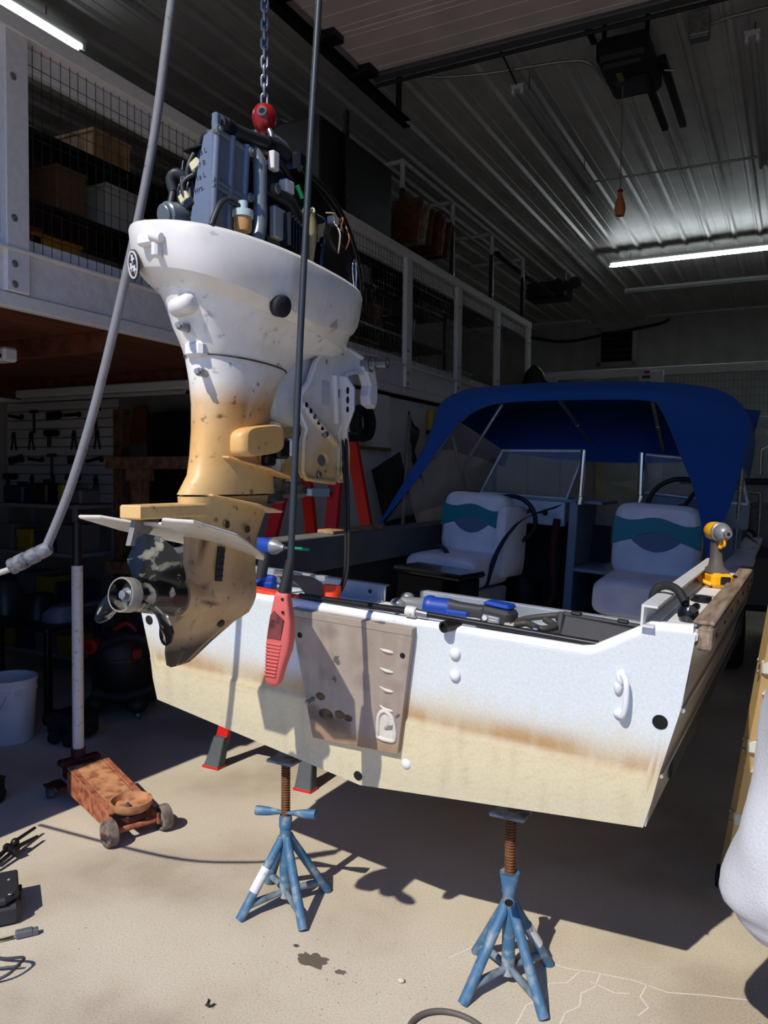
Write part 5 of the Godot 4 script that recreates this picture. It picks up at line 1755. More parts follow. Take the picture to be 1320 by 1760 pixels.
	for s in [[-0.006, 0.008, 0.008, 0.0], [-0.002, 0.015, 0.014, 0.0], [0.008, 0.02, 0.018, 0.0], [0.05, 0.025, 0.021, 0.002], [0.09, 0.031, 0.024, 0.006], [0.12, 0.033, 0.025, 0.006], [0.165, 0.030, 0.023, 0.005], [0.18, 0.027, 0.022, 0.004], [0.225, 0.019, 0.018, 0.0], [0.236, 0.017, 0.016, 0.0], [0.238, 0.012, 0.012, 0.0]]:
		rings.append(super_ring(Vector3(s[3], s[0], 0), Vector3(s[1], 0, 0), Vector3(0, 0, s[2]), 5.0, 40))
	m.loft(rings)
	part(pn, "body", m, pr)
	m = Mb.new()
	m.xf = pt
	m.prism([Vector2(-0.022, 0.118), Vector2(0.016, 0.118), Vector2(0.018, 0.17), Vector2(-0.012, 0.19), Vector2(-0.02, 0.178)], 0.02, 0.0265, Transform3D.IDENTITY, 0.002)
	part(pn, "label_plate", m, M("pendant_dark", Color(0.50, 0.22, 0.22), 0.7, 0.0, "dirt", 4.0), "dull darker plate")
	for k in 10:
		m = Mb.new()
		m.xf = pt
		var y := 0.106 - 0.0092 * k
		m.box(Vector3(-0.003 - 0.0003 * k, y, 0.0238 - 0.0004 * k), Vector3(0.042 - 0.0012 * k, 0.0048, 0.008), 0.0018)
		part(pn, "grip_rib", m, pr)
	for q in [Vector2(0.006, 0.222), Vector2(0.012, 0.19), Vector2(0.01, 0.122)]:
		m = Mb.new()
		m.xf = pt
		m.cyl(Vector3(q.x, q.y, 0.015), Vector3(q.x, q.y, 0.0262 if q.y < 0.19 else 0.0215), 0.0035, 10)
		part(pn, "screw", m, mats.dark_steel)
	# doubled black cable from the motor down to the transom
	m = Mb.new()
	var cp := [Vector3(-1.30, 1.70, -2.19), Vector3(-1.283, 1.62, -2.17), Vector3(-1.265, 1.402, -2.155), Vector3(-1.262, 1.25, -2.146), Vector3(-1.283, 1.175, -2.131), Vector3(-1.319, 1.138, -2.108)]
	m.tube(spline(cp, 6), 0.0052, 8)
	m.tube(spline(cp.map(func(p): return p + Vector3(0.011, 0.004, 0.0)), 6), 0.0048, 8)
	solo("control_cable", "doubled black cable hanging from the motor bracket to the transom", "cable", m, mats.rubber)

func stands() -> void:
	var blue := M("stand_blue", Color(0.62, 0.64, 0.65), 0.55, 0.0, "bluechip", 1.3, {"bump": 0.03, "bumptex": "pit"})
	var worn := M("stand_worn", Color(0.50, 0.56, 0.60), 0.65, 0.1, "dirt", 2.0)
	var screw := M("screw_rust", Color(0.52, 0.40, 0.30), 0.6, 0.4, "rust", 4.0)
	for k in 2:
		var at: Vector3 = [Vector3(-1.591, 0, -2.303), Vector3(-0.739, 0, -2.265)][k]
		var js := thing("jack_stand", ["blue jack stand under the port half of the hull with its twist handle crosswise", "blue jack stand under the starboard half of the hull with its handle end pointing forward"][k], "jack stand", at, "")
		var an := [atan2(0.157, -0.082), atan2(0.152, -0.083)][k] as float
		var m := Mb.new()
		m.tube([Vector3(0, 0.035, 0), Vector3(0, 0.33, 0)], 0.0205, 18)
		m.lathe([Vector2(0.0205, 0.29), Vector2(0.0235, 0.292), Vector2(0.0235, 0.325), Vector2(0.0205, 0.335)], Transform3D.IDENTITY, 18)
		part(js, "post", m, blue)
		for q in 4:
			var a: float = an + PI / 2 * q + [0.0, 0.13, 0.0, 0.13][q]
			var dir := Vector3(cos(a), 0, sin(a))
			m = Mb.new()
			m.tube([dir * 0.018 + Vector3(0, 0.262, 0), dir * 0.026 + Vector3(0, 0.235, 0), dir * 0.165 + Vector3(0, 0.022, 0), dir * 0.178 + Vector3(0, 0.004, 0)], [0.010, 0.0155, 0.0165, 0.0165], 14)
			var lg := part(js, "leg", m, blue)
			m = Mb.new()
			m.tube([dir * 0.015 + Vector3(0, 0.055, 0), dir * 0.10 + Vector3(0, 0.05, 0), dir * 0.145 + Vector3(0, 0.045, 0)], [0.010, 0.013, 0.013], 12)
			part(js, "brace", m, worn)
			if (k == 0 and q == 0) or (k == 1 and q == 2):
				m = Mb.new()
				m.tube([dir * 0.075 + Vector3(0, 0.163, 0), dir * 0.125 + Vector3(0, 0.088, 0)], 0.0172, 14)
				part(lg, "paper_sticker", m, M("sticker", Color(0.86, 0.86, 0.87), 0.7, 0.0, "scuff", 4.0), "torn white sticker")
		# threaded screw
		m = Mb.new()
		var prof := [Vector2(0, 0.3)]
		var y := 0.33
		while y < 0.532:
			prof.append(Vector2(0.0128, y))
			prof.append(Vector2(0.0168, y + 0.003))
			prof.append(Vector2(0.0168, y + 0.0045))
			prof.append(Vector2(0.0128, y + 0.0075))
			y += 0.009
		prof.append(Vector2(0, 0.535))
		m.lathe(prof, Transform3D.IDENTITY, 18)
		part(js, "screw", m, screw, "rusty threaded screw")
		# twisted handle welded on the nut
		var hd := Vector3(0.98, 0.0, -0.2) if k == 0 else Vector3(0.3, -0.28, 0.95)
		hd = hd.normalized()
		if k == 0:
			m = Mb.new()
			for s in [1, -1]:
				var rg := []
				for i in 9:
					var t := i / 8.0
					var tw := 0.3 + t * 1.2
					var c: Vector3 = hd * s * lerpf(0.008, 0.115, t) + Vector3(0, 0.343 + (0.008 if s > 0 else -0.006) * t, 0)
					var side := hd.cross(Vector3.UP).normalized()
					var r := []
					for j in 12:
						var a := TAU * j / 12
						var e := lerpf(0.006, 0.0165, minf(1.0, t * 1.4))
						r.append(c + (side * cos(tw) + Vector3.UP * sin(tw)) * cos(a) * 0.0175 + (Vector3.UP * cos(tw) - side * sin(tw)) * sin(a) * e)
					rg.append(r)
				m.loft(rg)
			part(js, "handle", m, blue, "twisted flat tube handle")
		else:
			m = Mb.new()
			m.lathe([Vector2(0.0, 0.285), Vector2(0.021, 0.285), Vector2(0.024, 0.31), Vector2(0.03, 0.345), Vector2(0.03, 0.352), Vector2(0.018, 0.35), Vector2(0.0, 0.35)], Transform3D.IDENTITY, 18)
			for s in [1, -1]:
				var rg := []
				for i in 7:
					var t := i / 6.0
					var c: Vector3 = hd * s * lerpf(0.0, 0.105, t) * Vector3(1, 1 if s > 0 else -0.6, 1) + Vector3(0, 0.34, 0)
					var side := hd.cross(Vector3.UP).normalized()
					var upv := side.cross(hd).normalized()
					var r := []
					for j in 14:
						var a := TAU * j / 14
						r.append(c + side * cos(a) * lerpf(0.03, 0.0165, minf(1, t * 1.5)) + upv * sin(a) * lerpf(0.007, 0.0165, minf(1, t * 1.5)))
					rg.append(r)
				m.loft(rg)
			var hh := part(js, "handle", m, blue, "flattened tube handle seen end on")
			m = Mb.new()
			m.lathe([Vector2(0, 0), Vector2(0.0125, 0), Vector2(0.0125, 0.001), Vector2(0, 0.001)], along(Vector3(0, 0.34, 0) + hd * 0.1055, hd), 14)
			part(hh, "open_end", m, mats.hole_black)
		m = Mb.new()
		m.box(Vector3(0, 0.537, 0), Vector3(0.11, 0.012, 0.09), 0.003)
		part(js, "top_plate", m, worn)

func bput(o: Node3D, at: Vector3, deg := Vector3.ZERO) -> void:
	o.transform = BT * X(at, deg)

func transom_tools() -> void:
	var blue := M("tool_blue", Color(0.06, 0.24, 0.60), 0.45)
	var dgrey := M("tool_grey", Color(0.20, 0.205, 0.215), 0.6, 0.0, "fine", 3.0)
	var lgrey := M("tool_light", Color(0.55, 0.56, 0.57), 0.4, 0.4, "fine", 3.0)
	var yel := M("tool_yellow", Color(0.93, 0.66, 0.05), 0.45)
	# yellow impact driver standing on the side deck
	var dr := thing("impact_driver", "yellow and black cordless impact driver standing on the starboard side deck", "power tool")
	dr.transform = BT * X(Vector3(0.885, 0.634, -0.86), Vector3(0, 28, 0))
	var m := Mb.new()
	m.box(Vector3(0, 0.026, 0.008), Vector3(0.076, 0.05, 0.108), 0.012)
	var bat := part(dr, "battery", m, yel, "yellow battery pack")
	m = Mb.new()
	m.box(Vector3(0.006, 0.028, 0.064), Vector3(0.034, 0.028, 0.005), 0.003)
	part(bat, "gauge_window", m, M("window_dark", Color(0.14, 0.15, 0.18), 0.15))
	m = Mb.new()
	m.tube(spline([Vector3(-0.036, 0.012, 0.05), Vector3(-0.058, 0.02, 0.035), Vector3(-0.062, 0.028, 0.0), Vector3(-0.038, 0.03, -0.03)], 4), 0.007, 8)
	part(bat, "guard_loop", m, yel)
	m = Mb.new()
	var rings := []
	for s in [[0.046, 0.036, 0.05, 0.004], [0.058, 0.034, 0.046, 0.0], [0.07, 0.022, 0.03, -0.01], [0.10, 0.018, 0.024, -0.014], [0.135, 0.017, 0.024, -0.02], [0.155, 0.018, 0.028, -0.016], [0.17, 0.02, 0.034, -0.01]]:
		rings.append(super_ring(Vector3(0, s[0], s[3]), Vector3(s[1], 0, 0), Vector3(0, 0, s[2]), 3.0, 24))
	m.loft(rings)
	part(dr, "grip", m, M("grip_taupe", Color(0.33, 0.30, 0.28), 0.7, 0.0, "fine", 4.0))
	m = Mb.new()
	m.lathe([Vector2(0, -0.07), Vector2(0.024, -0.07), Vector2(0.031, -0.06), Vector2(0.033, -0.03), Vector2(0.033, 0.005), Vector2(0.03, 0.008), Vector2(0.0, 0.008)], along(Vector3(0, 0.188, -0.006), Vector3.BACK), 22)
	part(dr, "motor_housing", m, yel)
	m = Mb.new()
	m.lathe([Vector2(0, 0.006), Vector2(0.034, 0.006), Vector2(0.034, 0.016), Vector2(0.031, 0.018), Vector2(0.031, 0.03), Vector2(0.026, 0.046), Vector2(0.017, 0.058), Vector2(0.013, 0.06), Vector2(0.013, 0.075), Vector2(0.0, 0.075)], along(Vector3(0, 0.188, -0.006), Vector3.BACK), 22)
	part(dr, "nose", m, lgrey, "grey metal nose")
	m = Mb.new()
	m.lathe([Vector2(0, 0), Vector2(0.006, 0), Vector2(0.006, 0.002), Vector2(0, 0.002)], along(Vector3(0, 0.188, 0.069), Vector3.BACK), 6)
	part(dr, "chuck_socket", m, mats.hole_black)
	m = Mb.new()
	m.box(Vector3(0, 0.146, 0.014), Vector3(0.014, 0.03, 0.014), 0.004)
	m.tube(spline([Vector3(0, 0.165, 0.045), Vector3(0, 0.148, 0.045), Vector3(0, 0.142, 0.03)], 4), 0.005, 8)
	part(dr, "trigger", m, yel)
	# blue battery cut-off tool lying on the splash deck
	var ct := thing("cutoff_tool", "blue and grey cordless tool lying behind the transom with its battery to the right", "power tool")
	ct.transform = BT * X(Vector3(0.20, 0.56, -0.14), Vector3(0, 4, 0))
	m = Mb.new()
	m.lathe([Vector2(0, -0.165), Vector2(0.012, -0.165), Vector2(0.02, -0.16), Vector2(0.022, -0.10), Vector2(0.028, -0.085), Vector2(0.03, -0.075), Vector2(0, -0.075)], along(Vector3.ZERO, Vector3(1, 0, 0)), 18)
	m.ball(Vector3(-0.165, 0.0, 0.01), Vector3(0.028, 0.014, 0.03), 14)
	m.ball(Vector3(-0.15, 0.018, -0.02), Vector3(0.022, 0.012, 0.02), 12)
	part(ct, "head", m, lgrey, "grey metal head")
	m = Mb.new()
	m.lathe([Vector2(0, -0.078), Vector2(0.031, -0.078), Vector2(0.034, -0.07), Vector2(0.034, -0.055), Vector2(0.031, -0.05), Vector2(0.032, 0.0), Vector2(0.026, 0.01), Vector2(0, 0.01)], along(Vector3.ZERO, Vector3(1, 0, 0)), 22)
	part(ct, "body", m, blue)
	m = Mb.new()
	rings = []
	for s in [[0.0, 0.026, 0.026], [0.03, 0.022, 0.022], [0.09, 0.02, 0.021], [0.13, 0.024, 0.026]]:
		rings.append(super_ring(Vector3(s[0], 0.004, 0), Vector3(0, s[1], 0), Vector3(0, 0, s[2]), 3.0, 20))
	m.loft(rings)
	part(ct, "handle", m, dgrey)
	m = Mb.new()
	m.box(Vector3(0.035, -0.005, 0.03), Vector3(0.075, 0.018, 0.018), 0.006)
	part(ct, "paddle_switch", m, blue)
	m = Mb.new()
	m.box(Vector3(0.165, -0.004, 0.018), Vector3(0.095, 0.062, 0.075), 0.01, Basis.from_euler(Vector3(0, -0.15, -0.06)))
	var b2 := part(ct, "battery", m, dgrey, "dark grey battery pack")
	m = Mb.new()
	m.box(Vector3(0.162, 0.034, 0.008), Vector3(0.086, 0.016, 0.06), 0.007, Basis.from_euler(Vector3(0, -0.15, -0.06)))
	part(ct, "battery_dock", m, blue)
	m = Mb.new()
	m.box(Vector3(0.150, -0.008, 0.0535), Vector3(0.055, 0.03, 0.004), 0.001, Basis.from_euler(Vector3(0, -0.15, -0.06)))
	part(b2, "label", m, M("label_grey", Color(0.50, 0.51, 0.52), 0.6), "printed grey label")
	m = Mb.new()
	m.lathe([Vector2(0, 0), Vector2(0.008, 0), Vector2(0.008, 0.0008), Vector2(0, 0.0008)], along(Vector3(0.132, -0.001, 0.0582), Vector3(-0.15, 0, 1)), 16)
	for k in 3: m.box(Vector3(0.158, 0.003 - 0.008 * k, 0.0548 + 0.0006), Vector3(0.03 - 0.005 * (k % 2), 0.0025, 0.003), 0, Basis.from_euler(Vector3(0, -0.15, -0.06)))
	part(b2, "print", m, mats.white_plastic)
	# steering rods along the transom top
	m = Mb.new()
	m.tube([Vector3(-0.24, 0.562, 0.03), Vector3(0.165, 0.572, 0.045)], 0.0105, 12)
	m.tube([Vector3(0.165, 0.572, 0.045), Vector3(0.72, 0.562, 0.03)], 0.0085, 12)
	var rod := solo("steering_rod", "long dark steel steering rod lying along the transom top", "rod", m, mats.dark_steel)
	rod.transform = BT
	m = Mb.new()
	m.cyl(Vector3(0.145, 0.572, 0.045), Vector3(0.178, 0.572, 0.045), 0.0165, 16, 0.002)
	part(rod, "white_collar", m, M("collar_white", Color(0.82, 0.82, 0.80), 0.5, 0.0, "scuff", 4.0))
	m = Mb.new()
	m.cyl(Vector3(0.178, 0.572, 0.045), Vector3(0.215, 0.571, 0.044), 0.0115, 14, 0.001)
	part(rod, "plain_collar", m, mats.steel)
	m = Mb.new()
	m.cyl(Vector3(0.70, 0.5625, 0.031), Vector3(0.725, 0.562, 0.03), 0.0095, 12, 0.002)
	part(rod, "rod_end", m, mats.zinc)
	m = Mb.new()
	m.tube([Vector3(0.30, 0.556, -0.005), Vector3(0.74, 0.554, -0.02)], 0.007, 10)
	m.tube([Vector3(0.74, 0.554, -0.02), Vector3(0.76, 0.554, -0.021)], 0.0085, 10)
	var rod2 := solo("tie_rod", "thinner steel rod lying just behind the long steering rod", "rod", m, mats.steel)
	rod2.transform = BT
	m = Mb.new()
	m.lathe([Vector2(0.011, 0), Vector2(0.0165, 0), Vector2(0.0165, 0.045), Vector2(0.02, 0.05), Vector2(0.02, 0.06), Vector2(0.0, 0.06), Vector2(0.0, 0.01), Vector2(0.011, 0.01), Vector2(0.011, 0)], along(Vector3(0.285, 0.553, 0.09), Vector3(0.25, 0.05, -1)), 18)
	var sk := solo("socket_fitting", "black open pipe fitting pointing out over the transom edge", "fitting", m, mats.black)
	sk.transform = BT
	# black plastic cover panel
	var fp := thing("cover_panel", "black plastic cover panel lying on its edge behind the transom", "panel")
	fp.transform = BT * X(Vector3(0.66, 0.527, -0.13), Vector3(-14, 3, -2))
	m = Mb.new()
	m.prism([Vector2(-0.105, 0), Vector2(0.11, 0), Vector2(0.115, 0.06), Vector2(-0.10, 0.064)], -0.008, 0.008, Transform3D.IDENTITY, 0.004)
	part(fp, "panel", m, M("panel_black", Color(0.19, 0.19, 0.2), 0.55, 0.0, "scuff", 3.0))
	m = Mb.new()
	m.box(Vector3(0.0, 0.068, -0.012), Vector3(0.22, 0.014, 0.03), 0.004)
	part(fp, "rim", m, dgrey)
	for x in [-0.07, 0.06]:
		m = Mb.new()
		m.box(Vector3(x, 0.074, -0.004), Vector3(0.03, 0.012, 0.022), 0.003)
		part(fp, "clip", m, mats.black)
	m = Mb.new()
	m.box(Vector3(-0.112, 0.035, -0.004), Vector3(0.018, 0.075, 0.024), 0.004)
	part(fp, "end_bracket", m, dgrey)
	# grey hose with clamps
	m = Mb.new()
	m.tube(spline([Vector3(0.40, 0.545, -0.12), Vector3(0.44, 0.56, -0.17), Vector3(0.51, 0.575, -0.20), Vector3(0.56, 0.585, -0.19)], 5), 0.009, 10)
	m.tube(spline([Vector3(0.42, 0.55, -0.08), Vector3(0.46, 0.56, -0.10), Vector3(0.51, 0.555, -0.08), Vector3(0.54, 0.56, -0.12), Vector3(0.50, 0.57, -0.15)], 5), 0.010, 10)
	m.tube(spline([Vector3(0.45, 0.54, -0.06), Vector3(0.52, 0.54, -0.05), Vector3(0.56, 0.545, -0.10)], 5), 0.011, 10)
	var gh := solo("hose_bundle", "tangle of grey hoses between the blue tool and the black panel", "hose", m, M("hose_olive", Color(0.22, 0.22, 0.2), 0.6, 0.0, "fine", 3.0))
	gh.transform = BT
	m = Mb.new()
	m.tube([Vector3(0.405, 0.543, -0.085), Vector3(0.435, 0.548, -0.08)], 0.013, 12)
	part(gh, "cream_nozzle", m, M("nozzle", Color(0.70, 0.66, 0.58), 0.5))
	m = Mb.new()
	m.tube([Vector3(0.50, 0.553, -0.055), Vector3(0.512, 0.553, -0.055)], 0.0145, 14)
	part(gh, "hose_clip", m, mats.chrome)
	# small blue clamps and striped tape in the splash well
	var k2 := 0
	for q in [[Vector3(0.43, 0.538, -0.03), "small blue plastic clamp nearer the blue tool"], [Vector3(0.545, 0.538, -0.045), "small blue plastic clamp nearer the black panel"]]:
		m = Mb.new()
		m.box(Vector3.ZERO, Vector3(0.04, 0.016, 0.018), 0.004)
		var sc := thing("plastic_clamp", q[1], "clamp", Vector3.ZERO, "blue clamps in the splash well")
		bput(sc, q[0], Vector3(0, 20 - 40 * k2, 0))
		part(sc, "jaw", m, blue)
		m = Mb.new()
		m.box(Vector3(0.035, 0.0, 0.004), Vector3(0.045, 0.014, 0.014), 0.003)
		part(sc, "tip", m, mats.black)
		k2 += 1
	m = Mb.new()
	m.box(Vector3.ZERO, Vector3(0.16, 0.012, 0.03), 0.002)
	var tp := solo("striped_strip", "black strip with white bars lying in the splash well", "strip", m, mats.black)
	bput(tp, Vector3(0.40, 0.534, -0.075), Vector3(0, -4, 0))
	for k in 5:
		m = Mb.new()
		m.box(Vector3(-0.07 + 0.032 * k, 0.0065, 0), Vector3(0.005, 0.001, 0.028))
		part(tp, "white_bar", m, mats.white_plastic)
	# hose over the angle to the black knob
	m = Mb.new()
	m.tube(spline([Vector3(0.735, 0.545, -0.12), Vector3(0.765, 0.548, -0.13), Vector3(0.785, 0.565, -0.135), Vector3(0.795, 0.62, -0.135), Vector3(0.80, 0.69, -0.14), Vector3(0.825, 0.712, -0.14), Vector3(0.86, 0.708, -0.12), Vector3(0.885, 0.68, -0.10)], 6), 0.0115, 12)
	var bh := solo("black_hose", "black hose looping over the aluminium angle at the starboard corner", "hose", m, mats.rubber)
	bh.transform = BT
	m = Mb.new()
	m.lathe([Vector2(0, 0), Vector2(0.02, 0), Vector2(0.026, 0.012), Vector2(0.026, 0.028), Vector2(0.018, 0.04), Vector2(0.0, 0.042)], Transform3D(Basis.IDENTITY, Vector3(0.897, 0.634, -0.085)), 20)
	m.tube([Vector3(0.885, 0.665, -0.11), Vector3(0.882, 0.69, -0.12)], 0.011, 12)
	m.tube(spline([Vector3(0.90, 0.655, -0.12), Vector3(0.915, 0.675, -0.09), Vector3(0.91, 0.67, -0.06)], 4), 0.01, 10)
	part(bh, "knob", m, mats.black_gloss, "glossy black knob")
	# left side of the transom: orange straps, tan scrap, blue tools
	var orange := M("orange", Color(0.93, 0.25, 0.07), 0.5)
	m = Mb.new()
	m.box(Vector3(-0.345, 0.555, 0.02), Vector3(0.19, 0.014, 0.05), 0.004, Basis.from_euler(Vector3(0, 0.05, -0.05)))
	m.box(Vector3(-0.20, 0.553, 0.01), Vector3(0.13, 0.018, 0.055), 0.005, Basis.from_euler(Vector3(0, 0.05, -0.03)))
	var os := solo("orange_tray", "flat orange strip with a round end on the transom top", "tool", m, orange)
	os.transform = BT
	m = Mb.new()
	m.cyl(Vector3(-0.145, 0.555, 0.0), Vector3(-0.148, 0.605, -0.012), 0.029, 22, 0.004)
	part(os, "round_end", m, orange)
	m = Mb.new()
	m.sheet(8, 6, func(u: float, v: float) -> Vector3: return Vector3(-0.36 + 0.16 * u, 0.585 + 0.03 * sin(u * 2.6 + v) - 0.035 * u * u, -0.08 + 0.09 * v), 0.004)
	var ts := solo("cardboard_scrap", "curled tan cardboard scrap behind the pendant control", "cardboard", m, M("tan_card", Color(0.62, 0.52, 0.40), 0.8, 0.0, "fine", 2.0))
	ts.transform = BT
	var bt2 := thing("blue_caliper", "blue clamp lying on the transom beside the gearcase", "tool")
	bput(bt2, Vector3(-0.45, 0.555, -0.04), Vector3(0, 10, 0))
	m = Mb.new()
	m.box(Vector3(0, 0.012, 0), Vector3(0.11, 0.03, 0.04), 0.008)
	m.box(Vector3(0.03, 0.03, 0), Vector3(0.05, 0.03, 0.03), 0.008)
	part(bt2, "body", m, blue)
	m = Mb.new()
	m.cyl(Vector3(-0.03, 0.01, 0.035), Vector3(0.0, 0.01, 0.035), 0.012, 12, 0.002)
	part(bt2, "thumb_wheel", m, mats.steel)
	var id := thing("blue_driver", "blue impact driver with a green tipped bit standing behind the gearcase", "power tool")
	bput(id, Vector3(-0.485, 0.53, -0.13), Vector3(0, 0, 0))
	m = Mb.new()
	m.lathe([Vector2(0, -0.09), Vector2(0.024, -0.085), Vector2(0.028, -0.03), Vector2(0.028, 0.01), Vector2(0, 0.01)], along(Vector3(0, 0.155, 0), Vector3.RIGHT), 18)
	part(id, "motor_housing", m, blue)
	m = Mb.new()
	m.lathe([Vector2(0, 0.01), Vector2(0.028, 0.01), Vector2(0.026, 0.03), Vector2(0.014, 0.045), Vector2(0.009, 0.06), Vector2(0, 0.06)], along(Vector3(0, 0.155, 0), Vector3.RIGHT), 18)
	part(id, "nose", m, lgrey)
	m = Mb.new()
	m.tube([Vector3(0.05, 0.155, 0), Vector3(0.105, 0.158, 0)], 0.004, 8)
	part(id, "bit_shank", m, mats.steel)
	m = Mb.new()
	m.tube([Vector3(0.105, 0.158, 0), Vector3(0.165, 0.161, 0)], 0.0055, 8)
	part(id, "green_tip", m, M("bit_green", Color(0.02, 0.50, 0.36), 0.4), "green sleeve")
	m = Mb.new()
	m.tube([Vector3(-0.02, 0.135, 0), Vector3(-0.035, 0.03, 0)], 0.019, 14)
	part(id, "grip", m, dgrey)
	m = Mb.new()
	m.box(Vector3(-0.035, 0.015, 0), Vector3(0.1, 0.04, 0.07), 0.008)
	part(id, "battery", m, dgrey)
	m = Mb.new()
	m.box(Vector3(-0.885, 0.642, -1.35), Vector3(0.09, 0.018, 0.5), 0.003)
	var tb := solo("tan_board", "tan board lying on the port side deck", "board", m, mats.plywood)
	tb.transform = BT

func ladder_rail(a: Vector3, b: Vector3, out: Vector3, w: float, d: float) -> Mb:
	# channel section rail from a to b, opening away from out
	var m := Mb.new()
	var y := (b - a).normalized()
	var z := (out - y * out.dot(y)).normalized()
	var x := y.cross(z)
	var L := a.distance_to(b)
	var h := w / 2
	var t := 0.006
	m.prism([Vector2(-h, 0), Vector2(h, 0), Vector2(h, -d), Vector2(h - t, -d), Vector2(h - t, -t), Vector2(-h + t, -t), Vector2(-h + t, -d), Vector2(-h, -d)], 0, L, Transform3D(Basis(x, z, -y) if false else Basis(x, z, x.cross(z)), a) if x.cross(z).dot(y) > 0 else Transform3D(Basis(-x, z, (-x).cross(z)), a))
	return m

func floor_things() -> void:
	# ---- red stepladder behind the motor
	var rl := thing("stepladder", "red stepladder with grey rubber feet standing beyond the port side of the boat", "ladder", Vector3(-2.4, 0, -3.5))
	var red := M("ladder_red", Color(0.78, 0.09, 0.09), 0.45, 0.0, "fine", 2.0)
	var ored := M("ladder_orange_red", Color(0.86, 0.16, 0.10), 0.45, 0.0, "fine", 2.0)
	var o := rl.position
	var rails := [[Vector3(-2.703, 0.0, -3.245), Vector3(-2.46, 1.74, -3.61), red], [Vector3(-2.111, 0.0, -3.226), Vector3(-2.17, 1.74, -3.61), red], [Vector3(-2.72, 0.0, -4.42), Vector3(-2.5, 1.75, -3.75), ored], [Vector3(-2.2, 0.0, -4.45), Vector3(-2.24, 1.78, -3.85), ored]]
	for k in 4:
		var r = rails[k]
		part(rl, "rail", ladder_rail(r[0] + (r[1] - r[0]) * 0.07 - o, r[1] - o, Vector3(0, 0, 1), 0.07, 0.03), r[2])
		var m := Mb.new()
		m.xf = Transform3D(Basis.IDENTITY, r[0] - o)
		var lean: Vector3 = (r[1] - r[0]) * (0.16 / 1.74)
		m.loft([super_ring(Vector3(0, 0.012, 0), Vector3(0.05, 0, 0), Vector3(0, 0, 0.035), 6, 20), super_ring(lean * 0.3, Vector3(0.046, 0, 0), Vector3(0, 0, 0.033), 6, 20), super_ring(lean, Vector3(0.036, 0, 0), Vector3(0, 0, 0.027), 6, 20)], true, true, true, false)
		var bo := part(rl, "rubber_foot", m, M("boot_grey", Color(0.30, 0.32, 0.34), 0.7, 0.0, "fine", 2.0), "grey rubber boot")
		m = Mb.new()
		m.box(r[0] - o + Vector3(0, 0.007, 0), Vector3(0.105, 0.014, 0.075), 0.003)
		part(bo, "red_pad", m, red)
	for k in 5:
		var t := 0.17 + 0.17 * k
		var a: Vector3 = rails[0][0].lerp(rails[0][1], t) - o
		var b: Vector3 = rails[1][0].lerp(rails[1][1], t) - o
		var m := Mb.new()
		m.box((a + b) / 2, Vector3(b.x - a.x, 0.022, 0.08), 0.003)
		m.box((a + b) / 2 + Vector3(0, -0.012, 0.038), Vector3(b.x - a.x, 0.045, 0.006), 0.002)
		var st := part(rl, "step", m, M("step_alu", Color(0.50, 0.56, 0.58), 0.45, 0.4, "fine", 2.0))
		if k == 4:
			m = Mb.new()
			m.box((a + b) / 2 + Vector3(0.0, -0.012, 0.042), Vector3(0.12, 0.034, 0.002))
			var lb := part(st, "sticker", m, mats.white_plastic, "small white step sticker")
			words(rl, "sticker_print", "C-J", 0.022, M("print_green", Color(0.02, 0.25, 0.18), 0.6), Transform3D(Basis.IDENTITY, (a + b) / 2 + Vector3(-0.028, -0.013, 0.0432)), true)
		m = Mb.new()
		m.tube([a + Vector3(0.01, -0.03, 0.02), a + Vector3(0.06, 0.0, 0.02)], 0.008, 6)
		m.tube([b + Vector3(-0.01, -0.03, 0.02), b + Vector3(-0.06, 0.0, 0.02)], 0.008, 6)
		part(st, "step_brace", m, mats.steel)
	var m0 := Mb.new()
	m0.box(Vector3(-2.32, 1.77, -3.7) - o, Vector3(0.36, 0.05, 0.2), 0.012)
	part(rl, "top_cap", m0, mats.black, "black top cap")
	for k in 3:
		m0 = Mb.new()
		m0.box(Vector3(-2.46 + 0.02 * k, 0.35 + 0.4 * k, -4.3 + 0.17 * k) - o, Vector3(0.5 - 0.05 * k, 0.03, 0.02), 0.003)
		part(rl, "rear_brace", m0, mats.step_alu)
	# ---- tan stepladder at the right edge
	var tl := thing("stepladder", "tan fibreglass stepladder standing beside the starboard side at the right edge", "ladder", Vector3(0.0, 0, -3.0))
	var tan := M("ladder_tan", Color(0.80, 0.68, 0.47), 0.5, 0.0, "fine", 2.0)
	o = tl.position
	rails = [[Vector3(-0.216, 0, -3.24), Vector3(0.0, 1.6, -2.73)], [Vector3(0.48, 0, -3.24), Vector3(0.30, 1.6, -2.73)], [Vector3(-0.13, 0, -2.05), Vector3(0.02, 1.6, -2.6)], [Vector3(0.5, 0, -2.05), Vector3(0.32, 1.6, -2.6)]]
	for k in 2:
		var r = rails[k]
		part(tl, "rail", ladder_rail(r[0] - o, r[1] - o, Vector3(-1 if k == 0 else 1, 0, 0.25), 0.075, 0.03), tan)
		var m := Mb.new()
		m.box(r[0] - o + Vector3(0.005, 0.03, 0), Vector3(0.04, 0.06, 0.085), 0.006)
		part(tl, "rubber_foot", m, mats.rubber)
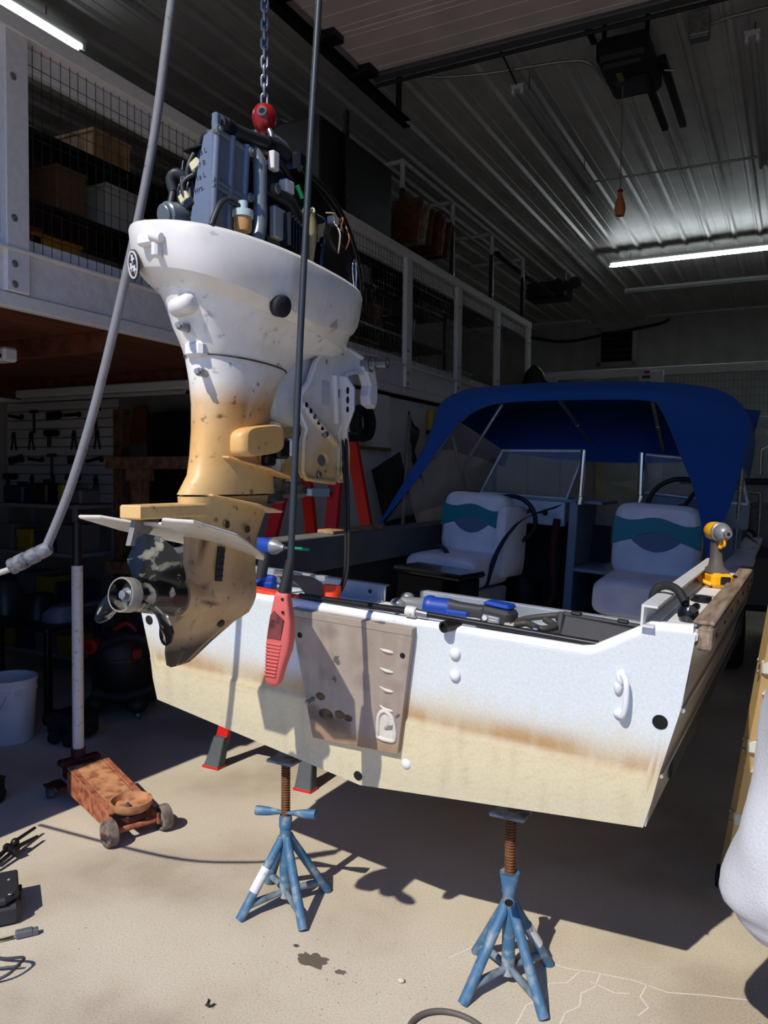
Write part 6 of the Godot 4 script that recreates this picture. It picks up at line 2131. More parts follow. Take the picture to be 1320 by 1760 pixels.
	for k in 4:
		var t := 0.2 + 0.19 * k
		var a: Vector3 = rails[0][0].lerp(rails[0][1], t) - o
		var b: Vector3 = rails[1][0].lerp(rails[1][1], t) - o
		var m := Mb.new()
		m.box((a + b) / 2, Vector3(b.x - a.x - 0.01, 0.05, 0.085), 0.006)
		var st := part(tl, "step", m, M("step_pale", Color(0.80, 0.80, 0.76), 0.5, 0.2))
		for dy in [-0.02, 0.02]:
			m = Mb.new()
			m.ball(a + Vector3(-0.006, dy, 0.02), Vector3(0.005, 0.009, 0.009), 10)
			part(st, "rivet", m, mats.zinc)
		m = Mb.new()
		m.box(a.lerp(b, 0.12) + Vector3(0, -0.06, 0.0), Vector3(0.12, 0.006, 0.03), 0.001, Basis.from_euler(Vector3(0, 0, 0.7)))
		part(st, "step_brace", m, mats.step_pale)
	m0 = Mb.new()
	m0.box(Vector3(0.16, 1.63, -2.68) - o, Vector3(0.42, 0.06, 0.24), 0.015)
	part(tl, "top_cap", m0, mats.black)
	# ---- pale fleece garment hanging at the right edge
	m0 = Mb.new()
	var rings := []
	var lf := [[1.62, 0.10, -2.15, 0.05], [1.40, 0.035, -2.13, 0.08], [1.20, -0.02, -2.11, 0.11], [1.07, -0.047, -2.098, 0.125], [0.985, -0.063, -2.086, 0.135], [0.845, -0.077, -2.071, 0.145], [0.75, -0.098, -2.06, 0.155], [0.69, -0.110, -2.048, 0.16], [0.606, -0.122, -2.037, 0.165], [0.549, -0.118, -2.035, 0.155], [0.51, -0.10, -2.045, 0.135], [0.48, -0.07, -2.055, 0.10], [0.46, -0.04, -2.065, 0.06], [0.452, -0.01, -2.07, 0.025]]
	for i in lf.size() * 5 - 4:
		var t := float(i) / 5.0
		var a = lf[int(t)]
		var b = lf[mini(int(t) + 1, lf.size() - 1)]
		var q := t - int(t)
		var y := lerpf(a[0], b[0], q)
		var R := lerpf(a[3], b[3], q)
		var c := Vector3(lerpf(a[1], b[1], q) + R, y, lerpf(a[2], b[2], q) - 0.0)
		var r := []
		for k in 40:
			var an := TAU * k / 40
			var f := 1.0 + 0.05 * sin(an * 3.0 + y * 9.0) + 0.035 * sin(an * 5.0 - y * 23.0) + 0.07 * exp(-pow((y - 0.6 - 0.08 * cos(an + 0.6)) / 0.03, 2.0)) * -1.0 + 0.05 * exp(-pow((y - 0.66 - 0.1 * cos(an + 0.3)) / 0.03, 2.0))
			r.append(c + Vector3(cos(an) * R * f, 0.01 * sin(an * 2.0 + y * 14.0), sin(an) * R * 0.8 * f))
		rings.append(r)
	m0.loft(rings)
	solo("garment", "pale grey fleece garment hanging at the right edge beside the tan ladder", "clothing", m0, M("fleece", Color(0.77, 0.77, 0.78), 0.95, 0.0, "weave", 3.0, {"rim": 0.3, "bump": 0.12, "bumptex": "bumpy"}))
	# ---- rusty floor jack
	var jk := thing("floor_jack", "rusty red trolley jack with a tall white handle on the floor at left", "floor jack", Vector3(-2.48, 0, -2.452))
	jk.rotation.y = atan2(0.366, -0.93) - PI    # local -x points back along the jack
	jk.transform = Transform3D(Basis(Vector3(0.94, 0, 0.34), Vector3.UP, Vector3(-0.34, 0, 0.94)), Vector3(-2.48, 0, -2.452))
	var rust := M("jack_rust", Color(0.68, 0.47, 0.38), 0.75, 0.1, "rust", 2.2, {"bump": 0.05, "bumptex": "pit"})
	var rust_t := M("jack_tan", Color(0.76, 0.61, 0.48), 0.8, 0.0, "rust", 2.0, {"bump": 0.05, "bumptex": "pit"})
	var rust_d := M("jack_dark", Color(0.28, 0.11, 0.09), 0.7, 0.1, "rust", 2.0)
	var m := Mb.new()
	var plate := [Vector2(-0.50, 0.06), Vector2(-0.50, 0.158), Vector2(-0.40, 0.165), Vector2(-0.08, 0.105), Vector2(0.04, 0.085), Vector2(0.05, 0.04), Vector2(-0.06, 0.03)]
	for s in [-1, 1]:
		m = Mb.new()
		m.prism(plate, -0.006, 0.006, Transform3D(Basis.IDENTITY, Vector3(0, 0, s * 0.092)), 0.002)
		m.box(Vector3(-0.26, 0.142, s * 0.085), Vector3(0.47, 0.012, 0.03), 0.003, Basis.from_euler(Vector3(0, 0, -0.15)))
		part(jk, "side_plate", m, rust)
	m = Mb.new()
	m.box(Vector3(-0.27, 0.142, 0), Vector3(0.46, 0.006, 0.135), 0.002, Basis.from_euler(Vector3(0, 0, -0.15)))
	part(jk, "cover_plate", m, rust_t, "tan rusted top plate")
	m = Mb.new()
	m.lathe([Vector2(0, 0.10), Vector2(0.05, 0.10), Vector2(0.075, 0.108), Vector2(0.088, 0.124), Vector2(0.091, 0.148), Vector2(0.083, 0.148), Vector2(0.076, 0.124), Vector2(0, 0.118)], Transform3D(Basis.IDENTITY, Vector3(-0.03, 0, 0.0)), 30)
	part(jk, "saddle", m, rust_t, "round saddle dish")
	m = Mb.new()
	m.box(Vector3(-0.12, 0.085, 0), Vector3(0.3, 0.04, 0.09), 0.008)
	part(jk, "lift_arm", m, rust_d)
	m = Mb.new()
	m.cyl(Vector3(0.03, 0.055, -0.15), Vector3(0.03, 0.055, 0.15), 0.012, 12)
	part(jk, "axle", m, rust)
	for s in [-1, 1]:
		m = Mb.new()
		m.lathe([Vector2(0, -0.018), Vector2(0.02, -0.018), Vector2(0.022, -0.012), Vector2(0.042, -0.014), Vector2(0.046, -0.02), Vector2(0.054, -0.02), Vector2(0.055, -0.017), Vector2(0.055, 0.017), Vector2(0.054, 0.02), Vector2(0.046, 0.02), Vector2(0.042, 0.014), Vector2(0.022, 0.012), Vector2(0.02, 0.018), Vector2(0, 0.018)], along(Vector3(0.03, 0.055, s * 0.122), Vector3.BACK), 26)
		m.cyl(Vector3(0.03, 0.055, s * 0.135), Vector3(0.03, 0.055, s * 0.158), 0.009, 10, 0.002)
		part(jk, "front_wheel", m, M("wheel_dust", Color(0.52, 0.47, 0.42), 0.85, 0.0, "dirt", 2.0))
		m = Mb.new()
		m.cyl(Vector3(-0.63, 0.028, s * 0.13 - 0.014), Vector3(-0.63, 0.028, s * 0.13 + 0.014), 0.028, 16, 0.003)
		part(jk, "rear_caster", m, M("caster_grey", Color(0.34, 0.33, 0.32), 0.7))
		m = Mb.new()
		m.box(Vector3(-0.62, 0.064, s * 0.13), Vector3(0.07, 0.012, 0.05), 0.003)
		m.box(Vector3(-0.58, 0.07, s * 0.1), Vector3(0.12, 0.02, 0.05), 0.003)
		part(jk, "caster_fork", m, rust_d)
	m = Mb.new()
	m.box(Vector3(-0.59, 0.12, 0), Vector3(0.13, 0.1, 0.13), 0.012)
	m.box(Vector3(-0.6, 0.165, 0), Vector3(0.06, 0.03, 0.2), 0.008)
	m.tube([Vector3(-0.615, 0.14, 0), Vector3(-0.615, 0.22, 0)], 0.034, 16)
	part(jk, "handle_socket", m, rust_d, "dark red handle socket")
	m = Mb.new()
	m.tube([Vector3(-0.615, 0.2, 0), Vector3(-0.615, 1.11, 0)], 0.0265, 18)
	part(jk, "handle", m, M("handle_white", Color(0.78, 0.77, 0.76), 0.5, 0.0, "speck", 1.5), "tall white speckled handle")
	m = Mb.new()
	m.tube([Vector3(-0.615, 1.11, 0), Vector3(-0.615, 1.32, 0)], 0.021, 16)
	part(jk, "handle_grip", m, mats.black)
	m = Mb.new()
	m.cyl(Vector3(-0.03, 0.128, 0.015), Vector3(0.0, 0.128, 0.03), 0.0105, 12, 0.002)
	m.cyl(Vector3(-0.045, 0.128, 0.008), Vector3(-0.03, 0.128, 0.015), 0.006, 10)
	var sp := solo("spark_plug_boot", "small grey fitting lying in the floor jack saddle", "fitting", m, M("fit_grey", Color(0.30, 0.32, 0.36), 0.5))
	sp.transform = jk.transform
	# ---- hard case at the left edge
	var cs := thing("tool_case", "closed dark grey plastic tool case on the sunlit floor at left", "case")
	cs.transform = Transform3D(Basis(Vector3(0.58, 0, -0.81), Vector3.UP, Vector3(0.81, 0, 0.58)), Vector3(-2.50, 0, -1.70))
	var cg := M("case_grey", Color(0.17, 0.17, 0.185), 0.6, 0.0, "scuff", 2.0)
	m = Mb.new()
	m.box(Vector3(-0.05, 0.035, 0), Vector3(0.42, 0.07, 0.21), 0.012)
	part(cs, "base", m, cg)
	m = Mb.new()
	m.prism([Vector2(-0.26, -0.105), Vector2(0.115, -0.105), Vector2(0.16, -0.06), Vector2(0.16, 0.105), Vector2(-0.26, 0.105)], 0.072, 0.1, Transform3D(Basis(Vector3.RIGHT, Vector3.FORWARD, Vector3.UP), Vector3.ZERO), 0.008)
	part(cs, "lid", m, cg)
	for q in [[0.13, 0.08], [0.02, -0.08], [0.13, -0.03]]:
		m = Mb.new()
		m.ball(Vector3(q[0], 0.101, q[1]), Vector3(0.008, 0.004, 0.008), 10)
		part(cs, "lid_stud", m, mats.zinc)
	m = Mb.new()
	m.box(Vector3(0.165, 0.06, 0.0), Vector3(0.012, 0.04, 0.05), 0.004)
	part(cs, "end_latch", m, mats.black)
	m = Mb.new()
	m.box(Vector3(-0.02, 0.068, 0.107), Vector3(0.05, 0.04, 0.01), 0.003)
	part(cs, "latch", m, mats.black)
	# ---- black ratchet handles on the floor
	var tw := thing("puller_tool", "black two-armed puller tool on the floor above the grey case", "tool")
	m = Mb.new()
	m.tube([Vector3(-2.74, 0.03, -1.97), Vector3(-2.79, 0.045, -2.10), Vector3(-2.835, 0.04, -2.235)], [0.010, 0.008, 0.007], 10)
	part(tw, "arm", m, mats.dark_steel)
	m = Mb.new()
	m.tube([Vector3(-2.71, 0.025, -1.95), Vector3(-2.75, 0.04, -2.10), Vector3(-2.775, 0.03, -2.2)], [0.008, 0.009, 0.007], 10)
	part(tw, "arm", m, mats.black)
	m = Mb.new()
	m.cyl(Vector3(-2.80, 0.035, -2.07), Vector3(-2.72, 0.035, -2.06), 0.016, 12, 0.003)
	m.ball(Vector3(-2.77, 0.05, -2.09), Vector3(0.018, 0.02, 0.018), 10)
	part(tw, "pivot", m, mats.dark_steel)
	# ---- grey connector with two leads
	var cn := thing("wire_connector", "grey plug connector with two thin leads on the floor by the left edge", "connector")
	m = Mb.new()
	m.box(Vector3(-2.245, 0.014, -1.725), Vector3(0.055, 0.024, 0.026), 0.004, Basis.from_euler(Vector3(0, 0.95, 0)))
	m.box(Vector3(-2.225, 0.012, -1.752), Vector3(0.02, 0.02, 0.022), 0.002, Basis.from_euler(Vector3(0, 0.95, 0)))
	part(cn, "shell", m, M("plug_grey", Color(0.36, 0.37, 0.39), 0.5))
	for k in 2:
		m = Mb.new()
		m.tube(spline([Vector3(-2.26, 0.012, -1.705 + 0.008 * k), Vector3(-2.30, 0.01, -1.66 + 0.014 * k), Vector3(-2.38, 0.006, -1.60 + 0.01 * k), Vector3(-2.6, 0.006, -1.5)], 5), 0.003, 6)
		part(cn, "lead", m, [M("lead_yellow", Color(0.6, 0.55, 0.3), 0.5), mats.black][k])
	m = Mb.new()
	m.tube(spline([Vector3(-2.35, 0.006, -1.62), Vector3(-2.21, 0.008, -1.60), Vector3(-2.11, 0.03, -1.615), Vector3(-2.085, 0.035, -1.585), Vector3(-2.09, 0.02, -1.54), Vector3(-2.14, 0.008, -1.50), Vector3(-2.3, 0.006, -1.44), Vector3(-2.6, 0.006, -1.4)], 6), 0.0048, 8)
	m.tube(spline([Vector3(-2.35, 0.006, -1.50), Vector3(-2.2, 0.006, -1.545), Vector3(-2.13, 0.012, -1.58), Vector3(-2.1, 0.016, -1.6)], 5), 0.004, 8)
	solo("wire_loop", "loop of grey wire lying on the floor at the lower left corner", "wire", m, M("wire_grey", Color(0.20, 0.21, 0.22), 0.5))
	m = Mb.new()
	var lp := []
	for k in 41:
		var a := TAU * k / 40
		lp.append(Vector3(-0.80 + 0.12 * cos(a), 0.009 + 0.004 * sin(2 * a), -1.955 + 0.10 * sin(a)))
	m.tube(lp, 0.0078, 10, false)
	solo("hose_ring", "coil of grey hose on the floor at the bottom edge", "hose", m, M("ring_grey", Color(0.36, 0.33, 0.31), 0.6, 0.0, "fine", 2.0))
	# ---- crumbs on the slab
	m = Mb.new()
	m.ball(Vector3(-1.03, 0.008, -2.115), Vector3(0.012, 0.008, 0.009), 8)
	solo("pebble", "pale pebble on the sunlit floor between the jack stands", "pebble", m, M("pebble", Color(0.78, 0.74, 0.68), 0.9))
	m = Mb.new()
	for k in 6: m.box(Vector3(-1.477 + 0.012 * sin(k * 2.1), 0.004, -1.754 + 0.008 * cos(k * 1.7)), Vector3(0.016, 0.002, 0.006), 0, Basis.from_euler(Vector3(0.2 * k, k * 1.1, 0.1 * k)))
	solo("dry_leaf", "crumpled dark dry leaf on the floor at lower left", "leaf", m, M("leaf", Color(0.18, 0.15, 0.11), 0.9))
	var dr := RandomNumberGenerator.new()
	dr.seed = 77
	m = Mb.new()
	for k in 260:
		var ang := dr.randf() * TAU
		var rad := absf(dr.randfn(0.0, 0.2))
		var s := dr.randf_range(0.0008, 0.003)
		var p := Vector3(-1.24 + cos(ang) * rad * 1.5, s * 0.3, -2.02 + sin(ang) * rad) if k < 180 else Vector3(dr.randf_range(-2.4, 0.3), s * 0.3, dr.randf_range(-2.9, -1.6))
		m.box(p, Vector3(s, s * 0.6, s * dr.randf_range(0.7, 1.8)), 0.0, Basis.from_euler(Vector3(0, ang, 0)))
	var gv := solo("grit", "fine pale paint flakes and grit scattered on the sunlit floor", "grit", m, M("grit", Color(0.62, 0.57, 0.5), 0.9))
	gv.set_meta("kind", "stuff")
	# ---- white bucket
	var bk := thing("bucket", "white plastic bucket with wire handle in the shade at the left edge", "bucket", Vector3(-4.03, 0, -3.01))
	m = Mb.new()
	m.lathe([Vector2(0, 0), Vector2(0.128, 0), Vector2(0.132, 0.006), Vector2(0.148, 0.29), Vector2(0.153, 0.292), Vector2(0.154, 0.31), Vector2(0.149, 0.312), Vector2(0.151, 0.345), Vector2(0.157, 0.347), Vector2(0.157, 0.368), Vector2(0.146, 0.37), Vector2(0.143, 0.36), Vector2(0.126, 0.02), Vector2(0, 0.015)], Transform3D.IDENTITY, 40)
	part(bk, "pail", m, mats.white_plastic)
	m = Mb.new()
	var hp := []
	for k in 17:
		var a := PI * k / 16
		hp.append(Vector3(0.158 * cos(a) * 0.55 + 0.06, 0.30 - 0.13 * sin(a), 0.158 * 0.9 * sin(a) * 0.25 + 0.125 + 0.03 * sin(a)))
	m.tube(hp, 0.0028, 6)
	part(bk, "wire_handle", m, mats.steel)
	m = Mb.new()
	m.box(Vector3(0.145, 0.30, 0.05), Vector3(0.02, 0.03, 0.03), 0.005)
	part(bk, "handle_ear", m, mats.white_plastic)
	# ---- wheeled engine cradle corner
	var tr := thing("caster_dolly", "black steel dolly on swivel casters at the left edge", "dolly", Vector3(-3.32, 0, -2.38))
	m = Mb.new()
	m.box(Vector3(-0.12, 0.14, 0.06), Vector3(0.36, 0.03, 0.05), 0.004)
	m.box(Vector3(-0.02, 0.14, 0.2), Vector3(0.05, 0.03, 0.36), 0.004)
	part(tr, "frame", m, mats.black)
	for q in [[0.04, 0.0], [-0.1, 0.3]]:
		m = Mb.new()
		m.cyl(Vector3(q[0] - 0.018, 0.042, q[1]), Vector3(q[0] + 0.018, 0.042, q[1]), 0.042, 18, 0.005)
		var cw := part(tr, "caster_wheel", m, mats.rubber)
		m = Mb.new()
		for s in [-1, 1]: m.box(Vector3(q[0] + s * 0.024, 0.075, q[1]), Vector3(0.005, 0.1, 0.05), 0.002)
		m.box(Vector3(q[0], 0.125, q[1]), Vector3(0.06, 0.006, 0.06), 0.002)
		part(cw, "fork", m, mats.dark_steel)
	# ---- shop vacuum
	var sv := thing("shop_vacuum", "dark shop vacuum with red fittings and coiled hose in the shade", "vacuum cleaner", Vector3(-3.86, 0, -3.72))
	sv.rotation.y = 0.5
	m = Mb.new()
	m.lathe([Vector2(0, 0.1), Vector2(0.17, 0.1), Vector2(0.185, 0.12), Vector2(0.2, 0.36), Vector2(0.21, 0.365), Vector2(0.21, 0.385), Vector2(0, 0.385)], Transform3D.IDENTITY, 32)
	part(sv, "tank", m, mats.black)
	m = Mb.new()
	m.lathe([Vector2(0, 0.385), Vector2(0.2, 0.385), Vector2(0.195, 0.45), Vector2(0.15, 0.53), Vector2(0.1, 0.56), Vector2(0, 0.565)], Transform3D.IDENTITY, 32)
	part(sv, "motor_head", m, M("vac_grey", Color(0.12, 0.12, 0.125), 0.6))
	var vred := M("vac_red", Color(0.55, 0.04, 0.06), 0.5)
	m = Mb.new()
	m.lathe([Vector2(0.028, 0), Vector2(0.045, 0), Vector2(0.05, 0.02), Vector2(0.042, 0.03), Vector2(0.038, 0.09), Vector2(0.028, 0.09), Vector2(0.028, 0)], along(Vector3(-0.13, 0.48, 0.26), Vector3(0.4, 0.1, -1)), 22)
	part(sv, "hose_port", m, vred, "red hose port")
	m = Mb.new()
	m.box(Vector3(0.14, 0.42, 0.16), Vector3(0.06, 0.07, 0.04), 0.01, Basis.from_euler(Vector3(0, 0.7, 0)))
	m.tube(spline([Vector3(-0.02, 0.56, 0.1), Vector3(0.06, 0.6, 0.1), Vector3(0.12, 0.55, 0.1)], 5), 0.018, 10)
	part(sv, "latch", m, vred)
	m = Mb.new()
	m.tube(spline([Vector3(-0.1, 0.47, 0.2), Vector3(0.15, 0.55, 0.25), Vector3(0.3, 0.42, 0.2), Vector3(0.28, 0.25, 0.24), Vector3(0.1, 0.18, 0.28), Vector3(-0.1, 0.2, 0.28)], 8), 0.027, 12)
	part(sv, "hose", m, mats.rubber, "ribbed black hose")
	for k in 4:
		var a := PI / 4 + PI / 2 * k
		m = Mb.new()
		m.ball(Vector3(cos(a) * 0.19, 0.09, sin(a) * 0.19), Vector3(0.07, 0.06, 0.07), 14)
		var ft := part(sv, "foot", m, mats.vac_grey)
		m = Mb.new()
		m.cyl(Vector3(cos(a) * 0.21 - 0.012, 0.024, sin(a) * 0.21), Vector3(cos(a) * 0.21 + 0.012, 0.024, sin(a) * 0.21), 0.024, 14, 0.003)
		part(ft, "caster", m, mats.zinc)
	# dark engine lump beside the vacuum
	var lu := thing("engine_part", "dark greasy engine casting on the floor beside the bucket", "engine part", Vector3(-3.72, 0, -3.2))
	m = Mb.new()
	m.box(Vector3(0, 0.09, 0), Vector3(0.26, 0.14, 0.2), 0.03)
	m.cyl(Vector3(-0.13, 0.1, 0), Vector3(-0.2, 0.1, 0.02), 0.05, 16, 0.005)
	part(lu, "casting", m, mats.black)
	m = Mb.new()
	m.cyl(Vector3(-0.03, 0.04, 0.12), Vector3(0.01, 0.04, 0.12), 0.04, 14, 0.004)
	part(lu, "roller", m, mats.rubber)
	m = Mb.new()
	m.cyl(Vector3(0.09, 0.04, 0.12), Vector3(0.12, 0.04, 0.12), 0.04, 14, 0.004)
	part(lu, "roller", m, mats.rubber)

func fixture(label: String, at: Vector3, dir: Vector3, L: float, lit: bool, hang := 0.1, glow := 4.0) -> void:
	var f := thing("tube_light", label, "light fixture", at, "ceiling strip lights")
	f.basis = Basis(dir, Vector3.UP, dir.cross(Vector3.UP))
	var m := Mb.new()
	m.prism([Vector2(-0.055, 0.035), Vector2(0.055, 0.035), Vector2(0.04, 0.0), Vector2(-0.04, 0.0)], 0, L, Transform3D(Basis(Vector3.BACK, Vector3.UP, Vector3.RIGHT), Vector3.ZERO), 0.003)
	part(f, "housing", m, mats.lamp_white)
	for s in [-1, 1]:
		m = Mb.new()
		m.tube([Vector3(0.04, -0.022, s * 0.034), Vector3(L - 0.04, -0.022, s * 0.034)], 0.019, 12)
		part(f, "tube", m, mats.tube_on if lit else mats.tube_off, "glowing tube" if lit else "")
		m = Mb.new()
		for x in [0.02, L - 0.02]: m.box(Vector3(x, -0.012, s * 0.034), Vector3(0.035, 0.05, 0.022), 0.004)
		part(f, "lamp_holder", m, mats.white_plastic)
	m = Mb.new()
	for x in [0.3, L - 0.3]: m.tube([Vector3(x, 0.03, 0), Vector3(x, 0.03 + hang, 0)], 0.004, 6)
	part(f, "hanger", m, mats.wire)
	if lit:
		var al := AreaLight3D.new()
		al.name = "tube_glow"
		al.area_size = Vector2(L - 0.1, 0.09)
		al.light_energy = glow
		al.light_color = Color(0.93, 0.98, 1.0)
		al.shadow_enabled = true
		al.area_range = 30.0
		al.area_attenuation = 2.0
		f.add_child(al)
		al.transform = Transform3D(Basis(Vector3.RIGHT, Vector3.BACK, Vector3.UP).orthonormalized(), Vector3(L / 2, -0.05, 0))
		al.rotation = Vector3(-PI / 2, 0, 0)

func overhead() -> void:
	fixture("glowing double tube light across the shop under the far ceiling", Vector3(-2.42, 4.56, -11.3), Vector3.RIGHT, 2.44, true)
	fixture("unlit strip light just beyond the glowing one", Vector3(-2.52, 4.56, -13.05), Vector3.RIGHT, 2.44, false)
	fixture("unlit strip light nearest the ribbed far wall", Vector3(-2.56, 4.56, -15.28), Vector3.RIGHT, 2.44, false)
	fixture("unlit strip light at the far left above the end of the loft", Vector3(-6.0, 4.56, -15.2), Vector3.RIGHT, 2.44, false)
	fixture("unlit strip light running lengthwise left of the door opener", Vector3(-1.975, 4.52, -5.88), Vector3.FORWARD, 2.44, false, 0.2)
	fixture("unlit strip light running lengthwise at the right edge", Vector3(-0.35, 4.52, -5.88), Vector3.FORWARD, 2.44, false, 0.2)
	fixture("glowing double tube light above the loft at the upper left corner", Vector3(-4.56, 4.56, -1.6), Vector3.FORWARD, 2.44, true, 0.1, 1.2)
	# door opener
	var op := thing("door_opener", "black overhead door opener hung behind the rolled up door", "door opener", Vector3(-1.08, 4.40, -5.75))
	var m := Mb.new()
	m.box(Vector3(-0.03, 0.02, 0.02), Vector3(0.34, 0.16, 0.62), 0.03)
	m.box(Vector3(-0.03, -0.07, 0.2), Vector3(0.28, 0.06, 0.22), 0.02)
	part(op, "housing", m, mats.black)
	m = Mb.new()
	m.box(Vector3(-0.04, -0.065, -0.1), Vector3(0.26, 0.012, 0.26), 0.004)
	part(op, "warning_label", m, M("label_dark", Color(0.09, 0.09, 0.11), 0.4), "dark printed label")
	for k in 8:
		m = Mb.new()
		m.box(Vector3(-0.04, -0.0725, -0.005 - 0.027 * k), Vector3(0.2 - 0.02 * (k % 3), 0.001, 0.008))
		part(op, "print_line", m, M("label_print", Color(0.3, 0.3, 0.34), 0.5))
	m = Mb.new()
	m.box(Vector3(-0.07, -0.075, 0.14), Vector3(0.04, 0.06, 0.12), 0.004)
	part(op, "yellow_tag", m, M("tag_yellow", Color(0.45, 0.40, 0.2), 0.6))
	for q in [[0.03, 0.1], [0.17, 0.12]]:
		m = Mb.new()
		m.box(Vector3(q[0], 0.06, -0.62), Vector3(0.05, 0.05, 1.15), 0.005)
		part(op, "rail", m, mats.black)
	m = Mb.new()
	m.box(Vector3(-0.22, 0.1, 0.42), Vector3(0.04, 0.02, 0.3), 0.002)
	part(op, "side_strap", m, mats.dark_steel)
	for x in [-0.16, 0.12]:
		m = Mb.new()
		m.box(Vector3(x, 0.2, 0.25), Vector3(0.03, 0.3, 0.01), 0.002)
		part(op, "hanger_strap", m, mats.dark_steel)
	m = Mb.new()
	m.tube([Vector3(0.18, 0.0, -0.1), Vector3(0.25, -0.01, -0.12)], 0.008, 8)
	part(op, "limit_bolt", m, mats.zinc)
	# pull cord with tan rubber toy-like handle
	m = Mb.new()
	m.tube([Vector3(-1.17, 4.36, -5.8), Vector3(-1.17, 3.60, -5.8)], 0.004, 6)
	var pc := solo("pull_cord", "release cord with a tan handle and red top hanging from the door opener", "pull cord", m, M("cord_tan", Color(0.45, 0.40, 0.36), 0.8))
	m = Mb.new()
	m.lathe([Vector2(0, -0.09), Vector2(0.03, -0.085), Vector2(0.04, -0.04), Vector2(0.034, 0.0), Vector2(0.018, 0.05), Vector2(0.012, 0.08), Vector2(0, 0.085)], X(Vector3(-1.17, 3.51, -5.8)), 16)
	part(pc, "handle", m, M("handle_tan", Color(0.72, 0.45, 0.22), 0.6), "tan bell shaped handle")
	m = Mb.new()
	m.ball(Vector3(-1.17, 3.60, -5.8), Vector3(0.02, 0.016, 0.02), 10)
	part(pc, "red_top", m, M("top_red", Color(0.5, 0.06, 0.05), 0.6))
	# conduit runs
	m = Mb.new()
	m.tube(spline([Vector3(-2.83, 4.66, -5.42), Vector3(-2.6, 4.62, -5.6), Vector3(-2.2, 4.62, -5.75), Vector3(-1.6, 4.62, -5.85), Vector3(-1.42, 4.58, -5.9), Vector3(-1.32, 4.48, -6.05), Vector3(-1.26, 4.42, -5.95)], 6), 0.012, 10)
	solo("conduit", "thin conduit curving along the ceiling to the left side of the opener", "conduit", m, mats.zinc)
	m = Mb.new()
	m.tube([Vector3(-1.95, 4.53, -8.05), Vector3(-0.35, 4.53, -8.1)], 0.011, 8)
	solo("conduit", "straight conduit joining the two lengthwise strip lights", "conduit", m, mats.zinc)
	m = Mb.new()
	m.tube([Vector3(-0.64, 4.66, -5.9), Vector3(-0.5, 4.66, -5.86), Vector3(0.9, 4.66, -5.8)], 0.013, 8)
	solo("conduit", "shiny conduit leaving the junction box at upper right", "conduit", m, mats.zinc)
	m = Mb.new()
	m.box(Vector3(0, 0, 0), Vector3(0.13, 0.16, 0.11), 0.006)
	var jb := thing("junction_box", "grey metal junction box on the ceiling right of the opener", "junction box", Vector3(-0.68, 4.66, -5.88))
	part(jb, "box", m, mats.zinc)
	m = Mb.new()
	m.box(Vector3(0, -0.086, 0), Vector3(0.12, 0.014, 0.09), 0.003)
	part(jb, "cover", m, mats.steel)
	m = Mb.new()
	m.tube(arc(Vector3(-0.66, 4.57, -5.88), Vector3(-0.95, 4.44, -6.3), Vector3(0.06, -0.28, 0)), 0.006, 8)
	m.tube([Vector3(-0.65, 4.57, -5.88), Vector3(-0.56, 4.60, -7.5), Vector3(-0.6, 4.63, -8.4)], 0.007, 8)
	part(jb, "lead", m, mats.black)
	m = Mb.new()
	m.tube([Vector3(-2.0, 4.73, -5.2), Vector3(-1.98, 4.55, -5.9)], 0.008, 6)
	solo("hanging_rod", "thin dark rod from the ceiling to the end of the left lengthwise strip light", "rod", m, mats.dark_steel)
	# second opener far back
	var o2 := thing("ceiling_motor", "black motor unit with two round lamps far back under the ceiling", "motor unit", Vector3(-3.45, 4.42, -12.0))
	m = Mb.new()
	m.box(Vector3.ZERO, Vector3(0.62, 0.26, 0.4), 0.03)
	m.box(Vector3(0.1, -0.1, 1.4), Vector3(0.08, 0.05, 2.6), 0.01)
	part(o2, "body", m, mats.black)
	for x in [0.2, 0.45]:
		m = Mb.new()
		m.cyl(Vector3(x, 0.06, 0.18), Vector3(x, 0.04, 0.28), 0.085, 18, 0.008)
		part(o2, "lamp", m, mats.dark_steel)
	m = Mb.new()
	for x in [-0.25, 0.25]: m.tube([Vector3(x, 0.1, 0), Vector3(x, 0.33, 0)], 0.012, 6)
	part(o2, "hanger", m, mats.zinc)
	m = Mb.new()
	m.tube(spline([Vector3(-5.0, 4.45, -15.6), Vector3(-4.2, 4.3, -15.7), Vector3(-3.4, 4.4, -15.8), Vector3(-2.4, 4.55, -15.9), Vector3(-2.2, 4.6, -15.6)], 6), 0.03, 8)
	solo("flexible_duct", "black hose swagged along the top of the far wall", "hose", m, mats.black)

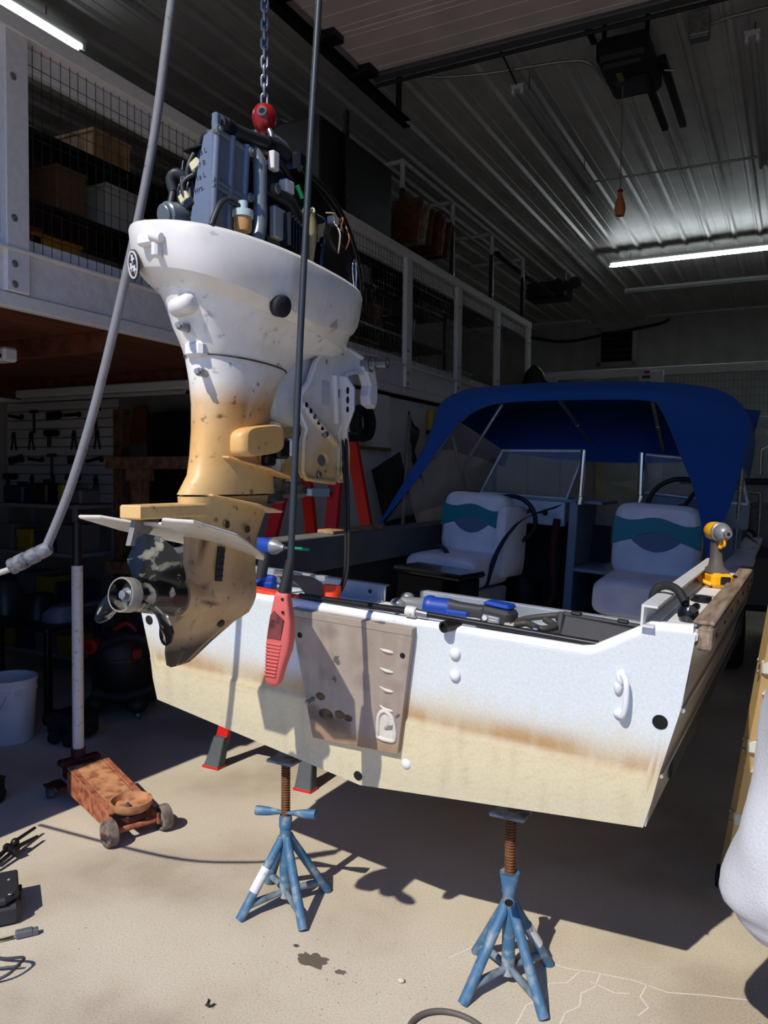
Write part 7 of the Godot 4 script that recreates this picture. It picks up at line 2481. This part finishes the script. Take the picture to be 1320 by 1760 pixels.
func left_bay() -> void:
	# cross wall under the loft, and the wall below the loft edge further back
	var m := Mb.new()
	m.box(Vector3(-4.86, 1.11, -5.08), Vector3(3.68, 2.22, 0.12))
	struct("wall_partition", m, M("bay_wall", Color(0.6, 0.59, 0.56), 0.8, 0.0, "cloud", 0.6))
	var lw := Node3D.new()
	lw.name = "wall_bay"
	add_child(lw)
	lw.set_meta("kind", "structure")
	for k in 4:
		m = Mb.new()
		m.box(Vector3(-3.06, 1.11, -5.66 - 1.05 * k), Vector3(0.1, 2.22, 1.044), 0.004)
		part(lw, "wall_panel", m, M("panel_white", Color(0.85, 0.85, 0.84), 0.6, 0.0, "cloud", 0.6))
	m = Mb.new()
	m.box(Vector3(-2.995, 2.0, -5.45), Vector3(0.03, 0.44, 0.66), 0.006)
	var wb := thing("white_board", "white panel fixed on the wall under the loft behind the motor bracket", "panel")
	part(wb, "sheet", m, mats.white_wood)
	m = Mb.new()
	m.box(Vector3(-2.99, 1.78, -5.45), Vector3(0.05, 0.025, 0.68), 0.004)
	part(wb, "ledge", m, M("ledge_yellow", Color(0.45, 0.40, 0.15), 0.6))
	m = Mb.new()
	m.lathe([Vector2(0.09, -0.04), Vector2(0.135, -0.04), Vector2(0.145, 0.0), Vector2(0.135, 0.04), Vector2(0.09, 0.04), Vector2(0.09, -0.04)], along(Vector3(-2.92, 1.96, -5.22), Vector3(1, 0, 0)), 30)
	solo("hose_reel", "black coil of hose on the wall behind the motor bracket", "hose", m, mats.rubber)
	m = Mb.new()
	m.tube([Vector3(-2.93, 2.075, -6.05), Vector3(-2.78, 1.05, -5.62)], 0.017, 10)
	solo("leaning_pole", "silver pole leaning against the wall under the loft", "pole", m, mats.zinc)
	m = Mb.new()
	m.box(Vector3.ZERO, Vector3(0.02, 0.75, 0.5), 0.006)
	var bs := solo("black_sheet", "dark flat sheet leaning on the wall behind the silver pole", "sheet", m, M("sheet_black", Color(0.03, 0.035, 0.045), 0.3))
	bs.transform = X(Vector3(-2.88, 1.33, -5.72), Vector3(18, 0, 6))
	m = Mb.new()
	m.tube([Vector3(-2.96, 2.16, -6.56), Vector3(-2.96, 1.98, -6.55)], 0.04, 12)
	m.tube([Vector3(-2.96, 1.95, -6.55), Vector3(-2.96, 1.72, -6.53)], 0.035, 12)
	var yl := solo("yellow_float", "yellow cylinder hanging on the wall beside the canopy", "float", m, M("float_yellow", Color(0.72, 0.56, 0.04), 0.5))
	m = Mb.new()
	m.tube([Vector3(-2.96, 1.985, -6.55), Vector3(-2.96, 1.945, -6.55)], 0.042, 12)
	part(yl, "black_band", m, mats.black)
	m = Mb.new()
	for k in 5: m.tube(spline([Vector3(-2.98, 2.12 - 0.03 * k, -6.14 - 0.02 * k), Vector3(-2.96, 1.95, -6.10 - 0.05 * k), Vector3(-2.97, 1.82 - 0.03 * k, -6.2), Vector3(-2.97, 1.66 - 0.04 * k, -6.3 - 0.04 * k)], 5), 0.008, 6)
	solo("cable_bundle", "bundle of dark cords hanging on the wall beside the silver pole", "cable", m, mats.black)
	# strip light fixed under the loft
	m = Mb.new()
	m.box(Vector3(-4.44, 2.155, -4.09), Vector3(1.7, 0.06, 0.12), 0.008)
	var uf := thing("loft_light", "long unlit white strip fixture under the loft", "light fixture")
	part(uf, "housing", m, mats.lamp_white)
	m = Mb.new()
	m.tube([Vector3(-5.24, 2.11, -4.06), Vector3(-3.64, 2.11, -4.06)], 0.018, 10)
	part(uf, "tube", m, mats.tube_off)
	m = Mb.new()
	m.box(Vector3(-3.47, 2.13, -2.58), Vector3(0.12, 0.07, 0.08), 0.012)
	var dt := thing("outlet_fitting", "small white fitting under the loft at the left edge", "outlet")
	part(dt, "body", m, mats.white_plastic)
	m = Mb.new()
	m.cyl(Vector3(-3.44, 2.12, -2.545), Vector3(-3.44, 2.12, -2.535), 0.012, 10)
	part(dt, "socket", m, mats.black)
	# slatted tool wall
	var sw := thing("slat_wall", "white slatted tool wall in the shade at the far left", "tool wall", Vector3(-5.95, 1.3, -5.0))
	for k in 11:
		m = Mb.new()
		m.box(Vector3(0, 0.04 + 0.083 * k, 0), Vector3(1.45, 0.075, 0.02), 0.004)
		part(sw, "slat", m, mats.white_wood)
	var rng := RandomNumberGenerator.new()
	rng.seed = 9
	var kinds := ["spanner", "pliers", "hammer", "drill", "saw", "clamp"]
	var nth := ["top row", "second row", "third row", "fourth row"]
	for r in 4:
		for c in 5:
			var kd: String = kinds[(r * 5 + c * 2) % 6]
			var x := -6.55 + 0.27 * c + rng.randf_range(-0.03, 0.03)
			var y := 2.12 - 0.2 * r
			m = Mb.new()
			if kd in ["spanner", "saw"]:
				m.box(Vector3(0, -0.04, 0), Vector3(0.2, 0.03 if kd == "spanner" else 0.07, 0.012), 0.004, Basis.from_euler(Vector3(0, 0, rng.randf_range(-0.2, 0.2))))
				m.lathe([Vector2(0, 0), Vector2(0.025, 0), Vector2(0.025, 0.012), Vector2(0, 0.012)], along(Vector3(0.1, -0.04, 0), Vector3.BACK), 10)
			elif kd == "drill":
				m.cyl(Vector3(-0.08, 0, 0.02), Vector3(0.08, 0, 0.02), 0.03, 12, 0.004)
				m.box(Vector3(-0.03, -0.07, 0.02), Vector3(0.035, 0.11, 0.03), 0.008)
			elif kd == "hammer":
				m.box(Vector3(0, 0, 0.01), Vector3(0.1, 0.03, 0.03), 0.006)
				m.box(Vector3(0, -0.1, 0.01), Vector3(0.022, 0.2, 0.02), 0.005)
			else:
				for s in [-1, 1]: m.tube([Vector3(s * 0.008, 0.02, 0), Vector3(s * 0.012, -0.04, 0), Vector3(s * 0.035, -0.15, 0)], 0.009, 8)
				m.cyl(Vector3(0, -0.02, -0.01), Vector3(0, -0.02, 0.014), 0.02, 10)
			solo("hand_tool" if kd != "drill" else "hand_drill", "dark %s, %s in the %s of the slatted tool wall" % [kd, ["leftmost", "second from left", "middle one", "fourth from left", "rightmost"][c], nth[r]], kd, m, mats.black if (r + c) % 3 else mats.dark_steel, Vector3(x, y, -4.97), "tools on the slatted wall")
	# hanging rain coat
	m = Mb.new()
	m.sheet(14, 20, func(u: float, v: float) -> Vector3:
		var w := lerpf(0.04, 0.2, sqrt(v)) if v < 0.3 else lerpf(0.13, 0.17, v)
		var x := (u - 0.5) * 2.0 * w
		return Vector3(x, 0.82 - 0.82 * v, 0.05 * cos(u * PI * 2.0 + v) + 0.025 * sin(u * 18.0) * v), 0.012)
	var ctm := M("coat", Color(1, 1, 1), 0.7, 0.0, "weave", 2.0, {"vc": true})
	m = Mb.new()
	m.cf = func(p: Vector3) -> Color:
		if p.y > 0.52: return lin(0.60, 0.32, 0.10)
		if p.y > 0.30: return lin(0.55, 0.52, 0.48)
		return lin(0.58, 0.42, 0.08)
	m.sheet(14, 20, func(u: float, v: float) -> Vector3:
		var w := lerpf(0.03, 0.14, sqrt(minf(1.0, v * 3.0))) if v < 0.33 else lerpf(0.14, 0.20, v)
		var x := (u - 0.5) * 2.0 * w
		return Vector3(x, 0.82 - 0.95 * v, 0.07 * sin(u * PI) + 0.02 * sin(u * 18.0) * v), 0.012)
	solo("work_jacket", "orange, pale grey and yellow work jacket hanging beside the tool wall", "jacket", m, ctm, Vector3(-4.93, 1.29, -4.97))
	# plywood shelving with dark bay
	var ws := thing("timber_rack", "rough timber rack with a thick shelf in the shade left of the motor", "rack", Vector3(-4.2, 0, -4.5))
	for q in [[-0.42, 2.05], [0.42, 2.05]]:
		m = Mb.new()
		m.box(Vector3(q[0], q[1] / 2, 0.05), Vector3(0.09, q[1], 0.09), 0.004)
		part(ws, "post", m, M("rack_wood", Color(0.42, 0.29, 0.21), 0.75, 0.0, "wood", 1.0))
	for y in [1.64, 0.85]:
		m = Mb.new()
		m.box(Vector3(0, y, 0), Vector3(0.86, 0.09, 0.42), 0.004)
		part(ws, "shelf", m, M("rack_shelf", Color(0.52, 0.38, 0.29), 0.75, 0.0, "wood", 1.0))
	m = Mb.new()
	m.box(Vector3(-0.16, 1.3, 0.12), Vector3(0.1, 0.6, 0.1), 0.004)
	m.box(Vector3(-0.16, 1.55, 0.12), Vector3(0.16, 0.09, 0.14), 0.004)
	part(ws, "brace_post", m, mats.rack_shelf)
	m = Mb.new()
	m.box(Vector3(0, 1.05, -0.24), Vector3(0.86, 2.0, 0.02))
	part(ws, "back_panel", m, mats.black)
	# steel shelf unit with small bins
	var su := thing("shelf_unit", "pale steel shelf unit filled with dark bins in the shade at left", "shelving", Vector3(-5.27, 0, -4.35))
	for y in [1.3, 0.93, 0.55, 0.15]:
		m = Mb.new()
		m.box(Vector3(0, y, 0), Vector3(0.96, 0.03, 0.4), 0.003)
		part(su, "shelf", m, M("shelf_pale", Color(0.50, 0.51, 0.52), 0.6, 0.1))
	for x in [-0.47, 0.47]:
		for z in [-0.19, 0.19]:
			m = Mb.new()
			m.box(Vector3(x, 0.66, z), Vector3(0.03, 1.32, 0.03), 0.002)
			part(su, "upright", m, mats.shelf_pale)
	var bc := [["grey", M("bin_grey", Color(0.38, 0.38, 0.38), 0.6)], ["tan", M("bin_tan", Color(0.45, 0.34, 0.22), 0.7)], ["yellow", M("bin_yellow", Color(0.55, 0.48, 0.05), 0.5)], ["white", M("bin_white", Color(0.66, 0.68, 0.72), 0.5)], ["dark blue", mats.box_blue], ["black", mats.black]]
	var rows := ["upper", "middle", "lower"]
	for r in 3:
		for c in 4:
			var q = bc[(r * 3 + c * 2 + r) % 6]
			var h := rng.randf_range(0.14, 0.24)
			var w := rng.randf_range(0.15, 0.2)
			m = Mb.new()
			m.prism([Vector2(-w / 2, 0), Vector2(w / 2, 0), Vector2(w / 2 + 0.012, h), Vector2(-w / 2 - 0.012, h)], -0.14, 0.14, Transform3D.IDENTITY, 0.005)
			solo("storage_bin", "%s bin, %s on the %s shelf of the pale steel unit" % [q[0], ["leftmost", "second from left", "third from left", "rightmost"][c], rows[r]], "bin", m, q[1], Vector3(-5.27 - 0.34 + 0.225 * c, [0.945, 0.565, 0.165][r], -4.31), "bins on the pale shelf unit")
	for q in [[-5.6, "dark blue", mats.box_blue, 0.14, 0.24], [-5.3, "black", mats.black, 0.16, 0.2], [-5.05, "yellow", mats.bin_yellow, 0.16, 0.07], [-4.9, "grey", mats.bin_grey, 0.12, 0.16]]:
		m = Mb.new()
		m.box(Vector3(0, q[3] / 2, 0), Vector3(q[4], q[3], 0.2), 0.015)
		m.box(Vector3(0, q[3] + 0.015, 0), Vector3(q[4] * 0.5, 0.03, 0.03), 0.008)
		solo("tool_box", "%s tool box on top of the pale steel shelf unit" % q[1], "toolbox", m, q[2], Vector3(q[0], 1.316, -4.33))
	# dark workbench clutter lower down
	var wbn := thing("low_bench", "dark low bench in the shade behind the bucket", "bench", Vector3(-4.7, 0, -3.62))
	m = Mb.new()
	m.box(Vector3(0, 0.56, 0), Vector3(1.1, 0.03, 0.5), 0.004)
	part(wbn, "top", m, mats.dark_steel)
	for x in [-0.5, 0.5]:
		for z in [-0.2, 0.2]:
			m = Mb.new()
			m.box(Vector3(x, 0.275, z), Vector3(0.04, 0.55, 0.04), 0.003)
			part(wbn, "leg", m, mats.dark_steel)
	for q in [[-4.95, "grey engine cover", M("eng_cover", Color(0.2, 0.21, 0.24), 0.4), 0.22, 0.2], [-4.55, "black gear casing", mats.black, 0.16, 0.14], [-4.3, "pale blue box", M("pale_blue", Color(0.35, 0.42, 0.5), 0.6), 0.1, 0.1]]:
		m = Mb.new()
		m.loft([super_ring(Vector3(0, 0, 0), Vector3(q[4], 0, 0), Vector3(0, 0, 0.13), 3.0, 24), super_ring(Vector3(0, q[3] * 0.6, 0), Vector3(q[4] * 0.95, 0, 0), Vector3(0, 0, 0.12), 3.0, 24), super_ring(Vector3(0.02, q[3], 0), Vector3(q[4] * 0.6, 0, 0), Vector3(0, 0, 0.08), 3.0, 24)])
		solo("engine_part", "%s standing on the dark low bench" % q[1], "engine part", m, q[2], Vector3(q[0], 0.577, -3.62))
	# row of long dark pipes standing in the corner
	for k in 6:
		m = Mb.new()
		m.tube([Vector3(0, 0, 0), Vector3(0.01 * k, 1.15 + 0.05 * (k % 3), -0.05)], 0.02, 10)
		solo("pipe_length", "pipe standing by the timber rack, %s of the row" % ["first", "second", "third", "fourth", "fifth", "last"][k], "pipe", m, [mats.zinc, mats.dark_steel][k % 2], Vector3(-3.95 + 0.08 * k, 0.0, -4.15), "pipes standing by the timber rack")

func far_end() -> void:
	# white rail and posts across the far bay
	var rl := thing("rear_railing", "white timber railing across the far end of the shop", "railing", Vector3(0, 0, -11.0))
	var m := Mb.new()
	m.box(Vector3(-0.15, 3.0, 0), Vector3(6.2, 0.11, 0.05), 0.005)
	part(rl, "top_rail", m, mats.white_wood)
	m = Mb.new()
	m.box(Vector3(-0.15, 2.3, 0), Vector3(6.2, 0.14, 0.05), 0.005)
	part(rl, "bottom_rail", m, mats.white_wood)
	for x in [-3.1, -1.68, 0.2, 2.0]:
		m = Mb.new()
		m.box(Vector3(x, 1.5, 0.03), Vector3(0.17, 3.0, 0.06), 0.005)
		part(rl, "post", m, mats.white_wood)
	m = Mb.new()
	m.flat()
	for i in 84: m.box(Vector3(-1.6 + 0.05 * i, 2.68, -0.03), Vector3(0.0025, 0.72, 0.0025))
	for i in 8: m.box(Vector3(0.5, 2.34 + 0.1 * i, -0.03), Vector3(4.2, 0.0025, 0.0025))
	part(rl, "wire_mesh", m, mats.wire).set_meta("kind", "stuff")
	var sg := thing("warning_sign", "small white sign with two faded red lines tied to the far white railing", "sign", Vector3(-1.81, 2.955, -10.96))
	m = Mb.new()
	m.box(Vector3.ZERO, Vector3(0.19, 0.17, 0.006), 0.002)
	part(sg, "plate", m, mats.white_plastic)
	for q in [[0.035, 0.07, 0.03], [-0.03, 0.12, 0.035]]:
		m = Mb.new()
		m.box(Vector3(0, q[0], 0.0035), Vector3(q[1], q[2], 0.001))
		part(sg, "faded_print", m, M("sign_red", Color(0.45, 0.12, 0.13), 0.6))
	m = Mb.new()
	m.loft([super_ring(Vector3(0, 0, 0), Vector3(0.14, 0, 0), Vector3(0, 0, 0.06), 2.2, 20), super_ring(Vector3(0.01, 0.18, 0), Vector3(0.17, 0, 0), Vector3(0, 0, 0.07), 2.2, 20), super_ring(Vector3(0, 0.34, 0), Vector3(0.11, 0, 0), Vector3(0, 0, 0.06), 2.2, 20), super_ring(Vector3(0, 0.42, 0), Vector3(0.03, 0, 0), Vector3(0, 0, 0.03), 2.2, 20)])
	solo("hung_coat", "black coat hanging on the last loft post above the canopy", "coat", m, mats.black, Vector3(-2.84, 2.5, -9.3))
	# second boat parked beyond
	var b2 := thing("cabin_boat", "large white cabin boat with a dark stripe parked beyond the canopy", "boat", Vector3(-0.2, 0, -8.9))
	var hullm := M("far_hull", Color(0.82, 0.83, 0.84), 0.35, 0.0, "cloud", 0.6)
	m = Mb.new()
	var rings := []
	for s in [[-1.65, 0.02, 1.52, 1.46], [-1.2, 0.25, 1.56, 1.3], [-0.6, 0.6, 1.6, 1.05], [0.4, 0.85, 1.62, 0.8], [2.6, 0.9, 1.62, 0.7]]:
		rings.append([Vector3(s[0], s[2], -s[1]), Vector3(s[0], s[2], s[1]), Vector3(s[0] + 0.1, lerpf(s[2], s[3], 0.6), s[1] * 0.85), Vector3(s[0] + 0.2, s[3], 0.0), Vector3(s[0] + 0.1, lerpf(s[2], s[3], 0.6), -s[1] * 0.85)])
	m.loft(rings, true, true, true, false)
	part(b2, "hull", m, hullm)
	m = Mb.new()
	m.box(Vector3(0.9, 1.55, 0.86), Vector3(3.4, 0.06, 0.06), 0.01)
	part(b2, "rub_strake", m, mats.black, "dark rubbing strake")
	m = Mb.new()
	m.box(Vector3(1.3, 1.7, 0), Vector3(2.6, 0.2, 1.5), 0.05)
	part(b2, "cabin_side", m, hullm)
	m = Mb.new()
	m.box(Vector3(1.3, 1.88, 0), Vector3(2.6, 0.17, 1.45), 0.03)
	part(b2, "cabin_window", m, M("far_window", Color(0.02, 0.03, 0.06), 0.15), "dark band of cabin windows")
	m = Mb.new()
	m.box(Vector3(1.3, 2.02, 0), Vector3(2.7, 0.1, 1.55), 0.03)
	part(b2, "cabin_roof", m, hullm)
	m = Mb.new()
	m.tube([Vector3(-0.1, 1.62, 0.75), Vector3(-0.1, 1.85, 0.75), Vector3(0.0, 1.9, 0.75)], 0.014, 8)
	part(b2, "bow_rail", m, mats.chrome)
	m = Mb.new()
	for x in [0.35, 2.1]: m.box(Vector3(x, 0.42, 0), Vector3(0.1, 0.84, 1.2), 0.01)
	part(b2, "cradle", m, mats.dark_steel)
	# quad bike style vehicle front with round lamps
	var qv := thing("utility_vehicle", "grey vehicle front with round headlamps and a tube bar beyond the starboard side", "vehicle", Vector3(-0.03, 0, -7.0))
	m = Mb.new()
	m.box(Vector3(0.05, 0.75, -0.3), Vector3(0.9, 0.5, 0.7), 0.06)
	part(qv, "body", m, M("veh_grey", Color(0.22, 0.23, 0.25), 0.5))
	m = Mb.new()
	m.box(Vector3(0.05, 1.12, -0.45), Vector3(0.8, 0.5, 0.3), 0.05)
	part(qv, "cowl", m, M("veh_pale", Color(0.42, 0.44, 0.47), 0.5))
	for x in [-0.31, 0.32]:
		m = Mb.new()
		m.cyl(Vector3(x, 1.10, 0.0), Vector3(x, 1.10, 0.09), 0.07, 20, 0.01)
		var hl := part(qv, "headlamp", m, mats.black)
		m = Mb.new()
		m.ball(Vector3(x, 1.10, 0.085), Vector3(0.05, 0.05, 0.02), 16)
		part(hl, "lens", m, mats.chrome)
	m = Mb.new()
	m.tube(spline([Vector3(-0.42, 1.0, 0.1), Vector3(-0.44, 1.42, 0.1), Vector3(-0.40, 1.47, 0.1), Vector3(-0.26, 1.46, 0.1), Vector3(-0.22, 1.42, 0.1), Vector3(-0.23, 1.0, 0.1)], 6), 0.017, 10)
	part(qv, "bull_bar", m, mats.zinc)
	for x in [-0.42, 0.5]:
		m = Mb.new()
		m.cyl(Vector3(x - 0.1, 0.29, -0.1), Vector3(x + 0.1, 0.29, -0.1), 0.29, 24, 0.04)
		part(qv, "wheel", m, mats.rubber)
	# pale storage behind the windshield
	var pc := thing("pale_cupboard", "pale cupboard seen through the boat windshield", "cupboard", Vector3(-2.42, 0, -8.6))
	m = Mb.new()
	m.box(Vector3(0, 1.0, 0), Vector3(1.1, 2.0, 0.5), 0.01)
	part(pc, "carcass", m, M("cupboard", Color(0.62, 0.60, 0.54), 0.7, 0.0, "cloud", 0.6))
	for k in 3:
		m = Mb.new()
		m.box(Vector3(-0.36 + 0.36 * k, 1.0, 0.26), Vector3(0.35, 1.9, 0.02), 0.006)
		var dd := part(pc, "door", m, mats.cupboard)
		m = Mb.new()
		m.box(Vector3(-0.22 + 0.36 * k, 1.1, 0.28), Vector3(0.02, 0.12, 0.02), 0.004)
		part(dd, "handle", m, mats.black)
